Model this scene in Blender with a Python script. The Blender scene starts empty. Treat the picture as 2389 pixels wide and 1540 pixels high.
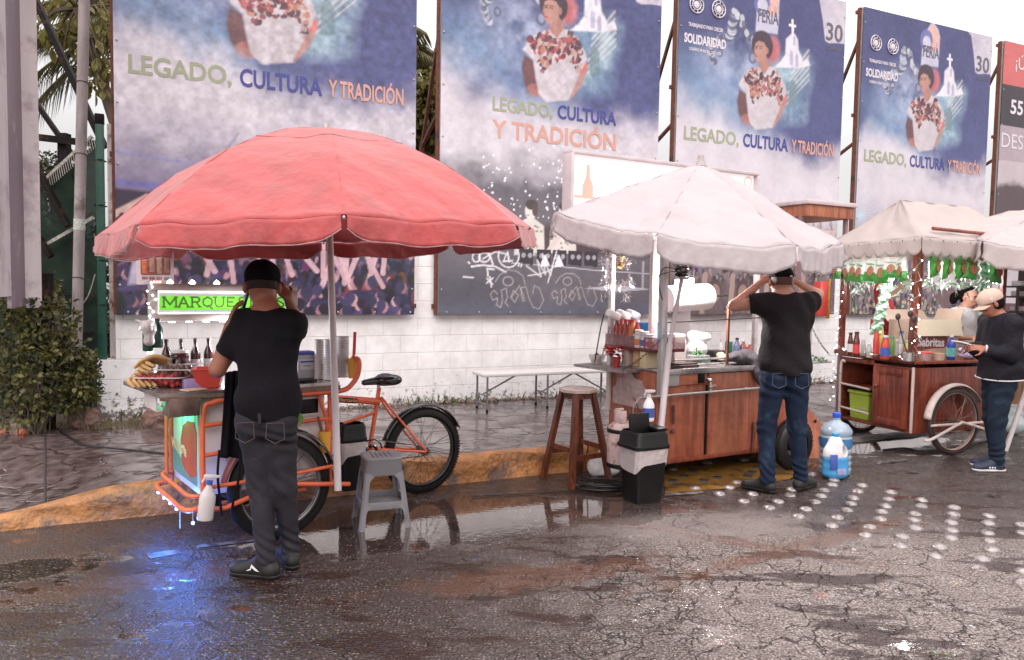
import bpy, bmesh, math, random
import numpy as np
from mathutils import Vector, Matrix
random.seed(7); RS = np.random.RandomState(11)
R = math.radians; PI = math.pi
sc = bpy.context.scene; COL = sc.collection

# ------------------------------------------------------------------ camera
PIT, ROL = R(3.25), 0.016
_R = np.array([1, 0, 0.]); _U = np.array([0, math.sin(PIT), math.cos(PIT)]); _F = np.array([0, math.cos(PIT), -math.sin(PIT)])
_RR = math.cos(ROL)*_R + math.sin(ROL)*_U; _UU = -math.sin(ROL)*_R + math.cos(ROL)*_U
EYE = np.array([0, 0, 1.62])
cd = bpy.data.cameras.new('camera'); cam = bpy.data.objects.new('camera', cd); COL.objects.link(cam)
m = Matrix.Identity(4)
for i in range(3):
    m[i][0] = _RR[i]; m[i][1] = _UU[i]; m[i][2] = -_F[i]; m[i][3] = EYE[i]
cam.matrix_world = m
cd.sensor_width = 36; cd.lens = 36*1760/2388; cd.clip_start = .05; cd.clip_end = 2000
sc.camera = cam

# ------------------------------------------------------------------ world: overcast dusk sky
w = bpy.data.worlds.new('World'); sc.world = w; w.use_nodes = True
nt = w.node_tree; nt.nodes.clear(); N = nt.nodes.new; L = nt.links.new
sky = N('ShaderNodeTexSky'); sky.sky_type = 'NISHITA'; sky.sun_disc = False
sky.sun_elevation = R(32); sky.sun_rotation = R(200); sky.air_density = 1.5; sky.dust_density = 4
hs = N('ShaderNodeHueSaturation'); hs.inputs['Saturation'].default_value = .2; L(sky.outputs[0], hs.inputs['Color'])
b1 = N('ShaderNodeBackground'); b1.inputs[1].default_value = .05; L(hs.outputs[0], b1.inputs[0])
tc = N('ShaderNodeTexCoord'); nz = N('ShaderNodeTexNoise'); nz.inputs['Scale'].default_value = 2.2; nz.inputs['Detail'].default_value = 5
L(tc.outputs['Generated'], nz.inputs['Vector'])
cr = N('ShaderNodeValToRGB'); cr.color_ramp.elements[0].color = (.79, .745, .75, 1); cr.color_ramp.elements[0].position = .3
cr.color_ramp.elements[1].color = (1.0, .968, .97, 1); cr.color_ramp.elements[1].position = .7; L(nz.outputs[0], cr.inputs[0])
b2 = N('ShaderNodeBackground'); b2.inputs[1].default_value = .72; L(cr.outputs[0], b2.inputs[0])
sz = N('ShaderNodeSeparateXYZ'); L(tc.outputs['Generated'], sz.inputs[0]); zr = N('ShaderNodeMapRange'); zr.inputs[1].default_value = .15; zr.inputs[2].default_value = 1.0; zr.inputs[3].default_value = .47; zr.inputs[4].default_value = 2.5; L(sz.outputs[2], zr.inputs[0]); L(zr.outputs[0], b2.inputs[1])
ad = N('ShaderNodeAddShader'); L(b1.outputs[0], ad.inputs[0]); L(b2.outputs[0], ad.inputs[1])
o = N('ShaderNodeOutputWorld'); L(ad.outputs[0], o.inputs[0])
sd = bpy.data.lights.new('sun', 'SUN'); sd.energy = .6; sd.angle = R(25); sd.color = (1, .93, .88)
so = bpy.data.objects.new('sun', sd); COL.objects.link(so)
# sun high, behind and to the left of the camera (weak, veiled by cloud)
so.rotation_euler = (R(50), 0, R(20-0))
sc.view_settings.view_transform = 'Standard'; sc.view_settings.look = 'None'; sc.view_settings.exposure = 0.42
sc.cycles.max_bounces = 7; sc.cycles.transparent_max_bounces = 10; sc.cycles.caustics_reflective = False; sc.cycles.caustics_refractive = False
sc.cycles.sample_clamp_indirect = 4

# ------------------------------------------------------------------ measuring helpers (metres from the survey of the photograph)
def ray(x, y): return _F + (x-1194)/1760*_RR - (y-770)/1760*_UU
def G(x, y, z=0):
    d = ray(x, y); q = EYE + d*(z-EYE[2])/d[2]; return Vector(q)
def DP(x, y, dep):
    d = ray(x, y); return Vector(EYE + d*dep/d[1])
UD = np.array([.9063, .4226, 0]); ND = np.array([-.4226, .9063, 0]); P0 = np.array([.01437, 9.51578, 0])
def W(x, y, off=-.12):
    d = ray(x, y); t = ((P0+ND*off-EYE) @ ND)/(d @ ND); q = EYE+d*t
    return float((q-P0) @ UD), float(q[2])
def WP(s, off, z): return Vector(P0 + UD*s + ND*off + np.array([0, 0, z]))
YAWW = math.atan2(.4226, .9063)

# ------------------------------------------------------------------ materials
def _hsv(c, f): return tuple(max(0, min(1, x*f)) for x in c)
_MC = {}
def pm(name, col=None, rough=.55, metal=0, var=.15, vs=6, bump=0, bs=60, emit=None, es=0, trans=0, ior=1.45, alpha=1, spec=.5, dirt=None, ds=4, dth=.55, sheen=0, coat=0, streak=1, hg=None):
    if name in _MC: return _MC[name]
    M_ = bpy.data.materials.new(name); M_.use_nodes = True; nt = M_.node_tree; N = nt.nodes.new; L = nt.links.new
    b = nt.nodes['Principled BSDF']; tc = N('ShaderNodeTexCoord')
    mp = N('ShaderNodeMapping'); mp.inputs['Scale'].default_value = (1, 1, 1/streak); L(tc.outputs['Object'], mp.inputs[0])
    n1 = N('ShaderNodeTexNoise'); n1.inputs['Scale'].default_value = vs; n1.inputs['Detail'].default_value = 6; L(mp.outputs[0], n1.inputs['Vector'])
    r1 = N('ShaderNodeValToRGB'); r1.color_ramp.elements[0].position = .25; r1.color_ramp.elements[1].position = .75
    r1.color_ramp.elements[0].color = (*_hsv(col, 1-var), 1); r1.color_ramp.elements[1].color = (*_hsv(col, 1+var), 1); L(n1.outputs[0], r1.inputs[0])
    out = r1.outputs[0]
    if dirt:
        n2 = N('ShaderNodeTexNoise'); n2.inputs['Scale'].default_value = ds; n2.inputs['Detail'].default_value = 10; n2.inputs['Roughness'].default_value = .65; L(tc.outputs['Object'], n2.inputs['Vector'])
        r2 = N('ShaderNodeMapRange'); r2.inputs[1].default_value = dth; r2.inputs[2].default_value = dth+.12; L(n2.outputs[0], r2.inputs[0])
        mx = N('ShaderNodeMixRGB'); mx.inputs[2].default_value = (*dirt, 1); L(r2.outputs[0], mx.inputs[0]); L(out, mx.inputs[1]); out = mx.outputs[0]
    L(out, b.inputs['Base Color'])
    mr = N('ShaderNodeMapRange'); mr.inputs[3].default_value = max(.02, rough-.12*min(1, rough*2)); mr.inputs[4].default_value = min(1, rough+.12); L(n1.outputs[0], mr.inputs[0]); L(mr.outputs[0], b.inputs['Roughness'])
    b.inputs['Metallic'].default_value = metal; b.inputs['IOR'].default_value = ior; b.inputs['Alpha'].default_value = alpha
    b.inputs['Specular IOR Level'].default_value = spec; b.inputs['Transmission Weight'].default_value = trans
    if sheen: b.inputs['Sheen Weight'].default_value = sheen
    if coat: b.inputs['Coat Weight'].default_value = coat; b.inputs['Coat Roughness'].default_value = .1
    if emit: b.inputs['Emission Color'].default_value = (*emit, 1); b.inputs['Emission Strength'].default_value = es
    if bump:
        n3 = N('ShaderNodeTexNoise'); n3.inputs['Scale'].default_value = bs; n3.inputs['Detail'].default_value = 4; L(mp.outputs[0], n3.inputs['Vector'])
        bp = N('ShaderNodeBump'); bp.inputs['Strength'].default_value = bump; bp.inputs['Distance'].default_value = .02; L(n3.outputs[0], bp.inputs['Height']); L(bp.outputs[0], b.inputs['Normal'])
    _MC[name] = M_; return M_

# ------------------------------------------------------------------ mesh builder
class MB:
    def __init__(s, M=None): s.v = []; s.f = []; s.M = M or Matrix.Identity(4)
    def add(s, vs, fs):
        n = len(s.v); s.v += [tuple(s.M @ Vector(p)) for p in vs]; s.f += [tuple(i+n for i in f) for f in fs]; return s
    def box(s, c, d, b=0, rz=0, rx=0, ry=0):
        bm = bmesh.new(); bmesh.ops.create_cube(bm, size=1)
        bmesh.ops.scale(bm, vec=d, verts=bm.verts)
        if b: bmesh.ops.bevel(bm, geom=bm.edges[:], offset=min(b, min(d)*.45), segments=2, affect='EDGES', profile=.5)
        X = Matrix.Translation(c) @ Matrix.Rotation(rz, 4, 'Z') @ Matrix.Rotation(ry, 4, 'Y') @ Matrix.Rotation(rx, 4, 'X')
        bm.verts.index_update(); vs = [X @ v.co for v in bm.verts]; fs = [[v.index for v in f.verts] for f in bm.faces]; bm.free()
        return s.add(vs, fs)
    def bar(s, a, b, w, h, up=(0, 0, 1)):
        a = Vector(a); b = Vector(b); d = (b-a).normalized(); up = Vector(up)
        if abs(d.dot(up)) > .95: up = Vector((0, 1, 0))
        x = d.cross(up).normalized(); y = x.cross(d)
        vs = [p + x*sx*w/2 + y*sy*h/2 for p in (a, b) for sx, sy in ((-1, -1), (1, -1), (1, 1), (-1, 1))]
        return s.add(vs, [(3, 2, 1, 0), (4, 5, 6, 7), (0, 1, 5, 4), (1, 2, 6, 5), (2, 3, 7, 6), (3, 0, 4, 7)])
    def tube(s, pts, r, n=10, cap=True, closed=False):
        pts = [Vector(p) for p in pts]; rs = r if isinstance(r, (list, tuple)) else [r]*len(pts)
        vs = []; fs = []; K = len(pts); prev = None
        for i, p in enumerate(pts):
            if closed: d = (pts[(i+1) % K]-pts[i-1]).normalized()
            else: d = (pts[min(i+1, K-1)]-pts[max(i-1, 0)]).normalized()
            if prev is None:
                u = d.cross(Vector((0, 0, 1)));
                if u.length < .1: u = d.cross(Vector((1, 0, 0)))
            else: u = prev - d*prev.dot(d)
            u.normalize(); prev = u; w_ = d.cross(u)
            vs += [p + (u*math.cos(2*PI*k/n) + w_*math.sin(2*PI*k/n))*rs[i] for k in range(n)]
        E_ = K if closed else K-1
        for i in range(E_):
            j = (i+1) % K
            for k in range(n): fs.append((i*n+k, i*n+(k+1) % n, j*n+(k+1) % n, j*n+k))
        if cap and not closed: fs += [tuple(range(n))[::-1], tuple((K-1)*n+k for k in range(n))]
        return s.add(vs, fs)
    def curve(s, ctl, r, n=8, seg=8):
        ctl = [Vector(c) for c in ctl]; P = [ctl[0]] + ctl + [ctl[-1]]; out = []
        for i in range(1, len(P)-2):
            for k in range(seg):
                t = k/seg; a, b, c, d = P[i-1], P[i], P[i+1], P[i+2]
                out.append(.5*((2*b)+(c-a)*t+(2*a-5*b+4*c-d)*t*t+(3*b-a-3*c+d)*t**3))
        out.append(ctl[-1]); return s.tube(out, r, n)
    def lathe(s, prof, c=(0, 0, 0), n=20, sx=1, sy=1, axis=None):
        c = Vector(c); vs = []; fs = []; K = len(prof); X = Matrix.Identity(3)
        if axis: X = Vector((0, 0, 1)).rotation_difference(Vector(axis)).to_matrix()
        for r_, z in prof:
            for k in range(n): vs.append(c + X @ Vector((r_*sx*math.cos(2*PI*k/n), r_*sy*math.sin(2*PI*k/n), z)))
        for i in range(K-1):
            for k in range(n): fs.append((i*n+k, i*n+(k+1) % n, (i+1)*n+(k+1) % n, (i+1)*n+k))
        if prof[0][0] > 1e-4: fs.append(tuple(range(n))[::-1])
        if prof[-1][0] > 1e-4: fs.append(tuple((K-1)*n+k for k in range(n)))
        return s.add(vs, fs)
    def sph(s, c, r, n=10, sx=1, sy=1, sz=1):
        return s.lathe([(max(r*math.sin(PI*i/n), 1e-5), -r*sz*math.cos(PI*i/n)) for i in range(n+1)], c, n+4, sx, sy)
    def prism(s, poly, c0, ex, ey, en, t):     # polygon in plane (ex,ey), thickness t along en
        ex, ey, en, c0 = map(Vector, (ex, ey, en, c0)); K = len(poly)
        vs = [c0+ex*a+ey*b for a, b in poly] + [c0+ex*a+ey*b+en*t for a, b in poly]
        return s.add(vs, [tuple(range(K))[::-1], tuple(range(K, 2*K))] + [(i, (i+1) % K, (i+1) % K+K, i+K) for i in range(K)])
    def grid(s, P, nu, nv, wrap=False):        # P: function (i,j)->point
        vs = [P(i, j) for j in range(nv) for i in range(nu)]
        fs = [(j*nu+i, j*nu+(i+1) % nu, (j+1)*nu+(i+1) % nu, (j+1)*nu+i) for j in range(nv-1) for i in range(nu if wrap else nu-1)]
        return s.add(vs, fs)
    def torus(s, c, Rr, r, ax, n=40, m_=8, sy=1):
        ax = Vector(ax).normalized(); u = ax.orthogonal().normalized(); v_ = ax.cross(u)
        return s.tube([Vector(c)+(u*math.cos(2*PI*k/n)+v_*math.sin(2*PI*k/n)*sy)*Rr for k in range(n)], r, m_, closed=True)
    def ob(s, name, mat, parent=None, smooth=True, ang=40):
        me = bpy.data.meshes.new(name); me.from_pydata(s.v, [], s.f); me.materials.append(mat)
        if smooth:
            me.polygons.foreach_set('use_smooth', [True]*len(me.polygons)); me.set_sharp_from_angle(angle=R(ang))
        me.update(); o = bpy.data.objects.new(name, me); COL.objects.link(o)
        if parent: o.parent = parent
        return o
def tag(o, label=None, cat=None, group=None, kind=None):
    if label: o['label'] = label
    if cat: o['category'] = cat
    if group: o['group'] = group
    if kind: o['kind'] = kind
    return o
def T(name, label, cat, loc=(0, 0, 0), rz=0, group=None):
    o = bpy.data.objects.new(name, None); COL.objects.link(o); o.location = loc; o.rotation_euler = (0, 0, rz); o.empty_display_size = .1
    return tag(o, label, cat, group)
def dup(root, loc, rz=0, label=None, group=None, sc_=None):
    def cp(o, par):
        c = o.copy(); COL.objects.link(c); c.parent = par
        for k in KIDS.get(o.name, []): cp(k, c)
        return c
    KIDS = {}
    def idx(o):
        ch = [x for x in COL.objects if x.parent == o]; KIDS[o.name] = ch
        for x in ch: idx(x)
    idx(root); r = cp(root, None); r.location = loc; r.rotation_euler = (0, 0, rz)
    if sc_: r.scale = sc_
    if label: r['label'] = label
    if group: r['group'] = group
    return r
def text(s, name, size, mat, parent=None, M=None, ext=.0004, bold=0, align='CENTER', width=None, shear=0):
    cu = bpy.data.curves.new(name, 'FONT'); cu.body = s; cu.size = size; cu.extrude = ext; cu.offset = bold; cu.align_x = align; cu.shear = shear; cu.resolution_u = 3
    to = bpy.data.objects.new('tmp', cu); COL.objects.link(to); bpy.context.view_layer.update()
    me = bpy.data.meshes.new_from_object(to.evaluated_get(bpy.context.evaluated_depsgraph_get())); bpy.data.objects.remove(to)
    xs = [v.co.x for v in me.vertices]
    if width and xs:
        k = width/(max(xs)-min(xs)); x0 = min(xs) if align == 'LEFT' else 0
        for v in me.vertices: v.co.x = (v.co.x - x0)*k
    if M: me.transform(M)
    me.name = name; me.materials.clear(); me.materials.append(mat); o = bpy.data.objects.new(name, me); COL.objects.link(o)
    if parent: o.parent = parent
    return o
def frame(o, x, y):   # matrix with local x along x, local y along y, z = normal, origin o
    x = Vector(x).normalized(); y = Vector(y).normalized(); z = x.cross(y); M_ = Matrix.Identity(4)
    for i in range(3): M_[i][0] = x[i]; M_[i][1] = y[i]; M_[i][2] = z[i]; M_[i][3] = o[i]
    return M_

# ------------------------------------------------------------------ implicit surfaces (bodies, cloth, rocks): one continuous skin
def vnoise(P, f, seed=0):
    r_ = np.random.RandomState(seed); o = np.zeros(P.shape[:-1])
    for k in range(5):
        d = r_.normal(size=3); d /= np.linalg.norm(d); ff = f*(.7+.5*k*.5)
        e = r_.normal(size=3); o += np.sin((P@d)*ff + 1.5*np.sin((P@e)*ff*.4 + k) + r_.rand()*6)/(1+.4*k)
    return o/2.6
def smin(a, b, k):
    h = np.maximum(k-np.abs(a-b), 0)/k; return np.minimum(a, b)-h*h*k*.25
def prim_d(P, q):
    if q[0] == 'c':
        _, a, b, ra, rb, k = q; a = np.array(a, float); b = np.array(b, float); d = b-a; t = np.clip(((P-a)@d)/max(d@d, 1e-9), 0, 1)
        return np.linalg.norm(P-a-t[..., None]*d, axis=-1)-(ra+(rb-ra)*t)
    _, c, r_, k = q[:4]; X = P-np.array(c, float)
    if len(q) > 4: X = X @ np.array(q[4], float)
    r_ = np.array(r_, float); k0 = np.linalg.norm(X/r_, axis=-1); k1 = np.linalg.norm(X/r_**2, axis=-1)+1e-9
    return k0*(k0-1)/k1
def sdf(prims, h, mod=None, inflate=0):
    lo = np.full(3, 1e9); hi = -lo
    for q in prims:
        pts = [q[1], q[2]] if q[0] == 'c' else [q[1]]; rr = max(q[3], q[4]) if q[0] == 'c' else max(q[2])
        for p_ in pts: lo = np.minimum(lo, np.array(p_, float)-rr); hi = np.maximum(hi, np.array(p_, float)+rr)
    pad = inflate+.03; lo -= pad; hi += pad; n = np.ceil((hi-lo)/h).astype(int)+1
    D = np.full(n, .2, np.float64); ax = [lo[i]+h*np.arange(n[i]) for i in range(3)]
    for q in prims:
        pts = [q[1], q[2]] if q[0] == 'c' else [q[1]]; rr = max(q[3], q[4]) if q[0] == 'c' else max(q[2]); k = q[5] if q[0] == 'c' else q[3]
        a = np.min(np.array(pts, float), 0)-rr-.05-inflate; b = np.max(np.array(pts, float), 0)+rr+.05+inflate
        i0 = np.clip(((a-lo)/h).astype(int), 0, n-1); i1 = np.clip(((b-lo)/h).astype(int)+2, 1, n)
        P = np.stack(np.meshgrid(*[ax[i][i0[i]:i1[i]] for i in range(3)], indexing='ij'), -1); sl = tuple(slice(i0[i], i1[i]) for i in range(3))
        D[sl] = smin(D[sl], prim_d(P, q), k)
    D -= inflate
    if mod is not None:
        P = np.stack(np.meshgrid(*ax, indexing='ij'), -1); D = mod(D, P)
    D[0], D[-1], D[:, 0], D[:, -1], D[:, :, 0], D[:, :, -1] = (.1,)*6
    S = D < 0; c = [(i, j, k) for i in (0, 1) for j in (0, 1) for k in (0, 1)]; m_ = n-1
    sub = lambda A, o_: A[o_[0]:o_[0]+m_[0], o_[1]:o_[1]+m_[1], o_[2]:o_[2]+m_[2]]
    cnt = np.zeros(m_, np.int8); acc = np.zeros((*m_, 3), np.float32)
    for a in c:
        for x in range(3):
            if a[x]: continue
            b = list(a); b[x] = 1; sa, sb = sub(S, a), sub(S, b); e = sa != sb; I = np.nonzero(e); da, db = sub(D, a)[I], sub(D, b)[I]; t = da/(da-db)
            v_ = np.tile(np.array(a, float), (len(t), 1)); v_[:, x] = t; acc[I] += v_; cnt[I] += 1
    act = cnt > 0; idx = -np.ones(m_, int); idx[act] = np.arange(act.sum()); I = np.argwhere(act); V = lo+h*(I+acc[act]/cnt[act][:, None])
    F_ = []
    for x in range(3):
        y, z = (x+1) % 3, (x+2) % 3; o0 = [0, 0, 0]; o1 = [0, 0, 0]; o1[x] = 1
        sa = S[tuple(slice(0, n[i]-(1 if i == x else 0)) for i in range(3))]; sb = S[tuple(slice(o1[i], n[i]) for i in range(3))]
        E_ = np.argwhere(sa != sb); fl = sa[tuple(E_.T)]
        q = [];
        for dy, dz in ((-1, -1), (0, -1), (0, 0), (-1, 0)):
            e = E_.copy(); e[:, y] += dy; e[:, z] += dz; q.append(idx[tuple(e.T)])
        q = np.stack(q, -1); q[~fl] = q[~fl][:, ::-1]; F_.append(q)
    return V, np.concatenate(F_)
def blob(name, prims, mat, parent=None, h=.008, mod=None, inflate=0, relax=1):
    V, F_ = sdf(prims, h, mod, inflate)
    for _ in range(relax):
        A = np.zeros_like(V); c = np.zeros(len(V))
        for a, b in ((0, 1), (1, 2), (2, 3), (3, 0)):
            np.add.at(A, F_[:, a], V[F_[:, b]]); np.add.at(A, F_[:, b], V[F_[:, a]]); np.add.at(c, F_[:, a], 1); np.add.at(c, F_[:, b], 1)
        V = V*.5+.5*A/c[:, None]
    me = bpy.data.meshes.new(name); me.from_pydata(V.tolist(), [], F_.tolist()); me.materials.append(mat)
    me.polygons.foreach_set('use_smooth', [True]*len(me.polygons)); me.update()
    o = bpy.data.objects.new(name, me); COL.objects.link(o)
    if parent: o.parent = parent
    return o
def point_light(loc, e, col=(1, 1, 1), r=.05):
    l = bpy.data.lights.new('lamp', 'POINT'); l.energy = e; l.color = col; l.shadow_soft_size = r
    o = bpy.data.objects.new('lamp', l); COL.objects.link(o); o.location = loc; return o
# ================================================================== road, pavement, kerb
KD = Vector((.903, .43, 0)).normalized(); KN = Vector((.43, -.903, 0)).normalized(); K0 = Vector((-.49, 6.10, 0))
def road_mat():
    M_ = bpy.data.materials.new('wet_asphalt'); M_.use_nodes = True; nt = M_.node_tree; N = nt.nodes.new; L = nt.links.new; b = nt.nodes['Principled BSDF']
    tc = N('ShaderNodeTexCoord'); P = tc.outputs['Object']
    def noise(s, d=5, rgh=.55, src=P, sc=(1, 1, 1), loc=(0, 0, 0)):
        mp = N('ShaderNodeMapping'); mp.inputs['Scale'].default_value = sc; mp.inputs['Location'].default_value = loc; mp.inputs['Rotation'].default_value = (0, 0, -R(25)); L(src, mp.inputs[0])
        n = N('ShaderNodeTexNoise'); n.inputs['Scale'].default_value = s; n.inputs['Detail'].default_value = d; n.inputs['Roughness'].default_value = rgh; L(mp.outputs[0], n.inputs['Vector']); return n.outputs[0]
    def rng(x, a, b_, c=0, d=1):
        m = N('ShaderNodeMapRange'); m.interpolation_type = 'SMOOTHSTEP'
        for i, v in enumerate((a, b_, c, d)): m.inputs[i+1].default_value = v
        L(x, m.inputs[0]); return m.outputs[0]
    def mth(op, x, y=None):
        m = N('ShaderNodeMath'); m.operation = op
        for i, v in enumerate((x, y)):
            if v is None: continue
            if isinstance(v, (int, float)): m.inputs[i].default_value = v
            else: L(v, m.inputs[i])
        return m.outputs[0]
    def mix(f, a, c):
        m = N('ShaderNodeMixRGB')
        for i, v in enumerate((f, a, c)):
            if isinstance(v, tuple): m.inputs[i].default_value = (*v, 1)
            elif isinstance(v, float): m.inputs[i].default_value = v
            else: L(v, m.inputs[i])
        return m.outputs[0]
    def dist(c, rx, ry, ang, nz, amp):      # soft elliptical distance with a ragged edge
        mp = N('ShaderNodeMapping'); mp.vector_type = 'TEXTURE'; mp.inputs['Location'].default_value = (*c, 0); mp.inputs['Rotation'].default_value = (0, 0, R(ang)); mp.inputs['Scale'].default_value = (rx, ry, 1); L(P, mp.inputs[0])
        ln = N('ShaderNodeVectorMath'); ln.operation = 'LENGTH'; L(mp.outputs[0], ln.inputs[0]); return mth('ADD', ln.outputs['Value'], mth('MULTIPLY', mth('SUBTRACT', nz, .5), amp))
    nb = noise(1.7, 4); nm = noise(5, 6, .6); nf = noise(80, 4, .75)
    vf = N('ShaderNodeTexVoronoi'); vf.inputs['Scale'].default_value = 52; L(P, vf.inputs['Vector'])
    ag = rng(vf.outputs['Distance'], .0, .55)
    sep = N('ShaderNodeSeparateXYZ'); L(P, sep.inputs[0]); sc2 = N('ShaderNodeSeparateColor'); L(vf.outputs['Color'], sc2.inputs[0])
    rmask = mth('MULTIPLY', rng(mth('ADD', sep.outputs[0], mth('MULTIPLY', nm, 1.6)), .5, 2.3), rng(mth('ADD', sep.outputs[1], mth('MULTIPLY', nb, 1.2)), 6.3, 5.2))
    base = mix(rng(nf, .35, .7), mix(rmask, (.006, .0038, .0034), (.034, .025, .022)), mix(rmask, (.12, .082, .072), (.42, .34, .31)))  # paler to the right: sky reflection put into the colour of dry plates
    chip_glint = mth('MULTIPLY', rng(vf.outputs['Distance'], .28, .40, 1, 0), rng(sc2.outputs[0], .60, .66)); base = mix(mth('MULTIPLY', chip_glint, .9), base, mix(rmask, (.21, .165, .155), (.50, .44, .42)))  # aggregate chips; bright glints are put into their pale colour
    # cracks of worn asphalt, ground to the right
    wp = N('ShaderNodeMixRGB'); wp.blend_type = 'ADD'; wp.inputs[0].default_value = .35; L(P, wp.inputs[1]); nn = N('ShaderNodeTexNoise'); nn.inputs['Scale'].default_value = 5; nn.inputs['Detail'].default_value = 3; L(P, nn.inputs['Vector']); L(nn.outputs['Color'], wp.inputs[2])
    def crk(s, w):
        v = N('ShaderNodeTexVoronoi'); v.feature = 'DISTANCE_TO_EDGE'; v.inputs['Scale'].default_value = s; L(wp.outputs[0], v.inputs['Vector']); return rng(v.outputs['Distance'], 0, w, 1, 0)
    cmask = mth('MULTIPLY', rng(mth('ADD', sep.outputs[0], mth('MULTIPLY', nb, 1.5)), .6, 1.3), rng(mth('ADD', sep.outputs[1], mth('MULTIPLY', nb, 1.2)), 5.6, 5.0))
    far = rng(nb, .5, .6)
    ck = mth('MAXIMUM', mth('MULTIPLY', mth('MAXIMUM', mth('MULTIPLY', crk(3.2, .022), 1.0), mth('MULTIPLY', crk(8.0, .045), rng(noise(1.1, 2, loc=(7, 2, 0)), .47, .56))), mth('MULTIPLY', cmask, rng(nm, .38, .56))), mth('MULTIPLY', mth('MULTIPLY', crk(2.3, .02), far), .7))
    base = mix(mth('MULTIPLY', ck, .85), base, (.014, .007, .006))
    # reddish mud and worn yellow lines
    pd = noise(2.3, 6, .6, sc=(.55, 1.6, 1), loc=(3, 1, 0))
    mud = rng(pd, .545, .60)
    e1 = rng(dist((.15, 4.15), .95, .2, 20, nm, 1.9), .55, 1.05, 1, 0); e2 = rng(dist((1.9, 4.75), 1.7, .10, 33, nm, 1.7), .45, 1.2, 1, 0); e4 = rng(dist((-2.2, 3.9), 1.2, .16, 25, nm, 1.5), .5, 1.1, 1, 0)
    e3 = rng(dist((1.3, 4.9), 1.1, .09, -28, nm, 1.6), .45, 1.2, 1, 0); gut = rng(dist((-1.6, 5.2), 3.2, .42, 25.5, nm, 1.0), .6, 1.1, 1, 0)
    base = mix(mth('MULTIPLY', mud, .8), base, (.026, .0095, .0065)); base = mix(mth('MULTIPLY', mth('MAXIMUM', mth('MAXIMUM', e2, mth('MULTIPLY', e4, .6)), mth('MAXIMUM', e1, e3)), .5), base, (.14, .052, .026))
    base = mix(mth('MULTIPLY', gut, .6), base, (.05, .028, .022))
    # dry pale spots
    dry = rng(dist((1.35, 5.15), .95, .34, 10, nm, 1.3), .55, 1.15, 1, 0); base = mix(mth('MULTIPLY', dry, .6), base, (.23, .19, .18))
    L(base, b.inputs['Base Color'])
    # water
    pud = rng(dist((-.45, 5.12), 1.5, .62, 25, nm, .9), .82, .95, 1, 0)
    pu2 = rng(dist((.75, 5.45), .75, .42, 20, nm, 1.2), .7, .9, 1, 0); pu4 = rng(dist((3.7, 8.0), 1.6, .5, 24, nm, 1.2), .7, .9, 1, 0); pu5 = rng(dist((-2.75, 4.1), .7, .22, 28, nm, 1.3), .6, .9, 1, 0)
    sm = rng(noise(3.4, 6, .65, sc=(.7, 1.5, 1)), .575, .62)
    wet = mth('MAXIMUM', mth('MAXIMUM', mth('MAXIMUM', pud, pu2), mth('MAXIMUM', pu4, pu5)), mth('MULTIPLY', sm, mth('SUBTRACT', 1, dry)))
    rr = mth('MULTIPLY', mth('ADD', mth('MULTIPLY', rng(nm, .4, .6), .2), mth('ADD', mth('MULTIPLY', dry, .2), .19)), rng(mud, 0, 1, 1, .55))
    ro = N('ShaderNodeMixRGB'); L(wet, ro.inputs[0]); L(rr, ro.inputs[1]); ro.inputs[2].default_value = (.03, .03, .03, 1); L(ro.outputs[0], b.inputs['Roughness'])
    io = N('ShaderNodeMapRange'); io.inputs[3].default_value = 1.48; io.inputs[4].default_value = 2.7; L(wet, io.inputs[0]); L(io.outputs[0], b.inputs['IOR'])
    hgt = mth('ADD', mth('MULTIPLY', nf, .35), mth('ADD', mth('MULTIPLY', ag, -.5), mth('MULTIPLY', ck, -1.1)))
    dt = N('ShaderNodeVectorMath'); dt.operation = 'DOT_PRODUCT'; L(P, dt.inputs[0]); dt.inputs[1].default_value = (KN.x*.034, KN.y*.034, 0); sl = N('ShaderNodeBump'); sl.inputs['Distance'].default_value = 1; sl.inputs['Strength'].default_value = 1; L(dt.outputs['Value'], sl.inputs['Height'])   # cross fall of the road towards the gutter
    bp = N('ShaderNodeBump'); bp.inputs['Distance'].default_value = .018; L(hgt, bp.inputs['Height']); L(sl.outputs[0], bp.inputs['Normal']); L(mth('MULTIPLY', mth('SUBTRACT', 1, wet), 1.0), bp.inputs['Strength'])
    bq = N('ShaderNodeBump'); bq.inputs['Distance'].default_value = .02; bq.inputs['Strength'].default_value = .03; L(noise(22, 2), bq.inputs['Height']); L(bp.outputs[0], bq.inputs['Normal']); L(bq.outputs[0], b.inputs['Normal'])
    return M_
ROAD = road_mat()
g = MB(); g.add([(-60, -40, 0), (90, -40, 0), (90, 90, 0), (-60, 90, 0)], [(0, 1, 2, 3)]); tag(g.ob('road', ROAD, smooth=False), kind='structure')

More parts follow.
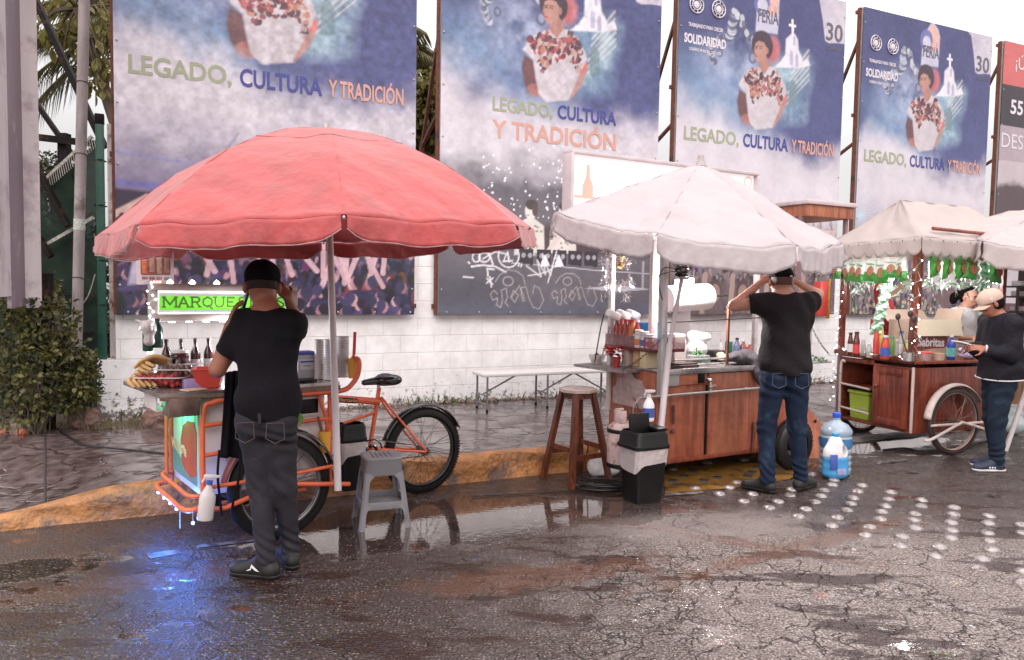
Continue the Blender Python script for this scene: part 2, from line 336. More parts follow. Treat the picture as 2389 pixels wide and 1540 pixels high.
def stone_mat():
    M_ = bpy.data.materials.new('stamped_concrete'); M_.use_nodes = True; nt = M_.node_tree; N = nt.nodes.new; L = nt.links.new; b = nt.nodes['Principled BSDF']
    tc = N('ShaderNodeTexCoord'); n = N('ShaderNodeTexNoise'); n.inputs['Scale'].default_value = 3; L(tc.outputs['Object'], n.inputs['Vector'])
    a = N('ShaderNodeMixRGB'); a.blend_type = 'ADD'; a.inputs[0].default_value = .5; L(tc.outputs['Object'], a.inputs[1]); L(n.outputs['Color'], a.inputs[2])
    v = N('ShaderNodeTexVoronoi'); v.feature = 'DISTANCE_TO_EDGE'; v.inputs['Scale'].default_value = 2.2; L(a.outputs[0], v.inputs['Vector'])
    e = N('ShaderNodeMapRange'); e.inputs[2].default_value = .045; L(v.outputs['Distance'], e.inputs[0])
    n2 = N('ShaderNodeTexNoise'); n2.inputs['Scale'].default_value = 9; n2.inputs['Detail'].default_value = 9; L(tc.outputs['Object'], n2.inputs['Vector'])
    r = N('ShaderNodeValToRGB'); r.color_ramp.elements[0].color = (.048, .030, .029, 1); r.color_ramp.elements[1].color = (.17, .125, .122, 1); r.color_ramp.elements[0].position = .3; r.color_ramp.elements[1].position = .72; L(n2.outputs[0], r.inputs[0])
    m = N('ShaderNodeMixRGB'); L(e.outputs[0], m.inputs[0]); m.inputs[1].default_value = (.035, .020, .018, 1); L(r.outputs[0], m.inputs[2]); L(m.outputs[0], b.inputs['Base Color'])
    q = N('ShaderNodeMapRange'); q.inputs[1].default_value = .35; q.inputs[2].default_value = .65; q.inputs[3].default_value = .08; q.inputs[4].default_value = .36; L(n.outputs[0], q.inputs[0]); L(q.outputs[0], b.inputs['Roughness']); b.inputs['IOR'].default_value = 1.6
    h = N('ShaderNodeMath'); h.operation = 'MULTIPLY_ADD'; L(n2.outputs[0], h.inputs[0]); h.inputs[1].default_value = .5; L(e.outputs[0], h.inputs[2])
    bp = N('ShaderNodeBump'); bp.inputs['Strength'].default_value = .28; bp.inputs['Distance'].default_value = .02; L(h.outputs[0], bp.inputs['Height']); L(bp.outputs[0], b.inputs['Normal'])
    return M_
SW = .2
def kp(p, d, z): return K0 + KD*p - KN*d + Vector((0, 0, z))     # d: distance behind the kerb's face
def dip(p, d):      # the pavement ramps down to the road at its near end
    a = min(1, max(0, (-2.25-p)/1.0)); b_ = min(1, max(0, (2.2-d)/2.0)); e = min(1, max(0, (p-3.5)/.7)); return (-.145*a*a*(3-2*a)-.185*e*e*(3-2*e))*b_*b_*(3-2*b_)
g = MB(); ps = list(np.arange(-8, -2, .1))+[-2, 3.4]+list(np.arange(3.5, 4.4, .1))+[6, 9, 14, 40]; ps = [-30]+ps; ds_ = [.14, .3, .5, .75, 1, 1.3, 1.6, 1.9, 2.3, 6.5]
g.grid(lambda i, j: kp(ps[i], ds_[j], SW+dip(ps[i], ds_[j])), len(ps), len(ds_))
tag(g.ob('pavement', stone_mat(), ang=80), kind='structure')
g = MB(); g.add([kp(-30, 6.5, SW), kp(40, 6.5, SW), kp(40, 40, SW), kp(-30, 40, SW)], [(0, 1, 2, 3)])
tag(g.ob('ground', pm('soil', (.06, .045, .03), .9, bump=.5, bs=20), smooth=False), kind='structure')
jm = pm('joint', (.03, .02, .02), .7)
g = MB()
for p in (-2.85,): g.tube([kp(p-.35*f, .15+3.2*f, SW+.001+dip(p-.35*f, .15+3.2*f)) for f in np.linspace(0, 1, 14)], .009, 4)
tag(g.ob('pavement_joint', jm, smooth=False), kind='structure')
def kerb(nm, p0, p1, mat):
    n = int((p1-p0)/.05); rs = np.random.RandomState(3)
    prof = [(-.015, -.02), (-.005, .05), (0, .1), (.0, .17), (.02, SW+.01), (.08, SW+.018), (.15, SW+.012), (.15, -.02)]
    def P(i, j):
        p = p0+(p1-p0)*j/n; d, z = prof[i]; k = i in (1, 2, 3, 4)
        no = .012*math.sin(p*7.3+i*1.3)+.009*math.sin(p*19+i*2.1)+.008*(rs.rand()-.5)
        ch = max(0, math.sin(p*1.9+.6)-.93)*.5 if 0 < i < 5 else 0
        return kp(p, d+(no+ch if k else 0), max(-.02, z*(1+dip(p, 0)/SW) if 0 < z < .18 else z+(dip(p, 0) if z > 0 else 0))+(no*.5 if i in (4, 5) else 0))
    g = MB(); g.grid(P, len(prof), n+1); return tag(g.ob(nm, mat, ang=60), kind='structure')
kerb('kerb', -12, 3.6, pm('kerb_yellow', (.36, .15, .05), .42, var=.45, vs=7, bump=1, bs=28, dirt=(.12, .07, .05), ds=5, dth=.52))
kerb('kerb_unpainted', 3.6, 25, pm('kerb_grey', (.26, .23, .22), .45, var=.3, bump=1, bs=28, dirt=(.1, .08, .07)))
# painted markings
ym = pm('yellow_paint', (.20, .10, .02), .3, var=.4, vs=9, dirt=(.04, .03, .025), ds=7, dth=.50, bump=.3, bs=120)
wm = pm('white_paint', (.17, .15, .145), .45, var=.2, dirt=(.045, .032, .03), ds=14, dth=.44)
g = MB(); g.add([G(1552, 1150, .004), G(1700, 1139, .004), G(1840, 1118, .004), G(1900, 1080, .004), G(1545, 1080, .004)], [(0, 1, 2, 3, 4)]); tag(g.ob('yellow_marking', ym, smooth=False), kind='structure')
g = MB()
for q in ([(1550, 1156), (1640, 1151), (1640, 1146), (1550, 1150)], [(457, 1278), (600, 1262), (600, 1257), (462, 1270)], [(340, 1292), (410, 1282), (425, 1290), (350, 1303)], [(2045, 1083), (2120, 1073), (2118, 1068), (2045, 1077)]):
    g.add([G(x, y, .004) for x, y in q], [(0, 1, 2, 3)])
tag(g.ob('white_marking', wm, smooth=False), kind='structure')

# ------------------------------------------------------------------ road studs
ZS = lambda x, y: (1490.1+.3758*x, 1012.5+.3758*y)
bright = [(650,147),(425,170),(208,208),(345,325),(560,323),(605,290),(500,362),(705,363),(650,407),(865,410),(808,448),(950,335),(935,370),(1150,340),(1130,375),(1090,412),(1035,458),(990,502),(1200,305),(1210,275),(1385,310),(1355,347),(1330,388),(1315,423),(1290,462),(1230,508),(1195,560),(1565,352),(1550,395),(1530,438),(1505,473),(1495,517),(1430,567),(1405,620),(1755,400),(1750,440),(1710,485),(1705,523),(1715,573),(1635,628),(1620,684),(1955,447),(1950,490),(1935,540),(1940,587),(1935,637),(1865,692),(1845,748),(2170,500),(2165,545),(2160,605),(2170,653),(2185,707),(2130,765),(2110,827),(2370,553),(2385,605),(2385,845),(2375,912),(1075,240)]
dark = [(210,290),(275,260),(335,225),(400,290),(485,270),(385,195),(600,172),(675,262),(697,237),(728,207)]
smt = pm('stud_metal', (.32, .285, .28), .36, metal=.5, var=.3, vs=30, dirt=(.11, .075, .065), ds=22, dth=.53)
for n_ in smt.node_tree.nodes:
    if n_.type == 'TEX_COORD': tcn = n_
oi = smt.node_tree.nodes.new('ShaderNodeObjectInfo'); va_ = smt.node_tree.nodes.new('ShaderNodeVectorMath'); smt.node_tree.links.new(tcn.outputs['Object'], va_.inputs[0]); smt.node_tree.links.new(oi.outputs['Location'], va_.inputs[1])
for l_ in list(smt.node_tree.links):
    if l_.from_node == tcn and l_.to_node != va_: smt.node_tree.links.new(va_.outputs[0], l_.to_socket)
dmt = pm('stud_shaded', (.02, .018, .016), .4, var=.3)  # metal studs under the cart: their shade is put into the colour
prof = [(.047, -.004), (.047, .004), (.044, .009), (.037, .0155), (.026, .021), (.013, .0245), (.00001, .0255)]
def where(x, y):
    if y < 3.9: return 'nearest rows of the stud band'
    if y < 4.6: return 'middle rows of the stud band'
    if x < 2.2: return 'rows beside the bin and cart wheel'
    return 'rows beside the blue jugs'
s0 = None; c0 = None
for i, (zx, zy) in enumerate(bright):
    p = G(*ZS(zx, zy+12), .0)
    if s0 is None:
        s0 = MB().lathe(prof, n=18).ob('road_stud', smt); o_ = s0
    else: o_ = s0.copy(); COL.objects.link(o_)
    o_.location = p; o_.rotation_euler = (R(random.uniform(-3, 3)), R(random.uniform(-3, 3)), random.random()*6); o_.scale = (1, 1, random.uniform(.75, .98))
    tag(o_, 'silver metal dome stud in the staggered band across the wet asphalt', 'road stud', 'silver dome studs across the road')
for i, (zx, zy) in enumerate(dark):
    p = G(*ZS(zx, zy), .005)
    if c0 is None:
        c0 = MB().lathe([(.06, 0), (.05, .008), (.02, .013), (.00001, .014)], n=4, sy=.8).ob('dark_stud', dmt, smooth=False); o_ = c0
    else: o_ = c0.copy(); COL.objects.link(o_)
    o_.location = p; o_.rotation_euler = (0, 0, R(20)+random.uniform(-.1, .1))
    tag(o_, 'diamond shaped stud coloured dark for shade on the yellow paint under the wooden cart', 'road stud', 'diamond studs coloured dark for shade on the yellow paint')

# ================================================================== block wall
def wall_mat():
    M_ = bpy.data.materials.new('white_block_wall'); M_.use_nodes = True; nt = M_.node_tree; N = nt.nodes.new; L = nt.links.new; b = nt.nodes['Principled BSDF']
    tc = N('ShaderNodeTexCoord'); sp = N('ShaderNodeSeparateXYZ'); L(tc.outputs['Object'], sp.inputs[0]); cb = N('ShaderNodeCombineXYZ'); L(sp.outputs[0], cb.inputs[0]); L(sp.outputs[2], cb.inputs[1])
    br = N('ShaderNodeTexBrick'); br.inputs['Scale'].default_value = 1; br.inputs['Brick Width'].default_value = .42; br.inputs['Row Height'].default_value = .205; br.inputs['Mortar Size'].default_value = .006; br.inputs['Mortar Smooth'].default_value = .6; br.offset = .5
    L(cb.outputs[0], br.inputs['Vector'])
    n = N('ShaderNodeTexNoise'); n.inputs['Scale'].default_value = 3; n.inputs['Detail'].default_value = 10; n.inputs['Roughness'].default_value = .7; L(tc.outputs['Object'], n.inputs['Vector'])
    n2 = N('ShaderNodeTexNoise'); n2.inputs['Scale'].default_value = 14; n2.inputs['Detail'].default_value = 8; n2.inputs['Roughness'].default_value = .75; L(tc.outputs['Object'], n2.inputs['Vector'])
    r = N('ShaderNodeValToRGB'); r.color_ramp.elements[0].color = (.68, .63, .63, 1); r.color_ramp.elements[1].color = (.88, .86, .86, 1); r.color_ramp.elements[0].position = .3; r.color_ramp.elements[1].position = .6; L(n.outputs[0], r.inputs[0])
    m = N('ShaderNodeMixRGB'); m.inputs[2].default_value = (.42, .37, .36, 1); fm = N('ShaderNodeMath'); fm.operation = 'MULTIPLY'; fm.inputs[1].default_value = .16; L(br.outputs['Fac'], fm.inputs[0]); L(fm.outputs[0], m.inputs[0]); L(r.outputs[0], m.inputs[1])
    # peeling and grime: more towards the foot of the wall and its left end
    hz = N('ShaderNodeMapRange'); hz.inputs[1].default_value = .2; hz.inputs[2].default_value = .62; hz.inputs[3].default_value = .17; hz.inputs[4].default_value = 0; L(sp.outputs[2], hz.inputs[0])
    hx = N('ShaderNodeMapRange'); hx.inputs[1].default_value = -4.6; hx.inputs[2].default_value = -3.4; hx.inputs[3].default_value = .06; hx.inputs[4].default_value = 0; L(sp.outputs[0], hx.inputs[0])
    a = N('ShaderNodeMath'); L(hz.outputs[0], a.inputs[0]); L(hx.outputs[0], a.inputs[1]); a2 = N('ShaderNodeMath'); L(a.outputs[0], a2.inputs[0]); L(n2.outputs[0], a2.inputs[1])
    k = N('ShaderNodeMapRange'); k.inputs[1].default_value = .665; k.inputs[2].default_value = .72; L(a2.outputs[0], k.inputs[0])
    m2 = N('ShaderNodeMixRGB'); L(k.outputs[0], m2.inputs[0]); L(m.outputs[0], m2.inputs[1]); m2.inputs[2].default_value = (.17, .13, .12, 1)
    L(m2.outputs[0], b.inputs['Base Color']); b.inputs['Roughness'].default_value = .7
    h = N('ShaderNodeMath'); h.operation = 'MULTIPLY_ADD'; L(br.outputs['Fac'], h.inputs[0]); h.inputs[1].default_value = -1; h2 = N('ShaderNodeMath'); h2.operation = 'MULTIPLY'; L(n2.outputs[0], h2.inputs[0]); h2.inputs[1].default_value = .5; L(h2.outputs[0], h.inputs[2])
    h3 = N('ShaderNodeMath'); h3.operation = 'SUBTRACT'; L(h.outputs[0], h3.inputs[0]); L(k.outputs[0], h3.inputs[1])
    bp = N('ShaderNodeBump'); bp.inputs['Strength'].default_value = .6; bp.inputs['Distance'].default_value = .01; L(h3.outputs[0], bp.inputs['Height']); L(bp.outputs[0], b.inputs['Normal'])
    return M_
wall = MB()
wall.prism([(-4.62, SW-.05), (16, SW-.05), (16, 2.35), (-4.45, 2.35), (-4.45, .82), (-4.62, .82)], (0, 0, 0), (1, 0, 0), (0, 0, 1), (0, 1, 0), .2)
wo = wall.ob('block_wall', wall_mat(), smooth=False); wo.location = P0; wo.rotation_euler = (0, 0, YAWW)
tag(wo, 'long white painted concrete block wall running behind all the stalls, peeling at its foot', 'wall')
# rubble and weeds along the wall foot
rb = MB(); rs = np.random.RandomState(5)
for i in range(900):
    s = rs.uniform(-4.4, 12); off = -abs(rs.normal(0, .05))-.01; r_ = rs.uniform(.006, .028)
    c = WP(s, off, SW+r_*.3); rb.box(c, (r_*2*rs.uniform(.7, 1.6), r_*2, r_*1.3), .3*r_, rs.rand()*3, rs.rand(), rs.rand())
tag(rb.ob('rubble', pm('rubble', (.22, .17, .14), .9, var=.5, vs=12, bump=.6), smooth=False), 'crumbled plaster and dirt along the foot of the white wall', 'rubble', kind='stuff')
wd = MB()
for c_, n_, sp_ in ((1.2, 60, .5), (-1.0, 90, .5), (3.2, 60, .8), (5.5, 50, .8), (-3.9, 60, .4), (7.5, 30, .6)):
    for i in range(n_):
        s = c_+rs.normal(0, sp_); b0 = WP(s, -.02-abs(rs.normal(0, .04)), SW); h_ = rs.uniform(.03, .14); t = Vector((rs.normal(0, .05), rs.normal(0, .05), h_)); sd_ = Vector((rs.normal(), rs.normal(), 0)).normalized()*rs.uniform(.004, .012)
        wd.add([b0-sd_, b0+sd_, b0+t*.6+sd_, b0+t], [(0, 1, 2, 3)])
tag(wd.ob('weeds', pm('weed', (.07, .09, .03), .8, var=.5), smooth=False), 'low weeds sprouting along the foot of the wall', 'weeds', kind='stuff')
# ================================================================== billboards
BW, BH = 3.09, 4.73
class Cv:
    def __init__(s, w=BW, h=BH, st=.0125):
        s.w, s.h = w, h; s.nx = int(w/st)+1; s.ny = int(h/st)+1; s.A, s.B = np.meshgrid(np.linspace(0, w, s.nx), np.linspace(0, h, s.ny)); s.c = np.zeros((s.ny, s.nx, 3)); s.n = {}
    def noise(s, f, seed, oct_=4, sy=1):
        o = 0; a = 1; t = 0
        for k in range(oct_):
            r_ = np.random.RandomState(seed*31+k); gx = int(s.w*f*2**k)+3; gy = int(s.h*f*sy*2**k)+3; gr = r_.rand(gy, gx)
            x = s.A*f*2**k; y = s.B*f*sy*2**k; x0 = x.astype(int); y0 = y.astype(int); fx = x-x0; fy = y-y0; fx = fx*fx*(3-2*fx); fy = fy*fy*(3-2*fy)
            v = gr[y0, x0]*(1-fx)*(1-fy)+gr[y0, x0+1]*fx*(1-fy)+gr[y0+1, x0]*(1-fx)*fy+gr[y0+1, x0+1]*fx*fy
            o = o+a*v; t += a; a *= .55
        return o/t
    def put(s, m, col, al=1.0):
        m = np.clip(m, 0, 1)[..., None]*al; s.c = s.c*(1-m)+np.array(col)*m
    def poly(s, pts, col, al=1.0, soft=0):
        pts = np.array(pts, float); ins = np.zeros(s.A.shape, bool); K = len(pts); dmin = np.full(s.A.shape, 9.)
        for i in range(K):
            x1, y1 = pts[i]; x2, y2 = pts[(i+1) % K]
            c_ = ((y1 > s.B) != (y2 > s.B)) & (s.A < (x2-x1)*(s.B-y1)/((y2-y1) or 1e-9)+x1); ins ^= c_
            if soft:
                dx, dy = x2-x1, y2-y1; t = np.clip(((s.A-x1)*dx+(s.B-y1)*dy)/(dx*dx+dy*dy+1e-9), 0, 1); dmin = np.minimum(dmin, np.hypot(s.A-x1-t*dx, s.B-y1-t*dy))
        m = ins.astype(float)
        if soft: m = np.clip(.5+np.where(ins, dmin, -dmin)/soft, 0, 1)
        s.put(m, col, al); return m
    def ell(s, c, rx, ry, col, al=1.0, ang=0, soft=.2):
        ca, sa = math.cos(ang), math.sin(ang); x = s.A-c[0]; y = s.B-c[1]; d = np.hypot((x*ca+y*sa)/rx, (-x*sa+y*ca)/ry); m = np.clip((1-d)/soft+.5, 0, 1); s.put(m, col, al); return m
    def stroke(s, pts, w_, col, al=1.0):
        m = np.zeros(s.A.shape)
        for (x1, y1), (x2, y2) in zip(pts, pts[1:]):
            dx, dy = x2-x1, y2-y1; t = np.clip(((s.A-x1)*dx+(s.B-y1)*dy)/(dx*dx+dy*dy+1e-9), 0, 1); d = np.hypot(s.A-x1-t*dx, s.B-y1-t*dy); m = np.maximum(m, np.clip((w_/2-d)/.008+.5, 0, 1))
        s.put(m, col, al)
    def mesh(s, name, mat, parent, t=.03):     # the print (fine vertex mesh) on the front of a thin panel
        v = np.stack([s.A.ravel(), np.zeros(s.A.size), s.B.ravel()], -1); i = np.arange((s.ny-1)*s.nx).reshape(s.ny-1, s.nx)[:, :-1].ravel(); F_ = np.stack([i, i+1, i+s.nx+1, i+s.nx], -1)
        # gentle waviness of the sheet
        v[:, 1] = .0015*np.sin(v[:, 0]*2.1+v[:, 2]*1.3)+.0008*np.sin(v[:, 0]*7+v[:, 2]*2)
        me = bpy.data.meshes.new(name); me.from_pydata(v.tolist(), [], F_.tolist()); me.polygons.foreach_set('use_smooth', [True]*len(me.polygons))
        ca = me.color_attributes.new('print', 'FLOAT_COLOR', 'POINT'); ca.data.foreach_set('color', np.concatenate([np.clip(s.c.reshape(-1, 3), 0, 1), np.ones((s.A.size, 1))], 1).ravel().astype(np.float32))
        me.materials.append(mat); me.update(); o = bpy.data.objects.new(name, me); COL.objects.link(o); o.parent = parent; return o
def print_mat(name='printed_vinyl', rough=.42):
    M_ = bpy.data.materials.new(name); M_.use_nodes = True; nt = M_.node_tree; N = nt.nodes.new; L = nt.links.new; b = nt.nodes['Principled BSDF']
    v = N('ShaderNodeVertexColor'); v.layer_name = 'print'; tc = N('ShaderNodeTexCoord'); n = N('ShaderNodeTexNoise'); n.inputs['Scale'].default_value = 2; n.inputs['Detail'].default_value = 9; n.inputs['Roughness'].default_value = .7; L(tc.outputs['Object'], n.inputs['Vector'])
    r = N('ShaderNodeMapRange'); r.inputs[1].default_value = .3; r.inputs[2].default_value = .7; r.inputs[3].default_value = .86; r.inputs[4].default_value = 1.1; L(n.outputs[0], r.inputs[0])
    m = N('ShaderNodeMixRGB'); m.blend_type = 'MULTIPLY'; m.inputs[0].default_value = 1; L(v.outputs[0], m.inputs[1]); L(r.outputs[0], m.inputs[2]); L(m.outputs[0], b.inputs['Base Color']); b.inputs['Roughness'].default_value = rough
    n2 = N('ShaderNodeTexNoise'); n2.inputs['Scale'].default_value = 14; n2.inputs['Detail'].default_value = 4; L(tc.outputs['Object'], n2.inputs['Vector']); bp = N('ShaderNodeBump'); bp.inputs['Strength'].default_value = .15; bp.inputs['Distance'].default_value = .02; L(n2.outputs[0], bp.inputs['Height']); L(bp.outputs[0], b.inputs['Normal'])
    return M_
PRM = print_mat()
def q4(x, y):      # measured on the third board
    s_, z_ = W(1547.5+.33506*x, .33506*y); return (s_-2.34, z_-1.28)
def Q(*pts): return [q4(*p) for p in pts]
BLUE = (.078, .085, .225); DEEP = (.050, .052, .155); SKYB = (.22, .35, .52); FOG = (.66, .60, .655); LIL = (.52, .47, .62)
def art(seed):
    c = Cv(); A, B = c.A, c.B; n1 = c.noise(1.2, seed); n2 = c.noise(4, seed+1); n3 = c.noise(16, seed+2, 3)
    t = np.clip((B-1.9)/2.6, 0, 1)[..., None]; c.c[:] = np.array(BLUE)*(1-t)+np.array(DEEP)*t*1.0+0*t
    c.c *= (.85+.3*n2)[..., None]
    # brighter blue spray on the left and above the fog
    m = np.clip(1.25-np.hypot((A-.55)/1.25, (B-2.75)/.95), 0, 1)*np.clip(n1*2.2-.35, 0, 1); c.put(m*1.2, SKYB, .75)
    m = np.clip(1.2-np.hypot((A-1.0)/.7, (B-3.5)/.5), 0, 1)*np.clip(n2*2-.4, 0, 1); c.put(m, (.5, .55, .72), .8)
    # cliff with the bell gable church
    k = c.poly(Q((770, 455), (905, 385), (985, 395), (1030, 450), (1015, 560), (985, 650), (975, 830), (800, 840), (790, 600)), (.24, .40, .52), .55, .28)
    c.put(k*np.clip(n2*3-1.1, 0, 1), (.55, .72, .74), .6)
    for i in range(6): c.stroke(Q((845+i*9, 740-i*45), (1010, 560-i*42)), .02+.008*(i % 3), (.8, .68, .62), .45)
    c.poly(Q((872, 740), (872, 600), (888, 560), (908, 558), (925, 600), (925, 740)), (.16, .24, .26), .8, .03)
    W_ = (.80, .74, .80)
    c.poly(Q((770, 470), (815, 430), (848, 380), (852, 272), (878, 248), (895, 232), (915, 240), (935, 280), (940, 350), (958, 390), (968, 430), (1005, 405), (1020, 460), (940, 475)), W_, .95, .03)
    c.stroke(Q((897, 145), (900, 240)), .045, W_); c.stroke(Q((878, 176), (916, 184)), .04, W_)
    for a in (((879, 455), (879, 365), (888, 348), (902, 366), (902, 455)), ((917, 468), (917, 390), (926, 372), (938, 392), (938, 468)), ((902, 318), (902, 262), (909, 248), (918, 265), (918, 318))): c.poly(Q(*a), (.45, .42, .58), .9, .015)
    # bronze arch of two figures
    rs = np.random.RandomState(seed)
    pth = [(350, 430), (325, 370), (318, 325), (350, 290), (400, 268), (450, 262), (478, 225), (483, 160), (492, 100), (488, 72)]
    for i in range(len(pth)-1):
        for k_ in range(6):
            x = pth[i][0]+(pth[i+1][0]-pth[i][0])*k_/6; y = pth[i][1]+(pth[i+1][1]-pth[i][1])*k_/6
            c.ell(q4(x+rs.randn()*5, y+rs.randn()*5), .035+.03*(4 < i < 8)+.015*rs.rand(), .045, [(.09, .09, .15), (.33, .34, .43), (.55, .56, .62)][rs.randint(3)], .85)
    for i, (x, y) in enumerate([(520, 105), (545, 130), (548, 170), (556, 205), (575, 235), (600, 262), (622, 285), (640, 305)]):
        for k_ in range(4): c.ell(q4(x+rs.randn()*6, y+rs.randn()*7), .04, .05, [(.09, .09, .15), (.33, .34, .43), (.55, .56, .62)][rs.randint(3)], .85)
    for cx, cy, r_ in ((392, 368, .05), (620, 402, .075)):
        c.ell(q4(cx, cy), r_, r_*1.2, (.1, .1, .17), .8); c.ell(q4(cx, cy), r_*.55, r_*.7, (.3, .34, .5), .8)
    # emblem plate with orange towers
    c.poly(Q((655, 0), (640, 218), (795, 240), (808, 0), (790, -60), (740, -130), (690, -60)), (.60, .58, .70), .9, .03)
    c.poly(Q((662, 0), (652, 95), (795, 115), (800, 0), (780, -50), (738, -110), (695, -50)), (.75, .42, .33), .9, .02)
    c.ell(q4(687, 22), .15, .17, (.13, .14, .36), .95, soft=.05); c.ell(q4(690, 38), .095, .10, (.6, .58, .68), .95)
    for x in (738, 778): c.poly(Q((x-10, 100), (x-10, 55), (x, 38), (x+9, 56), (x+9, 102)), (.58, .33, .33), .9, .01)
    c.put(np.clip(1-np.abs(B-q4(0, 235)[1]-.06)/.22, 0, 1)*np.clip(1-np.abs(A-q4(715, 200)[0])/.24, 0, 1)*np.clip(n2*3-.7, 0, 1), FOG, .8)
    # white flag in the corner
    k = c.poly([q4(1085, 0), q4(1110, 150), q4(1118, 230), q4(1125, 285), q4(1150, 302), q4(1200, 300), (3.09, q4(1260, 308)[1]), (3.09, 4.73), (q4(1055, -60)[0], 4.73)], (.60, .54, .60), 1, .02)
    c.put(k*np.clip(np.sin((A*5+B*3.0))*.5, 0, 1), (.42, .38, .48), .7)
    # woman in an embroidered blouse: hair, bun, face, neck, arms
    sk = (.42, .20, .15); sk2 = (.15, .055, .048)
    c.ell(q4(765, 345), .13, .18, (.52, .17, .18), .95, soft=.5); c.ell(q4(752, 350), .09, .15, (.55, .10, .10), .6)
    c.ell(q4(688, 318), .20, .21, (.05, .025, .03), 1, soft=.12)
    c.poly(Q((665, 400), (662, 480), (700, 540), (750, 500), (738, 440), (715, 390)), sk, 1, .02)
    c.poly(Q((642, 300), (634, 330), (628, 362), (636, 378), (636, 400), (652, 432), (676, 430), (712, 395), (722, 340), (700, 298), (665, 285)), (.47, .24, .18), 1, .02)
    c.ell(q4(648, 335), .022, .009, (.06, .03, .03), .9); c.ell(q4(675, 338), .026, .009, (.06, .03, .03), .9); c.ell(q4(645, 392), .03, .012, (.42, .08, .08), .9); c.stroke(Q((640, 324), (655, 321)), .012, (.06, .03, .03)); c.stroke(Q((668, 323), (688, 326)), .012, (.06, .03, .03))
    c.stroke(Q((640, 335), (632, 365), (640, 370)), .012, (.33, .14, .11)); c.ell(q4(722, 355), .025, .045, sk, 1)
    c.poly(Q((528, 620), (512, 700), (522, 790), (545, 850), (600, 862), (616, 835), (590, 790), (575, 660)), sk2, 1, .03); c.ell(q4(588, 835), .13, .085, (.40, .15, .12), .8)
    c.poly(Q((820, 650), (860, 672), (852, 735), (815, 820), (762, 893), (765, 840), (800, 760)), (.50, .25, .2), .9, .03); c.poly(Q((828, 655), (860, 672), (856, 715), (828, 735)), (.68, .17, .15), .9, .02)
    k = c.poly(Q((660, 470), (600, 485), (555, 530), (522, 590), (575, 650), (585, 760), (598, 850), (640, 905), (755, 890), (790, 800), (822, 720), (858, 640), (850, 600), (808, 520), (770, 470), (740, 462), (700, 520)), (.62, .55, .57), .95, .03)
    c.put(k*np.clip(n3*3-1.3, 0, 1), (.58, .52, .58), .6)
    eb = Q((600, 485), (552, 535), (570, 590), (600, 650), (618, 725), (655, 690), (665, 665), (785, 672), (800, 760), (822, 700), (825, 600), (805, 520), (770, 475), (745, 525), (690, 535), (662, 480))
    km = Cv.poly(c, eb, (.6, .5, .5), 0)
    for i in range(330):
        x, y = rs.uniform(550, 828), rs.uniform(475, 760); p = q4(x, y); ii, jj = int(np.clip(p[1]/BH*(c.ny-1), 0, c.ny-1)), int(np.clip(p[0]/BW*(c.nx-1), 0, c.nx-1))
        if km[ii, jj] < .5: continue
        c.ell(p, rs.uniform(.014, .045), rs.uniform(.014, .04), [(.22, .03, .035), (.07, .02, .03), (.42, .08, .07), (.5, .22, .13), (.09, .03, .03), (.55, .38, .34)][rs.randint(6)], .9, rs.rand()*3)
    # sea of fog
    y0 = 2.70+.28*np.sin(A*1.1+2.2)-.06*np.exp(-((A-1.5)/.5)**2)+.5*(n1-.5)+.35*(n2-.5)
    top = np.clip((y0+.3-B)/.62, 0, 1); bot = np.clip((B-1.55+.4*(n2-.5))/.55, 0, 1); f = top*top*(3-2*top)
    c.put(np.ones(A.shape), (.22, .22, .36), .10); c.c *= (.86+.28*n3)[..., None]; c.put(f, FOG, .95); c.c *= (1+.14*(n2-.5)*f)[..., None]; c.c[:] = np.clip(c.c, 0, 1); return c, n1, n2, n3, bot
def crowd(c, rs, top, n, tones, size, dark_, fog_h=.35):
    c.put(np.clip((top-c.B)/fog_h, 0, 1), dark_, .95)
    for i in range(n):
        f = i/n; y = top*(1-f)-.02; r_ = size*(.45+.9*f); x = rs.uniform(-.1, BW+.1); t = tones[rs.randint(len(tones))]
        c.ell((x, y-r_*1.8), r_*1.5, r_*1.3, tuple(v*.6 for v in tones[rs.randint(len(tones))]), .8, soft=.25)
        c.ell((x, y), r_*.72, r_, tuple(v*rs.uniform(.05, .35) for v in t), .95, soft=.2)
        if rs.rand() < .55: c.ell((x+r_*.3*rs.choice([-1, 1]), y-r_*.2), r_*.42, r_*.7, t, .9, soft=.3)
        if rs.rand() < .22: c.stroke([(x+r_, y-r_*2), (x+r_*1.4+rs.randn()*r_, y+r_*1.3)], r_*.5, t, .8)
boards = []
rust = pm('rusty_steel', (.16, .055, .035), .7, metal=.2, var=.4, vs=15, dirt=(.05, .03, .03))
galv = pm('panel_back', (.45, .42, .42), .5, metal=.4)
lets = {'g': pm('letter_green', (.34, .36, .25), .45, var=.06), 'b': pm('letter_blue', (.065, .07, .27), .45, var=.06), 'o': pm('letter_orange', (.62, .33, .27), .45, var=.08), 'w': pm('letter_white', (.68, .62, .68), .45, var=.04), 'k': pm('letter_grey', (.13, .12, .15), .45, var=.06)}
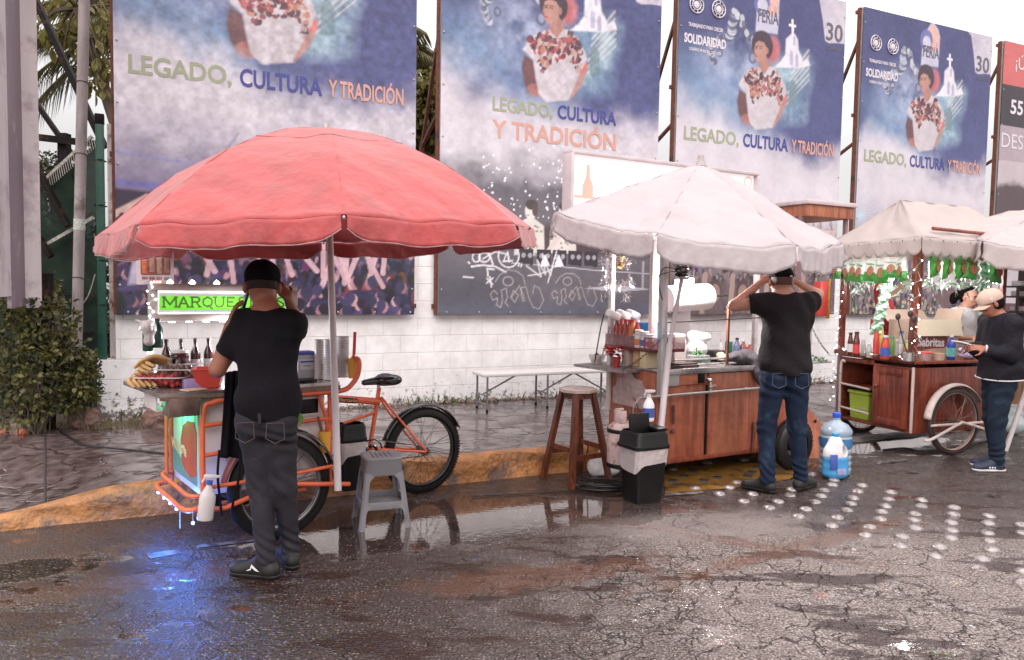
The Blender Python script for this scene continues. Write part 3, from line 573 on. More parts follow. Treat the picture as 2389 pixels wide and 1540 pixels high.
def board(s0, w_, label, cv, posts=True):
    t = T('billboard', label, 'billboard', WP(s0, -.12, 1.28), YAWW); X = MB()
    cv.mesh('printed_sheet', PRM, t)
    g = MB(); g.box((w_/2, .03, BH/2), (w_, .025, BH))
    for x in np.arange(.1, w_, .42): g.lathe([(.012, 0), (.008, .006), (1e-5, .008)], (x, -.008, .03), 8, axis=(0, -1, 0))
    for z in np.arange(.3, BH, .6):
        for x in (.03, w_-.03): g.lathe([(.012, 0), (.008, .006), (1e-5, .008)], (x, -.008, z), 8, axis=(0, -1, 0))
    g.ob('backing_panel', galv, t, smooth=False)
    g = MB()
    for x in (.03, w_-.03): g.box((x-.035, .07, BH/2), (.05, .05, BH))
    for z in (.1, 1.6, 3.1, BH-.06): g.box((w_/2, .10, z), (w_+.1, .04, .05))
    for x in (.2, w_-.2):
        g.bar((x, .1, BH-.1), (x, 1.3, 2.2), .04, .04); g.bar((x, .1, 2.8), (x, 1.3, 2.2), .04, .04); g.bar((x, 1.3, 2.2), (x, 1.3, -1.2), .05, .05)
    g.ob('support_frame', rust, t, smooth=False); return t
FR = lambda x, z, y=-.0045: frame((x, y, z), (1, 0, 0), (0, 0, 1))
def slogan(t, two=False, xo=0):
    if not two:
        for s_, k, x0, x1 in (('LEGADO,', 'g', .13, 1.09), ('CULTURA', 'b', 1.17, 2.02), ('Y TRADICIÓN', 'o', 2.09, 2.94)):
            text(s_, 'lettering', .255, lets[k], t, FR(x0, 2.40+.0), bold=.006, align='LEFT', width=x1-x0)
    else:
        for s_, k, x0, x1, z, sz in (('LEGADO,', 'g', .66, 1.48, 2.47, .235), ('CULTURA', 'b', 1.55, 2.42, 2.47, .235), ('Y TRADICIÓN', 'o', .66, 2.42, 2.15, .30)):
            text(s_, 'lettering', sz, lets[k], t, FR(x0, z), bold=.006, align='LEFT', width=x1-x0)
def crests(t):
    x0, z0 = .45, 4.1
    text('SOLIDARIDAD', 'lettering', .17, lets['w'], t, FR(x0, z0-.40), bold=.007, width=.72); text('TRABAJANDO PARA CRECER', 'lettering', .07, lets['w'], t, FR(x0, z0-.18), bold=.002, width=.6); text('GOBIERNO MUNICIPAL 2021 - 2024', 'lettering', .06, lets['w'], t, FR(x0, z0-.5), bold=.001, width=.55)
    for cx in (.28, .66):
        g = MB()
        for rr in (.115, .07):
            g.torus((cx, -.012, z0+.12), rr, .009, (0, 1, 0), 24, 4)
        for k in range(9):
            a = k*2*PI/9; g.bar((cx+.075*math.cos(a), -.012, z0+.12+.075*math.sin(a)), (cx+.11*math.cos(a), -.012, z0+.12+.11*math.sin(a)), .012, .006)
        g.lathe([(.05, 0), (.04, .004)], (cx, -.010, z0+.12), 10, axis=(0, -1, 0))
        g.ob('crest', lets['w'], t)
    text('30', 'lettering', .36, lets['k'], t, FR(2.86, 4.12), bold=.005, width=.34); text('SOLIDARIDAD', 'lettering', .07, lets['k'], t, FR(2.86, 3.98), bold=.003, width=.30)
    text('FERIA', 'lettering', .26, lets['k'], t, FR(*(lambda p: (p[0]+.03, p[1]-.02))(q4(715, 150))), bold=.001, width=.38)
# --- board one: night concert, tents, crowd
c, n1, n2, n3, bot = art(1); rs = np.random.RandomState(21); A, B = c.A, c.B
mk = 1-bot; c.put(mk, (.30, .26, .36), .95); c.put(np.clip((1.55-B)/.35, 0, 1), (.16, .12, .22), .95)
c.put(np.clip(1-np.abs(B-1.32+.05*A)/.05, 0, 1), (.14, .14, .42), .9); c.put(np.clip(1-np.abs(B-1.62+.10*A)/.03, 0, 1), (.26, .25, .45), .8); c.put(np.clip((1.27-.05*A-B)/.03, 0, 1), (.035, .02, .045), .97)
c.stroke([(1.15, 1.9), (.55, 1.0)], .03, (.3, .28, .38), .7); c.stroke([(.60, 1.3), (.60, .95)], .07, (.13, .12, .35), .9)
c.poly([(-.1, .98), (.28, 1.22), (.66, .98), (.66, .93), (-.1, .93)], (.62, .42, .38), 1, .02); c.poly([(.55, 1.0), (.74, 1.1), (.95, .98)], (.32, .33, .38), 1, .02); c.put(np.clip((.93-B)/.03, 0, 1), (.12, .05, .1), 1)
for i in range(16): c.ell((rs.uniform(0, 1.2), .95+rs.randn()*.02), .035, .05, (.10, .03, .06), 1)
tones = [(.10, .06, .14), (.035, .035, .10), (.36, .19, .25), (.50, .28, .32), (.08, .06, .17), (.05, .05, .15), (.025, .016, .05), (.03, .02, .06)]
crowd(c, rs, .9, 330, tones, .085, (.03, .025, .08), .03)
for x, y in ((1.95, .12), (2.42, .24)): c.ell((x, y), .13, .15, (.36, .07, .08), .95, soft=.5); c.ell((x+.03, y-.04), .09, .11, (.10, .03, .05), .9, soft=.5)
for i in range(9):
    x = rs.uniform(.9, 2.9); c.stroke([(x, rs.uniform(.3, .5)), (x+rs.uniform(-.25, .25), rs.uniform(.72, .85))], .06, (.62, .40, .45), .9)
for i in range(60):
    r_ = rs.uniform(.055, .085); x = .1+2.9*((i*.618) % 1); y = rs.uniform(-.02, .62)*(1-i/60); sg = -1 if rs.rand() < .7 else 1; sk_ = [(.44, .23, .26), (.33, .16, .19), (.52, .31, .33)][rs.randint(3)]; hr = [(.035, .03, .075), (.05, .04, .11), (.02, .012, .03)][rs.randint(3)]
    c.poly([(x-r_*1.5, y-r_*3), (x-r_*1.2, y-r_*1.3), (x, y-r_*.9), (x+r_*1.2, y-r_*1.3), (x+r_*1.5, y-r_*3)], [(.035, .035, .11), (.02, .02, .06), (.07, .05, .13)][rs.randint(3)], .95, .02)
    c.ell((x+sg*r_*.25, y-r_*.12), r_*.72, r_*.95, sk_, 1, soft=.12); c.poly([(x+sg*r_*.85, y+r_*.15), (x+sg*r_*1.12, y-r_*.25), (x+sg*r_*.85, y-r_*.35)], sk_, 1, .01); c.ell((x-sg*r_*.22, y+r_*.22), r_*.82, r_*.88, hr, 1, soft=.15); c.ell((x-sg*r_*.30, y-r_*.35), r_*.6, r_*.7, hr, .9, soft=.4)
for i in range(8):
    x = .9+.27*i+rs.uniform(-.08, .08); y = rs.uniform(.25, .5); dx = rs.uniform(-.2, .1); c.stroke([(x, y), (x+dx*.6, y+.2), (x+dx, y+.36)], .055, (.55, .34, .38), .95); c.ell((x+dx, y+.39), .04, .05, (.58, .37, .4), 1)
c.poly([(.16, .62), (.22, .87), (.50, .85), (.47, .6)], (.60, .52, .60), 1, .01); c.poly([(.1, .3), (.16, .62), (.47, .6), (.45, .35)], (.50, .43, .58), .9, .03)
c.c *= (.72+.56*n3)[..., None]
t = board(-4.43, BW, 'purple and white billboard over the concert crowd print with the HA-ASH placard', c); slogan(t)
text('HA-ASH', 'lettering', .13, lets['b'], t, FR(.34, .70), bold=.004, width=.26)
# --- board two: dark stage with singers and sprayed scribbles
c, n1, n2, n3, bot = art(2); A, B = c.A, c.B; rs = np.random.RandomState(8)
c.put(1-np.clip(bot+.12, 0, 1), (.045, .036, .050), .97); c.put(np.clip((.9-B)/.5, 0, 1)*np.clip(1.4-A, 0, 1), (.055, .052, .072), .9); c.put(np.clip((.25-B)/.2, 0, 1), (.10, .105, .145), .8); c.c *= (.85+.3*n3)[..., None]
c.put(np.clip((.22-np.abs(B-.95))/.1, 0, 1)*np.clip((A-.9)*3, 0, 1), (.06, .034, .042), .8)
for i in range(190):
    x, y = rs.uniform(.55, 2.6), rs.uniform(1.0, 2.2); r_ = rs.uniform(.006, .016); c.ell((x, y), r_, r_, (.85, .82, .88), 1)
def fig(x, y, k, fl=1):
    c.ell((x, y+.25*k), .095*k, .13*k, (.66, .60, .56), 1); c.ell((x+.01, y+.34*k), .105*k, .075*k, (.07, .05, .05), 1); c.ell((x+.07*k*fl, y+.27*k), .05*k, .1*k, (.09, .06, .06), 1)
    c.ell((x-.03*k*fl, y+.27*k), .014*k, .008*k, (.05, .03, .03), 1); c.ell((x-.04*k*fl, y+.19*k), .025*k, .009*k, (.3, .1, .1), 1)
    c.poly([(x-.06*k, y+.14*k), (x-.22*k, y+.06*k), (x-.26*k, y-.4*k), (x+.24*k, y-.4*k), (x+.22*k, y+.04*k), (x+.06*k, y+.14*k)], (.62, .58, .54), 1, .015)
    for i in range(26): c.ell((x+rs.uniform(-.2, .2)*k, y+rs.uniform(-.38, .05)*k), .014, .02, (.22, .2, .2), .9, rs.rand()*3)
fig(1.20, 1.08, .85); fig(1.67, 1.10, .8); c.stroke([(1.45, .80), (1.60, .98), (1.63, 1.22)], .06, (.6, .5, .47))
c.stroke([(.95, .64), (1.5, .62), (2.1, .58), (3.0, .55)], .012, (.5, .48, .52))
for x in (1.05, 1.3, 1.52, 1.75, 1.98): c.poly([(x, .64), (x, .82), (x+.2, .82), (x+.2, .62)], (.04, .03, .04), 1); c.ell((x+.06, .74), .03, .03, (.35, .33, .38), 1); c.ell((x+.15, .74), .03, .03, (.35, .33, .38), 1)
for x in (1.36, 1.56): c.poly([(x, .66), (x+.05, .76), (x+.12, .62), (x, .6)], (.80, .76, .80), 1)
c.stroke([(2.33, .35), (2.33, .72)], .05, (.35, .33, .38)); c.stroke([(2.9, .35), (2.9, .7)], .04, (.35, .33, .38)); c.poly([(2.0, .34), (2.5, .39), (3.05, .34), (2.5, .30)], (.5, .48, .54), .9, .01)
def gz(x, y): # scribbles measured in the crop of the lower board
    s_, z_ = W((1000+x*.29869)*.95527, (560+y*.29869)*.95527); return (s_+1.04, z_-1.28)
def loop(cx, cy, rx, ry, a0=0, a1=6.5, n=16): return [gz(cx+rx*math.cos(a0+(a1-a0)*i/n), cy+ry*math.sin(a0+(a1-a0)*i/n)) for i in range(n+1)]
sw = (.72, .68, .72)
for pl, w_, cc in (([gz(*p) for p in ((505, 305), (600, 293), (700, 305), (785, 350))], .022, sw), (loop(545, 230, 32, 38), .018, sw), (loop(610, 230, 45, 38), .018, sw), ([gz(*p) for p in ((560, 150), (640, 160), (680, 285))], .022, sw), ([gz(*p) for p in ((600, 240), (700, 185), (790, 200), (770, 260))], .016, sw),
    (loop(810, 215, 85, 98, -1.2, 5), .018, sw), ([gz(*p) for p in ((800, 190), (815, 265))], .025, sw), ([gz(*p) for p in ((765, 262), (840, 258))], .02, sw), ([gz(*p) for p in ((640, 380), (635, 320), (690, 330))], .022, sw), ([gz(*p) for p in ((655, 390), (668, 470))], .02, sw), ([gz(*p) for p in ((630, 440), (680, 400))], .018, sw), ([gz(*p) for p in ((632, 402), (678, 450))], .018, sw),
    ([gz(*p) for p in ((955, 300), (1075, 390), (1040, 250), (1110, 370), (1085, 200), (1150, 380), (1200, 180), (1130, 435))], .016, sw), ([gz(*p) for p in ((970, 378), (1050, 370), (1140, 340), (1240, 250), (1180, 235))], .014, sw), ([gz(*p) for p in ((480, 270), (490, 278))], .02, sw), ([gz(*p) for p in ((895, 280), (890, 300))], .02, sw), ([gz(*p) for p in ((915, 285), (910, 305))], .02, sw), ([gz(*p) for p in ((440, 390), (520, 395))], .02, sw)): c.stroke(pl, w_, cc, .92)
gc = (.42, .38, .38)
for dx, k in ((0, 1), (500, .85)):
    f = lambda *P: [gz(660+dx+(x-660)*k, 500+(y-500)*k) for x, y in P]
    c.stroke(f((700, 430), (740, 370), (800, 335), (870, 340), (925, 380), (945, 450)), .010, gc, .9); c.stroke([gz(805+dx*.97+42*math.cos(a)*k, 425+38*math.sin(a)*k) for a in np.linspace(0, 6.28, 14)], .012, gc, .9)
    c.stroke(f((720, 530), (690, 500), (660, 530), (680, 580), (720, 560), (710, 620), (745, 640), (760, 580), (750, 500), (790, 480), (800, 560), (780, 600), (810, 630)), .010, gc, .9)
    c.stroke(f((825, 560), (850, 500), (890, 540), (860, 600), (830, 560), (900, 460), (925, 590), (940, 580), (910, 480), (950, 470), (975, 560), (1010, 640), (1060, 650), (1095, 580), (1060, 480), (1020, 460), (1005, 525)), .010, gc, .9)
t = board(-1.04, 3.08, 'billboard with the slogan on two lines over a dark stage print with sprayed scribbles', c); slogan(t, True)
# --- board three: grey crowd, football
c, n1, n2, n3, bot = art(3); rs = np.random.RandomState(9); gt = [(.34, .28, .30), (.5, .45, .47), (.12, .09, .11), (.2, .15, .17), (.42, .3, .3)]
crowd(c, rs, 1.6, 520, gt, .045, (.18, .14, .16), .6); top = np.clip((c.B-1.0)/.6, 0, 1); c.put(top*np.clip((1.75-c.B)/.2, 0, 1)*.8, FOG, .7)
c.ell((2.45, .98), .11, .11, (.75, .70, .72), 1); c.ell((2.40, .96), .03, .03, (.08, .06, .08), 1); c.put(np.clip((.6-c.B)/.2, 0, 1), (.14, .10, .11), .85)
for x in (.75, 1.25, 1.9, 2.6):
    c.ell((x, .33), .12, .17, (.10, .06, .06), 1); c.ell((x+.01, .30), .085, .13, (.32, .22, .20), 1); c.ell((x, .24), .035, .015, (.65, .55, .52), 1); c.stroke([(x-.22, 0), (x-.18, .55)], .09, (.38, .27, .24))
t = board(2.34, 3.10, 'billboard above the white parasol with a grey crowd and a football under the slogan', c); slogan(t); crests(t)
# --- board four: harbour wheel, lighthouse, packed street
c, n1, n2, n3, bot = art(4); A, B = c.A, c.B; rs = np.random.RandomState(12)
c.put(np.clip((1.95-B)/.5, 0, 1), (.42, .37, .43), .9); c.put(np.clip((1.45-B)/.25, 0, 1), (.27, .23, .29), .9); c.put(np.clip((1.1-B)/.2, 0, 1), (.12, .09, .11), .95)
for k in range(14):
    a = k*PI/14; c.stroke([(.1-.42*math.cos(a), 1.55-.42*math.sin(a)), (.1+.42*math.cos(a), 1.55+.42*math.sin(a))], .012, (.5, .62, .72), .7)
c.stroke([(.66, 1.28), (.66, 1.75)], .07, (.62, .57, .63)); c.poly([(.55, 1.38), (.55, 1.28), (1.05, 1.28), (1.05, 1.38)], (.55, .50, .56), 1, .01)
c.ell((1.95, 1.36), .06, .12, (.8, .76, .82), .8, soft=.9); crowd(c, rs, 1.0, 520, [(.5, .42, .42), (.3, .22, .24), (.14, .1, .13), (.6, .5, .42)], .04, (.16, .12, .15), .05)
c.poly([(.35, .42), (.75, .75), (1.3, .6), (.9, .22)], (.30, .16, .10), .9, .02); c.poly([(.62, .48), (1.0, .62), (1.05, .5), (.7, .36)], (.08, .06, .13), 1, .02); c.poly([(1.7, .65), (2.1, .85), (2.5, .6), (2.1, .4)], (.55, .47, .50), .95, .02); c.poly([(1.9, .3), (2.3, .5), (2.6, .3), (2.2, .05)], (.16, .10, .11), .95, .02)
t = board(5.81, 3.10, 'farthest complete slogan billboard, with two round crests and a grey skyline print', c); slogan(t); crests(t)
# --- board five: red and grey sale poster, cut by the frame
c = Cv(2.2); A, B = c.A, c.B; c.c[:] = (.40, .34, .38); c.put((B > 4.0).astype(float), (.56, .13, .13)); c.put(((B > 3.3) & (B < 4.0)).astype(float), (.05, .04, .05)); c.put(((B > 2.95) & (B < 3.3)).astype(float)*0+((B > 2.7) & (B < 3.3)).astype(float), (.40, .32, .36)); n = c.noise(4, 3)
c.put(((B > 1.85) & (B < 2.7)).astype(float), (.50, .43, .46)); c.put(np.clip((2.35+.2*(n-.5)-B)/.1, 0, 1)*(B > 1.3), (.10, .07, .08)); c.put((B < 1.3).astype(float), (.47, .42, .46)); c.put((B < .2).astype(float), (.10, .05, .06))
t = board(9.23, 2.2, 'red and grey sale poster board at the end of the billboard row', c)
wl = lets['w']
text('¡ÚL', 'lettering', .28, wl, t, FR(.33, 4.3), bold=.002, align='LEFT', width=.42); text('557', 'lettering', .34, wl, t, FR(.25, 3.52), bold=.008, align='LEFT', width=.56); text('DESD', 'lettering', .36, wl, t, FR(.05, 2.92), bold=0, align='LEFT', width=.88); text('A 150 mts d', 'lettering', .26, lets['k'], t, FR(.05, .85), bold=0, align='LEFT', width=1.22)
# ================================================================== green things and the fence at the end of the wall
def leaf_mat(name, c1, c2, tr=.35, rough=.45):
    M_ = bpy.data.materials.new(name); M_.use_nodes = True; nt = M_.node_tree; N = nt.nodes.new; L = nt.links.new; b = nt.nodes['Principled BSDF']; o = nt.nodes['Material Output']
    tc = N('ShaderNodeTexCoord'); n = N('ShaderNodeTexNoise'); n.inputs['Scale'].default_value = 9; n.inputs['Detail'].default_value = 3; L(tc.outputs['Object'], n.inputs['Vector'])
    r = N('ShaderNodeValToRGB'); r.color_ramp.elements[0].position = .35; r.color_ramp.elements[1].position = .65; r.color_ramp.elements[0].color = (*c1, 1); r.color_ramp.elements[1].color = (*c2, 1); L(n.outputs[0], r.inputs[0]); L(r.outputs[0], b.inputs['Base Color']); b.inputs['Roughness'].default_value = rough
    t = N('ShaderNodeBsdfTranslucent'); L(r.outputs[0], t.inputs[0]); mx = N('ShaderNodeMixShader'); mx.inputs[0].default_value = tr; L(b.outputs[0], mx.inputs[1]); L(t.outputs[0], mx.inputs[2]); L(mx.outputs[0], o.inputs[0]); return M_
def cloth_mat(name, col, tr=.2, rough=.7, bump=.3, bs=9, var=.06, dirt=None):
    M_ = pm(name, col, rough, var=var, vs=4, bump=bump, bs=bs, dirt=dirt, ds=3, dth=.6); nt = M_.node_tree; N = nt.nodes.new; L = nt.links.new; b = nt.nodes['Principled BSDF']; o = nt.nodes['Material Output']
    t = N('ShaderNodeBsdfTranslucent'); L(b.inputs['Base Color'].links[0].from_socket, t.inputs[0]); mx = N('ShaderNodeMixShader'); mx.inputs[0].default_value = tr; L(b.outputs[0], mx.inputs[1]); L(t.outputs[0], mx.inputs[2]); L(mx.outputs[0], o.inputs[0]); return M_
def leaf(g, p, d, n_, l, w_):
    d = Vector(d).normalized(); n_ = Vector(n_); s_ = d.cross(n_)
    if s_.length < .05: s_ = d.orthogonal()
    s_.normalize(); u = s_.cross(d); p = Vector(p)
    g.add([p, p+d*l*.45+s_*w_*.5+u*w_*.12, p+d*l*.8+s_*w_*.3+u*w_*.05, p+d*l-u*l*.08, p+d*l*.8-s_*w_*.3+u*w_*.05, p+d*l*.45-s_*w_*.5+u*w_*.12], [(0, 1, 2, 3), (0, 3, 4, 5)])
def leafcloud(lobes, n, size, seed, droop=.2, shell=.55, asp=.75):
    rs = np.random.RandomState(seed); g = MB(); tot = sum(l[3] for l in lobes)
    for (x, y, z, w_, rx, ry, rz) in lobes:
        for i in range(int(n*w_/tot)):
            d = rs.normal(size=3); d /= np.linalg.norm(d); r_ = shell+(1-shell)*rs.rand()**.6; lump = 1+.22*math.sin(d[0]*7+x*5)*math.sin(d[2]*6+y*3)+.1*rs.randn()
            lump *= 1+.45*max(0, math.sin(d[0]*13+seed)*math.sin(d[1]*11+z*4)*math.sin(d[2]*12+x*6)); p = (x+d[0]*rx*r_*lump, y+d[1]*ry*r_*lump, z+d[2]*rz*r_*lump); o_ = d+rs.normal(size=3)*.6; o_[2] -= droop
            nn = d*.4+rs.normal(size=3)*.6+np.array([0, 0, .9]); s_ = size*rs.uniform(.6, 1.25); leaf(g, p, o_, nn, s_, s_*asp)
    return g
bark = pm('bark', (.09, .065, .045), .9, var=.4, vs=14, bump=.8, bs=30, streak=4)
bush_m = leaf_mat('bush_leaves', (.022, .028, .008), (.17, .155, .045)); tree_m = leaf_mat('tree_leaves', (.11, .10, .025), (.25, .21, .06), .5); dark_m = leaf_mat('far_leaves', (.02, .03, .014), (.07, .075, .035), .3); palm_m = leaf_mat('palm_leaves', (.07, .06, .02), (.15, .13, .045), .35)
def at(px, py, dep): return DP(px, py, dep)
def bush(label, lobes, n, size, seed):
    t = T('bush', label, 'bush'); rs = np.random.RandomState(seed+9); lobes = list(lobes); base_l = list(lobes)
    for l in base_l:
        for k in range(7): d = rs.normal(size=3); d /= np.linalg.norm(d); d[2] = abs(d[2])*.9; lobes.append((l[0]+d[0]*l[4]*1.02, l[1]+d[1]*l[5], l[2]+d[2]*l[6]*1.02, l[3]*.09, l[4]*.25, l[5]*.25, l[6]*.28))
    g = leafcloud(lobes, n, size, seed, shell=.35); g.ob('foliage', bush_m, t, smooth=False)
    g = MB(); rs = np.random.RandomState(seed+50); bx, by = lobes[0][0], lobes[0][1]
    for l in base_l*4:
        e = Vector((l[0]+rs.uniform(-.6, .6)*l[4], l[1]+rs.uniform(-.5, .5)*l[5], l[2]+rs.uniform(-.2, .8)*l[6])); b0 = Vector((bx+rs.uniform(-.1, .1), by+rs.uniform(-.1, .1), SW)); g.curve([b0, (b0+e)/2+Vector((rs.uniform(-.08, .08), 0, .05)), e], .008, 5, 4)
    g.ob('stems', bark, t); return t
def lobe(px, py, dep, rx, rz, w_=1, ry=None): p = at(px, py, dep); return (p.x, p.y, p.z, w_, rx, ry or rx*.7, rz)
bush('dense leafy bush growing round the black post at the fence', [lobe(75, 880, 6.9, .36, .36, 3), lobe(5, 800, 6.9, .36, .38, 2.8), lobe(110, 760, 7.0, .27, .24, 1.6), lobe(15, 690, 7.1, .24, .28, 1.3), lobe(190, 900, 7.0, .16, .2, .8), lobe(150, 830, 7.0, .20, .20, 1), lobe(40, 960, 6.8, .38, .12, .8)], 3800, .054, 1)
bush('smaller bush with sparse twigs between the two rocks and the pole', [lobe(196, 860, 7.2, .14, .16, 1), lobe(150, 935, 7.0, .2, .12, .7), lobe(205, 925, 7.1, .11, .08, .6), lobe(125, 700, 7.6, .07, .22, .4)], 1300, .046, 2)
# planting strip
g = MB(); g.add([G(-400, 1030, SW+.004), G(120, 1003, SW+.004), G(238, 992, SW+.004), WP(-4.62, -.05, SW+.004), WP(-4.62, 3, SW+.004), WP(-12, 3, SW+.004)], [(0, 1, 2, 3, 4, 5)])
tag(g.ob('soil_strip', pm('dark_soil', (.035, .022, .018), .85, var=.5, vs=12, bump=1, bs=30), smooth=False), kind='structure')
rs = np.random.RandomState(4); g = MB()
for i in range(700):
    p = G(rs.uniform(-20, 330), rs.uniform(985, 1003), SW+.003); h_ = rs.uniform(.02, .09); s_ = Vector((rs.normal(), rs.normal(), 0)).normalized()*.004; g.add([p-s_, p+s_, p+Vector((rs.normal()*.03, rs.normal()*.03, h_))], [(0, 1, 2)])
tag(g.ob('dry_grass', pm('dry_grass', (.14, .11, .05), .9, var=.4), smooth=False), 'dry grass and litter along the edge of the planting strip', 'grass', kind='stuff')
# rocks
def rock(label, p, r_, mat, seed):
    rs = np.random.RandomState(seed); pr = [('e', (rs.uniform(-.3, .3)*r_[0], rs.uniform(-.3, .3)*r_[1], r_[2]*rs.uniform(.35, .7)), (r_[0]*rs.uniform(.5, .8), r_[1]*rs.uniform(.5, .8), r_[2]*rs.uniform(.5, .8)), .03) for _ in range(5)]
    o_ = blob('rock', pr, mat, h=max(r_)/22, mod=lambda D, P: D+.022*vnoise(P, 22, seed)+.012*vnoise(P, 60, seed+1)); o_.location = p; return tag(o_, label, 'rock', 'rocks lying along the planting strip')
rk = pm('rock', (.20, .115, .095), .75, var=.4, vs=14, bump=1, bs=40, dirt=(.07, .04, .04)); rk2 = pm('rock_painted', (.26, .18, .16), .7, var=.4, vs=14, bump=1, bs=40, dirt=(.60, .13, .06), ds=7, dth=.50)
rock('large reddish rock against the left end of the white wall', G(203, 1003, SW-.02), (.17, .12, .17), rk, 1); rock('pale rock with orange paint splashes beside the bush', G(54, 1016, SW-.02), (.12, .09, .10), rk2, 2)
rock('rough brown rock at the foot of the wall just behind the cart tray', G(362, 1000, SW-.02), (.15, .1, .19), rk, 3); rock('orange splashed rock cut by the edge of the frame', G(2, 1012, SW-.02), (.08, .06, .05), rk2, 4)
# posts and pole
gp = pm('weathered_pipe', (.30, .245, .25), .6, var=.3, vs=10, bump=.3, bs=80, dirt=(.16, .12, .12), streak=4); gg = pm('green_post', (.014, .075, .05), .45, var=.4, dirt=(.04, .03, .02), ds=8); bk = pm('black_steel', (.010, .007, .007), .6, spec=.15, var=.4, dirt=(.07, .03, .02), ds=9)
base = WP(-4.85, .35, SW); top_ = at(198, -60, base.y)
t = T('pole', 'tall grey weathered pipe pole just beside the green fence post', 'pole', base); tl = top_-base
g = MB(); g.tube([(0, 0, 0), tl], .052, 14); g.ob('shaft', gp, t)
g = MB(); g.tube([tl*.43, tl*.455], .0545, 14); g.ob('sticker', pm('old_sticker', (.45, .47, .43), .6, var=.5, vs=60), t)
wr = pm('wire', (.04, .03, .03), .5)
g = MB()
for f in (.32, .60, .76): g.torus(tl*f, .056, .004, (0, .2, 1), 20, 5)
g.curve([tl*.76, tl*.76+Vector((.12, -.05, .02)), tl*.75+Vector((.2, 0, .06)), tl*.76+Vector((.1, .05, .08)), tl*.765], .003, 5); g.ob('tie_wire', wr, t)
P_ = WP(-4.57, .06, 0)
t = T('fence_post', 'square green fence post standing on the stub of the wall', 'post', WP(-4.57, .07, .82)); g = MB(); g.box((0, 0, 1.18), (.075, .075, 2.36), .006, YAWW); g.ob('post_body', gg, t); g = MB(); g.box((0, 0, 2.41), (.085, .085, .10), .006, YAWW); g.ob('cap', bk, t)
g = MB()
for z in (.55, 1.0, 1.55, 2.0): g.torus((0, 0, z), .058, .006, (0, .1, 1), 4, 5)
g.ob('clamp', bk, t)
o_ = MB().box((0, 0, 1.18), (.06, .05, 2.36), .004, YAWW).ob('steel_post', pm('flaking_post', (.50, .43, .42), .6, var=.2, dirt=(.13, .045, .03), ds=6, dth=.5, streak=2)); o_.location = WP(-4.475, .07, .83); tag(o_, 'narrow white post flaking to rust beside the first billboard', 'post')
# fence: rails, posts, diagonal braces, green shade cloth
FD = 8.4
t = T('fence', 'dark steel fence frame hung with green shade cloth left of the wall', 'fence')
cl = leaf_mat('shade_cloth', (.004, .012, .008), (.010, .026, .015), .2, .9)
nt = cl.node_tree; b = nt.nodes['Principled BSDF']; mp = nt.nodes.new('ShaderNodeMapRange'); tn = nt.nodes.new('ShaderNodeTexNoise'); tn.inputs['Scale'].default_value = 6; tn.inputs['Detail'].default_value = 9; nt.links.new(tn.outputs[0], mp.inputs[0]); mp.inputs[1].default_value = .62; mp.inputs[2].default_value = .66; mp.inputs[3].default_value = .96; mp.inputs[4].default_value = .35; nt.links.new(mp.outputs[0], b.inputs['Alpha'])
def sheet(g, c4, nu=24, nv=20, amp=.02):
    a, b_, c_, d_ = c4
    g.grid(lambda i, j: (a*(1-i/(nu-1))+b_*(i/(nu-1)))*(1-j/(nv-1))+(d_*(1-i/(nu-1))+c_*(i/(nu-1)))*(j/(nv-1))+Vector((0, amp*math.sin(i*1.1+j*.3)+amp*.5*math.sin(j*1.7+i), 0)), nu, nv)
g = MB(); sheet(g, (at(-140, 1000, FD), at(232, 985, FD), at(232, 330, FD), at(-140, 620, FD))); g.ob('shade_cloth', cl, t)
B2 = lambda g, a, b_, w_, dd=FD: g.bar(at(*a, dd), at(*b_, dd), w_, w_, up=(0, 1, .1))
for a, b_, w_, dd in (((-40, 306), (232, 337), .075, 8.5), ((84, 2), (245, 345), .065, 8.9), ((84, 240), (185, 385), .05, 8.9), ((86, 392), (158, 528), .06, 8.2), ((90, 555), (118, 600), .06, 8.2)): g = MB(); B2(g, a, b_, w_, dd); g.ob('brace' if abs(a[1]-b_[1]) > 40 else 'rail', bk, t, smooth=False)
for a, b_, w_, dd in (((150, 312), (152, 1000), .10, 8.6), ((172, 385), (174, 1000), .06, 8.7), ((84, 700), (86, 1000), .0, 8)):
    if w_: g = MB(); B2(g, a, b_, w_, dd); g.ob('post', bk, t, smooth=False)
lm = pm('lath_and_reflection', (.33, .30, .27), .5, var=.5, vs=30)
for a, b_, w_, dd in (((95, 428), (215, 318), .03, 8.35), ((88, 582), (218, 508), .035, 8.3), ((90, 693), (218, 688), .035, 8.3), ((90, 787), (218, 780), .05, 8.3)): g = MB(); B2(g, a, b_, w_, dd); g.ob('rail', bk if a[1] > 600 else lm, t, smooth=False)  # second rail is a white reflection put in as a pale bar
g = MB()
for i in range(26):
    f = i/25; a = at(100+118*f, 424-103*f, 8.33); g.bar(a, a+Vector((.02, 0, -.11)), .006, .006)
g.ob('wire_mesh', lm, t, smooth=False); g = MB()
g.curve([at(100, 715, 8.2), at(150, 745, 8.2), at(200, 700, 8.2), at(222, 640, 8.2)], .006, 5); g.ob('loose_wire', lm, t, smooth=False)
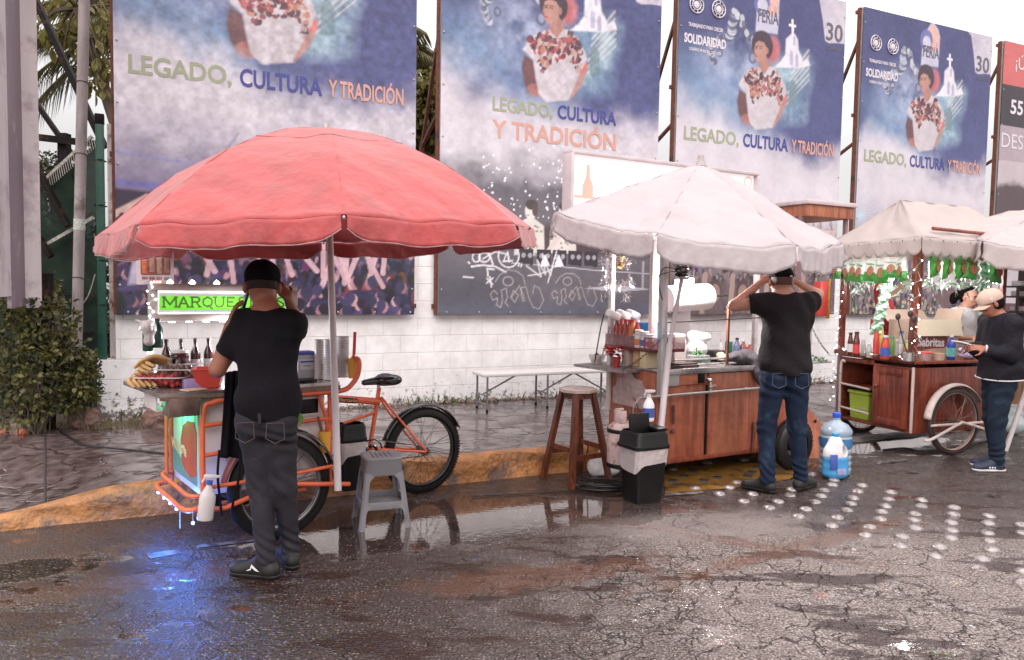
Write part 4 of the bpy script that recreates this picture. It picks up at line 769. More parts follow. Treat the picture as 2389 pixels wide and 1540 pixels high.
# edge-on advertising board at the far left
t = T('hoarding', 'tall faded advertising board seen almost edge on behind the bush', 'billboard', (0, 0, 0))
wp_ = pm('faded_panel', (.52, .45, .45), .55, var=.14, bump=.2, bs=5, dirt=(.34, .27, .29), ds=2.5, dth=.5, streak=5); dk_ = pm('faded_dark_panel', (.17, .12, .145), .5, var=.3, vs=3, dirt=(.40, .33, .34), ds=2, dth=.58, streak=6)
a = at(56, 700, 6.9); b_ = at(96, 700, 7.0); zb, zt = 1.38, 6.2
def vq(g, p, q_, z0, z1, th=.03): g.bar(Vector((p.x, p.y, (z0+z1)/2)), Vector((q_.x, q_.y, (z0+z1)/2)), th, z1-z0, up=(0, 0, 1))
f1 = at(22, 700, 6.2); f0 = at(-60, 700, 5.2)
g = MB(); vq(g, a, b_, zb-.02, zt, .05)
for z in np.arange(1.5, 6, .42):
    for f in (.2, .85): p = a.lerp(b_, f); g.sph((p.x-.0, p.y-.028, z), .008, 6)
g.ob('edge_panel', wp_, t, smooth=False); g = MB(); vq(g, f1, a, zb, zt); g.ob('face_panel', dk_, t, smooth=False)
g = MB(); vq(g, f0, f1, zb+.1, zt, .03); g.ob('face_panel', wp_, t, smooth=False)
g = MB(); rs = np.random.RandomState(3)
for z in np.arange(1.75, 2.9, .16):
    p = f1.lerp(a, rs.uniform(.2, .45)); q_ = f1.lerp(a, rs.uniform(.6, .85)); g.add([(p.x, p.y-.022, z), (q_.x, q_.y-.022, z+.07), (q_.x, q_.y-.022, z+.13), (p.x, p.y-.022, z+.06)], [(0, 1, 2, 3)])
g.ob('faded_lettering', pm('faded_letters', (.45, .38, .40), .6), t, smooth=False)
g = MB(); p = a.lerp(b_, .5); q_ = a.lerp(b_, .95); vq(g, p-Vector((0, .028, 0)), q_-Vector((0, .028, 0)), 1.42, 1.95, .006); g.ob('blue_notice', pm('blue_notice', (.28, .38, .47), .6, var=.15), t, smooth=False)
g = MB(); p = a.lerp(b_, .75); g.bar((p.x, p.y+.12, SW), (p.x, p.y+.12, zb+.3), .11, .1); g.ob('post', bk, t, smooth=False)
# trees and palms beyond
def tree(label, lobes, n, size, seed, mat, base, asp=.45, droop=1.0, name='tree'):
    t = T(name, label, 'tree', (0, 0, 0), 0, 'trees beyond the wall'); g = leafcloud(lobes, n, size, seed, droop, .2, asp); g.ob('crown', mat, t, smooth=False)
    g = MB(); rs = np.random.RandomState(seed); b0 = Vector(base); c0 = Vector((lobes[0][0], lobes[0][1], lobes[0][2])); g.curve([b0, b0.lerp(c0, .5)+Vector((.15, 0, 0)), c0], [.16-.10*i/16 for i in range(17)], 9)
    for l in lobes:
        for k in range(5):
            e = Vector((l[0]+rs.uniform(-.9, .9)*l[4], l[1]+rs.uniform(-.9, .9)*l[5], l[2]+rs.uniform(-.8, .8)*l[6])); g.curve([c0, c0.lerp(e, .5)+Vector((0, 0, .1)), e], [.035-.03*i/16 for i in range(17)], 5)
    g.ob('trunk', bark, t); return t
tree('broad leaved tree with drooping olive leaves above the fence beside the palm', [lobe(180, 20, 11, .7, .55, 2), lobe(235, 120, 11, .32, .5, 1), lobe(120, 60, 11, .35, .35, .6), lobe(330, 0, 11.3, .6, .6, 1), lobe(225, 180, 11, .2, .35, .5)], 330, .2, 3, tree_m, at(420, 900, 11.6))
tree('yellow green tree filling the gap between the first two billboards', [lobe(990, 270, 11.2, .36, .52, 2), lobe(1000, 360, 11.2, .3, .35, 1), lobe(930, 330, 11.5, .4, .5, 1), lobe(985, 210, 11.2, .2, .25, .6)], 1700, .17, 4, tree_m, at(1060, 900, 11.5))
tree('small dark tree seen through the steel braces of the fence', [lobe(115, 400, 16, .35, .4, 1), lobe(135, 440, 16, .4, .4, 1)], 1300, .10, 5, dark_m, at(120, 800, 16), .6, .3)
tree('dark overgrown tree pressed behind the green shade cloth', [lobe(150, 640, 10.2, .7, .7, 2), lobe(60, 560, 10.2, .6, .6, 1), lobe(190, 800, 9.8, .6, .6, 1.5), lobe(90, 860, 9.8, .7, .6, 1.5)], 5000, .13, 6, dark_m, at(150, 960, 10.2), .6, .4)
def palm(label, c0, base, fr, seed, L_=2.0):
    t = T('palm_tree', label, 'palm', (0, 0, 0), 0, 'palms beyond the wall'); rs = np.random.RandomState(seed); c0 = Vector(c0)
    g = MB(); g.curve([Vector(base), Vector(base).lerp(c0, .5)+Vector((.2, 0, 0)), c0], .14, 10); g.ob('trunk', bark, t)
    for a, el in fr:
        g = MB(); d = Vector((math.cos(R(a)), math.sin(R(a)), 0)); pts = []
        for i in range(15):
            f = i/14; pts.append(c0+d*L_*(f*math.cos(R(el))+.0)+Vector((0, 0, L_*(f*math.sin(R(el))-.62*f*f))))
        g.tube(pts, [.022-.017*i/14 for i in range(15)], 5)
        for i in range(2, 14):
            for k in range(6):
                f = k/6; p = pts[i].lerp(pts[i+1], f) if i < 14 else pts[i]; dd = (pts[i+1]-pts[i]).normalized(); sd_ = dd.cross(Vector((0, 0, 1))).normalized()
                for sg in (-1, 1):
                    ln = .62*math.sin(PI*min(1, (i+f)/15)**.8)+.12; v_ = dd*.55+sd_*sg*.75+Vector((0, 0, -.35-rs.rand()*.5)); v_.normalize(); u_ = Vector((0, 0, 1)).cross(v_).normalized()*.006; e = p+v_*ln+Vector((0, 0, -.12*ln)); mdl = p+v_*ln*.5
                    g.add([p-u_, p+u_, mdl+u_, e, mdl-u_], [(0, 1, 2, 3, 4)])
        g.ob('frond', palm_m, t, smooth=False)
    return t
palm('palm with brown green fronds hanging between the hoarding and the first billboard', at(330, 70, 12.5), at(330, 900, 12.5), [(180, 25), (195, -5), (205, 40), (150, 45), (120, 20), (60, 30), (240, 10), (172, 55), (200, -20)], 1, 2.1)
palm('palm whose thin fronds show in the gap right of the first billboard', at(830, 120, 13), at(830, 900, 13), [(0, 12), (10, 35), (-15, 20), (-5, 50), (180, 20), (90, 20), (30, 5), (-30, 0)], 2, 1.9)
# cables on the pavement and road
cb = pm('black_cable', (.012, .010, .010), .4)
tag(MB().curve([G(140, 1005, SW+.006), G(190, 1035, SW+.006), G(260, 1045, SW+.006), G(330, 1052, SW+.006), G(420, 1062, SW+.006)], .009, 6).ob('cable', cb), 'black cable lying across the pavement from the bush to the red cart', 'cable')
# ================================================================== parasols
red_c = cloth_mat('red_cloth', (.44, .064, .064), .14, .55, 1.0, 7, var=.24, dirt=(.31, .042, .042)); red_c.node_tree.nodes['Principled BSDF'].inputs['Sheen Weight'].default_value = .35; white_c = cloth_mat('white_cloth', (.52, .455, .47), .25, .65, .8, 8, .04, dirt=(.47, .40, .41)); grey_c = cloth_mat('offwhite_cloth', (.58, .50, .49), .3, .7, .35, 11, .06, dirt=(.48, .40, .39))
pipe_w = pm('white_pipe', (.66, .58, .60), .4, var=.08, dirt=(.28, .10, .06), ds=14, dth=.66); pipe_p = pm('plastic_pipe', (.60, .52, .54), .45, var=.06); alu = pm('aluminium', (.50, .50, .50), .38, metal=.55, var=.12, vs=14)
def parasol(label, apex, corners, prof, drop, cm, seg=22, sag=.03, finial=None, pole=None, pole_r=.02, lining=None, seam=None, scallop=.35, wr=.004, hub=None, seed=1, pm_=None, ribr=.75):
    apex = Vector(apex); t = T('parasol', label, 'parasol'); K = len(corners); nr = len(prof)
    cor = [Vector(c) for c in corners]
    def surf(k, u, rf, zf, off=0):
        a, b_ = cor[k], cor[(k+1) % K]; c_ = a.lerp(b_, u); p = Vector((apex.x+(c_.x-apex.x)*rf, apex.y+(c_.y-apex.y)*rf, c_.z+(apex.z-c_.z)*zf)); s_ = math.sin(PI*u)
        p.z -= sag*s_*rf+off; w_ = wr*(math.sin(p.x*17+p.y*9+p.z*30+seed)+.7*math.sin(p.x*31-p.y*23+seed*2)*math.sin(p.z*41))*min(1, rf*2)
        p.z += w_+.006*rf*math.sin(u*11+rf*5+k*1.7+seed)*math.sin(PI*u)+.004*rf*math.sin(u*4-rf*17+k*2.3); return p
    def spl(t_):
        x = t_*(nr-1); i = min(int(x), nr-2); f = x-i; P = [prof[max(i-1, 0)], prof[i], prof[i+1], prof[min(i+2, nr-1)]]
        return [.5*(2*P[1][q]+(P[2][q]-P[0][q])*f+(2*P[0][q]-5*P[1][q]+4*P[2][q]-P[3][q])*f*f+(P[3][q]-P[0][q]+3*P[1][q]-3*P[2][q])*f**3) for q in (0, 1)]
    g = MB(); NV = 26
    g.grid(lambda i, j: surf((i//seg) % K, (i % seg)/seg, *spl(j/(NV-1))), seg*K, NV, True)
    c_ = g.ob('canopy', cm, t, ang=60); md = c_.modifiers.new('thick', 'SOLIDIFY'); md.thickness = .003
    rs = np.random.RandomState(seed); ph = rs.rand(K, 4)*6
    for k in range(K):
        g = MB(); n = 26
        def P(i, j):
            u = i/(n-1); f = j/7; uu = .015+.97*u; p = surf(k, uu, 1.004, -.002); e = min(1, min(u, 1-u)/.13); dr = drop*(1-scallop*(1-math.sin(PI/2*e)))*(1+.03*math.sin(u*9+ph[k, 0]))
            out = Vector((p.x-apex.x, p.y-apex.y, 0)).normalized(); w_ = f*(.006*math.sin(u*17+ph[k, 1])+.004*math.sin(u*37+ph[k, 2]+f*2))+wr*2*math.sin(u*50+f*5+ph[k, 3])*f
            return p+out*(.006+w_+.02*f)-Vector((0, 0, dr*f))
        g.grid(P, n, 8); v_ = g.ob('valance', cm, t, ang=60); md = v_.modifiers.new('thick', 'SOLIDIFY'); md.thickness = .003
        if lining:
            g = MB(); g.tube([P(i, 7) for i in range(n)], .0035, 5); g.ob('piping', lining, v_)
    mt = pm_ or pipe_w
    if hub:
        hub = Vector(hub)
        for k in range(K):
            g = MB(); pts = [surf(k, 0, *spl(x/8), .016) for x in range(9)]; g.tube(pts, .0065, 6); g.tube([hub, surf(k, 0, *spl(.52), .02)], .0065, 6); g.ob('rib', mt, t)
        g = MB(); g.lathe([(.03, -.03), (.036, 0), (.03, .03)], hub, 12); g.ob('hub', mt, t)
    if seam:
        rf, zf = spl(seam); g = MB(); g.tube([surf((i//8) % K, (i % 8)/8, rf, zf, -.0025) for i in range(8*K)], .0028, 4, closed=True); g.ob('seam', pm('dark_seam', tuple(x*.35 for x in (.60, .12, .11)), .8), t)
    g = MB()
    for k in range(K): g.tube([surf(k, 0, *spl(x/12), -.002) for x in range(13)], .0035, 5)
    g.ob('ridge_seam', cm, t)
    if finial: g = MB(); g.lathe(finial, apex, 14); g.ob('finial', cm if finial[0][0] > .03 else alu, t)
    if pole: g = MB(); g.tube(pole[0], pole[1], 16); g.ob('pole', mt, t)
    return t
# red parasol, eight sided dome
C1 = Vector((-1.12, 4.66, 0)); R1 = 1.29; cs = []
for k, dz in zip(range(8), (0, .03, .075, .05, .02, -.03, -.06, -.045)):
    th = R(16+45*k); cs.append((C1.x+R1*math.sin(th), C1.y-R1*math.cos(th), 1.93+dz))
ap = DP(761, 303, 4.66)
parasol('big salmon red domed parasol over the orange tricycle cart', ap, cs, [(0, 1), (.14, .965), (.34, .86), (.62, .60), (.84, .27), (1, 0)], .115, red_c, finial=[(.022, -.02), (.022, .035), (.017, .036)], pole=([ap+Vector((0, 0, .0)), DP(774, 700, 4.80), DP(788, 1143, 4.84)], [.019, .022, .024]), lining=pm('pale_piping', (.55, .35, .36), .6), seam=.47, hub=DP(768, 480, 4.72), seed=3, sag=.012, scallop=.45)
# white parasol, leaning
C2 = Vector((1.47, 6.2, 0)); R2 = 1.22; cs = []
for th, z in ((-25, 1.985), (20, 1.93), (65, 1.985), (110, 2.05), (155, 2.15), (200, 2.25), (245, 2.27), (290, 2.19)):
    t_ = R(th); R2 = 1.12 if 60 < th < 160 else 1.22; cs.append((C2.x+R2*math.sin(t_), C2.y-R2*math.cos(t_), z))
ap2 = DP(1634, 384, 6.3)
parasol('white parasol leaning over the plywood hot food cart', ap2, cs, [(0, 1), (.2, .84), (.45, .58), (.72, .28), (1, 0)], .17, white_c, finial=[(.05, -.015), (.032, .03), (.024, .075), (.016, .08)], pole=([ap2+Vector((-.01, 0, -.02)), DP(1592, 640, 6.15), DP(1561, 805, 6.07), DP(1561.5, 803, 6.068), DP(1541, 1000, 5.98), G(1530, 1160)], [.016, .018, .018, .026, .026, .026]), hub=DP(1604, 560, 6.17), seed=5, sag=.035, scallop=.25, wr=.008, pm_=pipe_p)
# ================================================================== common cart helpers
class Fr:      # a cart's own frame on the ground
    def __init__(s, o, yaw): s.o = Vector(o); s.yaw = yaw; s.d = Vector((math.cos(yaw), math.sin(yaw), 0)); s.n = Vector((-math.sin(yaw), math.cos(yaw), 0))
    def w(s, x, y, z=0): return s.o+s.d*x+s.n*y+Vector((0, 0, z))
    def pl(s, px, py, y=0):      # where the sight line through a photo point meets the plane y of this frame
        r_ = Vector(ray(px, py)); c = s.o+s.n*y-Vector(EYE); t = c.dot(s.n)/r_.dot(s.n); q = Vector(EYE)+r_*t-s.o; return Vector((q.dot(s.d), y, q.z))
    def top(s, px, py, z):       # on a horizontal plane
        q = G(px, py, z)-s.o; return Vector((q.dot(s.d), q.dot(s.n), z))
    def ax(s, px, y, z=1.0): p = s.pl(px, 700, y); return Vector((p.x, y, z))
def wheel(par, c, ax, Rr, tr, tyre_m, rim_m, spoke_m, ns=36, name='wheel', hubr=.03, knob=0, sy=1):
    c = Vector(c); ax = Vector(ax).normalized(); u = Vector((0, 0, 1)); v_ = ax.cross(u)
    g = MB(); g.tube([c-ax*.055, c+ax*.055], hubr, 14); g.tube([c-ax*.09, c+ax*.09], .01, 8); w_ = g.ob(name, spoke_m, par)
    g = MB()
    for k in range(ns):
        a = 2*PI*k/ns; sd_ = 1 if k % 2 else -1; b_ = a+(.55 if k % 4 < 2 else -.55); p = c+ax*.045*sd_+(u*math.cos(a)+v_*math.sin(a))*hubr; q = c+(u*math.cos(b_)+v_*math.sin(b_))*(Rr-tr*1.9); g.tube([p, q], .0016, 4, cap=False)
    g.ob('spokes', spoke_m, w_)
    g = MB(); n = 56; prf = [(-1, -.9), (-1, .1), (-.6, .75), (0, 1), (.6, .75), (1, .1), (1, -.9)]
    def P(i, j): a = 2*PI*j/n; e = u*math.cos(a)+v_*math.sin(a); return c+ax*prf[i][0]*tr+e*(Rr-tr+prf[i][1]*tr)
    g.grid(P, 7, n+1)
    if knob:
        for k in range(int(2*PI*Rr/.022)):
            a = k*.022/Rr; e = u*math.cos(a)+v_*math.sin(a); tg = ax.cross(e)
            for o_ in (-.62, -.2, .25, .66): q = c+ax*(o_+.1*(k % 2))*tr+e*(Rr-tr*.26*(o_*o_)*1.3); g.bar(q-tg*.006, q+tg*.006, .010, .010, up=e)
    g.ob('tyre', tyre_m, w_)
    g = MB(); g.torus(c, Rr-tr*2.0, tr*.42, ax, 56, 8); g.torus(c+ax*.012, Rr-tr*2.25, tr*.25, ax, 56, 6); g.torus(c-ax*.012, Rr-tr*2.25, tr*.25, ax, 56, 6); g.ob('rim', rim_m, w_)
    return w_
def fender(par, c, ax, Rr, w_, a0, a1, mat, name='fender'):
    c = Vector(c); ax = Vector(ax).normalized(); u = Vector((0, 0, 1)); v_ = ax.cross(u); n = 30
    def P(i, j):
        a = R(a0+(a1-a0)*j/n); e = u*math.cos(a)+v_*math.sin(a); x = -1+2*i/6; return c+ax*x*w_+e*(Rr-.022*x*x)
    g = MB(); g.grid(P, 7, n+1); o_ = g.ob(name, mat, par); md = o_.modifiers.new('t', 'SOLIDIFY'); md.thickness = .003; return o_
orange = pm('orange_paint', (.68, .135, .06), .42, var=.16, vs=9, dirt=(.33, .07, .035), ds=8, dth=.62, bump=.1, bs=60); rubber = pm('rubber', (.010, .008, .008), .6, spec=.25, var=.3, vs=20, bump=.2, bs=90); blackgl = pm('black_gloss', (.012, .010, .012), .15, var=.2, coat=.5); chrome = pm('dull_chrome', (.42, .38, .38), .3, metal=.9, var=.2, vs=20); spk = pm('spoke_steel', (.10, .085, .085), .35, metal=.7)
steel = pm('stainless_steel', (.50, .46, .46), .25, metal=.85, var=.15, vs=12, dirt=(.30, .26, .25), ds=6); whitep = pm('white_panel', (.66, .58, .58), .4, var=.07, dirt=(.45, .35, .33), ds=5, dth=.6); woodd = pm('dark_wood', (.16, .055, .035), .4, var=.3, vs=6, streak=.15, bump=.3); yellowp = pm('yellow_plastic', (.72, .36, .06), .4, var=.08); redp = pm('red_plastic', (.62, .07, .055), .35, var=.08); blackp = pm('black_plastic', (.007, .0055, .006), .42, spec=.3, var=.25, vs=12, bump=.15, bs=70)
def led(name, col, s_): return pm(name, (.8, .8, .8), .4, emit=col, es=s_)
led_w = led('led_white', (.85, .93, 1), 9); led_b = led('led_blue', (.05, .25, 1), 30); led_g = led('led_green', (.08, 1, .35), 7); led_r = led('led_red', (1, .16, .08), 6); tube_w = led('led_tube', (.9, .93, 1), 2.6)
clear = pm('clear_plastic', (.9, .9, .92), .08, trans=.9, ior=1.25, var=.03, spec=.6)
def bag_mat(name, col, a=.5, r_=.25): return pm(name, col, r_, var=.1, alpha=a, bump=.5, bs=25, spec=.8)
baggy = bag_mat('thin_plastic_bag', (.62, .54, .54), .72)

# ================================================================== red parasol's tricycle cart
F1 = Fr((-2.03, 4.33, 0), R(38)); t1 = T('food_tricycle', 'orange framed tricycle food cart under the red parasol, with a lit sign', 'food cart', F1.o, F1.yaw)
# tabletop
g = MB(); g.prism([(0, 0), (1.12, 0), (1.12, .80), (.02, .86), (-.05, .74)], (0, 0, .945), (1, 0, 0), (0, 1, 0), (0, 0, 1), .025); g.ob('tabletop', steel, t1, ang=30)
g = MB(); g.bar((.38, -.004, .935), (1.12, -.004, .935), .02, .028); g.bar((0, -.004, .94), (.36, -.004, .94), .012, .02); g.ob('table_edge', pm('worn_edge', (.20, .12, .09), .6, var=.4, vs=30), t1)
# cabinet: white panels, painted end
g = MB(); g.box((.645, .37, .615), (.80, .60, .60), .006); g.ob('cabinet', whitep, t1)
endp = pm('painted_end', (.46, .66, .56), .35, var=.12, vs=5)
g = MB(); g.box((.239, .37, .63), (.012, .56, .54), .003); e_ = g.ob('end_panel', endp, t1)
ME = frame((.2315, .66, .40), (0, -1, 0), (0, 0, 1))
teal = pm('teal_paint', (.10, .26, .27), .35, var=.1); redpnt = pm('red_paint', (.46, .07, .045), .3, var=.2, vs=8)
g = MB(ME); g.prism([(0, -.03), (.56, -.03), (.56, .07), (.38, .10), (.2, .08), (0, .13)], (0, 0, 0), (1, 0, 0), (0, 1, 0), (0, 0, 1), .0012); g.ob('teal_band', teal, t1, smooth=False)
g = MB(ME); g.prism([(.22, .06), (.30, .02), (.44, -.0), (.55, .04), (.56, .30), (.50, .36), (.36, .35), (.25, .30), (.2, .2)], (0, 0, .0014), (1, 0, 0), (0, 1, 0), (0, 0, 1), .0012); g.ob('red_shape', redpnt, t1, smooth=False)
for i, (ch, dy) in enumerate(zip('Welcome', (0, .012, -.006, .01, 0, .012, -.004))): text(ch, 'lettering', .10, pm('cream_letter', (.70, .55, .38), .4), e_, ME @ frame((.03+.046*i, .115+dy, .0028), (1, 0, 0), (0, 1, 0)), bold=.003)
for v_ in (.14, .30, .42): MB().bar((.232, v_, .37), (.232, v_, .90), .003, .002).ob('panel_joint', pm('joint_black', (.02, .02, .02), .6), t1)
# dark niche with white frame on the near side
g = MB(); g.box((.90, .062, .815), (.22, .02, .13), .004); g.ob('niche_frame', whitep, t1); g = MB(); g.box((.90, .056, .815), (.18, .02, .095), .002); g.ob('niche', blackp, t1)
# tubes
def tb(name, pts, r_=.0135, crv=False, m_=orange): g = MB(); (g.curve if crv else g.tube)(pts, r_, 10); return g.ob(name, m_, t1)
tb('frame_tube', [(.24, -.0, .27), (.24, 0, .82), (.30, 0, .895), (.40, 0, .905), (.9, 0, .905), (1.12, 0, .905)], .016, True)
for z in (.76, .58): tb('frame_tube', [(.24, 0, z), (.42, 0, z+.01)])
tb('frame_tube', [(.78, .02, .72), (1.1, .02, .73)]); tb('frame_tube', [(1.06, .02, .28), (1.06, .02, .90)], .016); tb('frame_tube', [(.97, .02, .92), (1.03, .02, .74), (1.06, .02, .56)], .013)
tb('frame_tube', [(.24, 0, .27), (.14, .02, .26), (.13, .35, .26), (.14, .70, .26), (.24, .74, .27)], .016, True); tb('frame_tube', [(.24, 0, .34), (.17, .04, .335), (.17, .35, .33), (.17, .68, .335), (.24, .72, .34)], .014, True)
tb('frame_tube', [(.24, .74, .27), (.24, .74, .92)], .014); tb('frame_tube', [(.20, .70, .30), (.20, .70, .90)], .012)
tb('wheel_guard', [(.22, -.09, .405), (.7, -.10, .415), (1.10, -.06, .425)], .0125); tb('wheel_guard', [(.20, -.04, .255), (.34, -.10, .27), (.50, -.11, .32), (.66, -.11, .355), (.72, -.11, .36), (1.16, -.07, .285)], .0155)
tb('wheel_guard', [(.36, .05, .26), (.9, .05, .26)], .013); tb('frame_tube', [(1.10, .05, .285), (1.06, .3, .30), (1.08, .72, .30)], .014)
# handlebar curling up at the tail of the tray
a = F1.pl(790, 912, .02); b_ = F1.pl(812, 905, .02); c_ = F1.pl(832, 880, .02); d_ = F1.pl(838, 852, .02); tb('handlebar', [a-Vector((.1, 0, 0)), a, b_, c_, d_, F1.pl(834, 838, .06), F1.pl(822, 836, .3)], .017, True)
# spacer, mudguards, wheels
W1 = (.70, -.035, .33); W2 = (.70, .80, .33)
for W_ in (W1, W2): wheel(t1, W_, (0, 1, 0), .335, .034, rubber, pm('grey_rim', (.20, .18, .18), .4, metal=.5), spk, 36)
fender(t1, W1, (0, 1, 0), .375, .038, -10, 75, blackgl); fender(t1, W1, (0, 1, 0), .375, .038, -78, -40, pm('maroon_fender', (.16, .03, .035), .3))
g = MB(); g.prism([(.42+.0, .40), (1.0, .40), (1.02, .56), (.9, .66), (.5, .66), (.38, .56)], (0, .052, 0), (1, 0, 0), (0, 0, 1), (0, 1, 0), .004); g.ob('side_panel', pm('side_white', (.50, .43, .43), .5, dirt=(.3, .2, .2)), t1, smooth=False)
g = MB(); g.tube([(.70, -.06, .33), (.70, .83, .33)], .014, 8); g.ob('axle', spk, t1)
g = MB(); g.box((.13, .05, .885), (.17, .15, .11), .004); g.ob('drawer', pm('brown_steel', (.19, .115, .10), .3, metal=.4, var=.4, vs=14), t1); g = MB(); g.box((.04, .30, .85), (.05, .30, .012)); g.box((.018, .30, .90), (.008, .30, .09)); g.ob('bracket', whitep, t1)
# bicycle half
by = .357; Pb = lambda px, py: F1.pl(px, py, by)
RWC = Vector((1.99, by, .335)); wheel(t1, RWC, (0, 1, 0), .335, .029, rubber, pm('black_rim', (.03, .028, .03), .3, metal=.5), spk, 40, knob=1)
fender(t1, RWC, (0, 1, 0), .372, .034, -72, 66, blackgl)
for nm, a, b_, r_ in (('top_tube', (775, 929), (884, 937), .026), ('seat_tube', (884, 905), (862, 1048), .016), ('cross_tube', (800, 988), (876, 962), .012), ('down_tube', (760, 1000), (862, 1052), .016), ('seat_post', (885, 880), (882, 912), .012)):
    g = MB(); g.tube([Pb(*a), Pb(*b_)], r_, 12); tt = g.ob(nm, orange if nm != 'seat_post' else chrome, t1)
    if nm == 'top_tube':
        A_, B_ = Pb(*a), Pb(*b_); ux = (B_-A_).normalized(); q = Pb(806, 932); uz = Vector((0, 1, 0)).cross(ux)*-1; g = MB(); g.tube([Pb(790, 930.5), Pb(830, 933.5)], .0268, 12); g.ob('brand_band', blackp, tt)
        for dy in (0,):
            text('Mercurio', 'lettering', .036, pm('gold_letter', (.62, .28, .16), .4), tt, frame(Pb(806, 936)+Vector((.0, -.0285, .0)), ux, Vector((0, 0, 1))), bold=.0012, shear=.3, width=.155)
for s_ in (-1, 1):
    g = MB(); g.tube([Pb(886, 925)+Vector((0, s_*.02, 0)), Pb(915, 965)+Vector((0, s_*.05, 0)), Vector((1.99, by+s_*.062, .335))], .0085, 8); g.ob('seat_stay', orange, t1)
    g = MB(); g.tube([Pb(864, 1046)+Vector((0, s_*.02, 0)), Vector((1.99, by+s_*.062, .335))], .0095, 8); g.ob('chain_stay', orange, t1)
g = MB(); g.torus(Pb(862, 1050)+Vector((0, -.03, 0)), .085, .006, (0, 1, 0), 30, 5); g.torus(Pb(862, 1050)+Vector((0, -.03, 0)), .04, .012, (0, 1, 0), 20, 5); g.tube([Pb(862, 1050)+Vector((0, -.06, 0)), Pb(835, 1090)+Vector((0, -.07, 0))], .009, 6); g.ob('crank', blackgl, t1)
g = MB(); A_, B_ = Pb(862, 1050), RWC; g.tube([A_+Vector((0, -.03, .085)), B_+Vector((0, -.03, .035))], .004, 5); g.tube([A_+Vector((0, -.03, -.085)), B_+Vector((0, -.03, -.035))], .004, 5); g.ob('chain', spk, t1)
# saddle
p = Pb(886, 890); rr = MB()
sdl = blob('saddle', [('c', (p.x-.13, by, p.z+.0), (p.x+.02, by, p.z+.01), .022, .035, .05), ('e', (p.x+.07, by-.05, p.z+.012), (.085, .062, .042), .05), ('e', (p.x+.07, by+.05, p.z+.012), (.085, .062, .042), .05)], blackgl, t1, h=.008)
# strap ties along the white pole
g = MB()
for yy in (930, 982, 1022, 1062, 1110): q = F1.pl(781+(yy-930)*.03, yy, .0); g.torus(q, .03, .003, (0, 0, 1), 14, 4)
g.ob('ties', pm('tie_black', (.02, .02, .02), .5), t1)
# yellow holder cups on the side
g = MB(); q = F1.pl(757, 1030, .0); g.lathe([(.034, -.07), (.040, .07), (.036, .07), (.03, -.06)], q, 18); g.torus(q, .0385, .002, (0, 0, 1), 20, 4); g.ob('yellow_cup', yellowp, t1)
g = MB(); g.box(q+Vector((-.03, .01, .12)), (.018, .01, .10), 0, 0, 0, -.3); g.ob('knife_handle', woodd, t1)
# white LEDs on string beside the sign, green LEDs and blue LEDs
LB = []
g = MB(); pts = []
for i in range(26):
    f = i/25; q = F1.pl(352+8*math.sin(i*2.1), 660+240*f, .66); pts.append(q); g = MB(); g.sph(q+Vector((.012*math.sin(i*5), -.01, 0)), .006, 5); g.ob('led', led_w, t1)
MB().tube(pts, .0015, 4).ob('led_wire', pm('clear_wire', (.5, .5, .5), .3), t1)
for i, (x, y) in enumerate(((405, 1148), (418, 1156), (427, 1162), (440, 1168))): q = F1.pl(x, y, .5); g = MB(); q = F1.w(.125, .62-.17*i, .245); q = Vector((.125, .60-.15*i, .240)); g.sph(q, .010, 8); g.ob('blue_led', led_b, t1); LB.append(q)
q = Vector((.17, -.03, .19)); g = MB(); g.sph(q, .009, 8); g.ob('blue_led', led_b, t1); g = MB(); g.tube([q, q+Vector((0, 0, .08))], .0015, 4); g.tube([Vector((.13, .1, .24)), Vector((.13, .1, .13))], .0015, 4); g.ob('led_wire', whitep, t1)
for q in ((.10, .45, .20), (.14, .02, .17)):
    l = point_light(q, 4.5, (.03, .20, 1), .03); l.parent = t1
g = MB()
for i in range(7): g.sph((.19, .12+.08*i, .925), .007, 6)
g.ob('green_led', led_g, t1)
l = point_light((.13, .35, .84), 4, (.10, 1, .42), .04); l.parent = t1
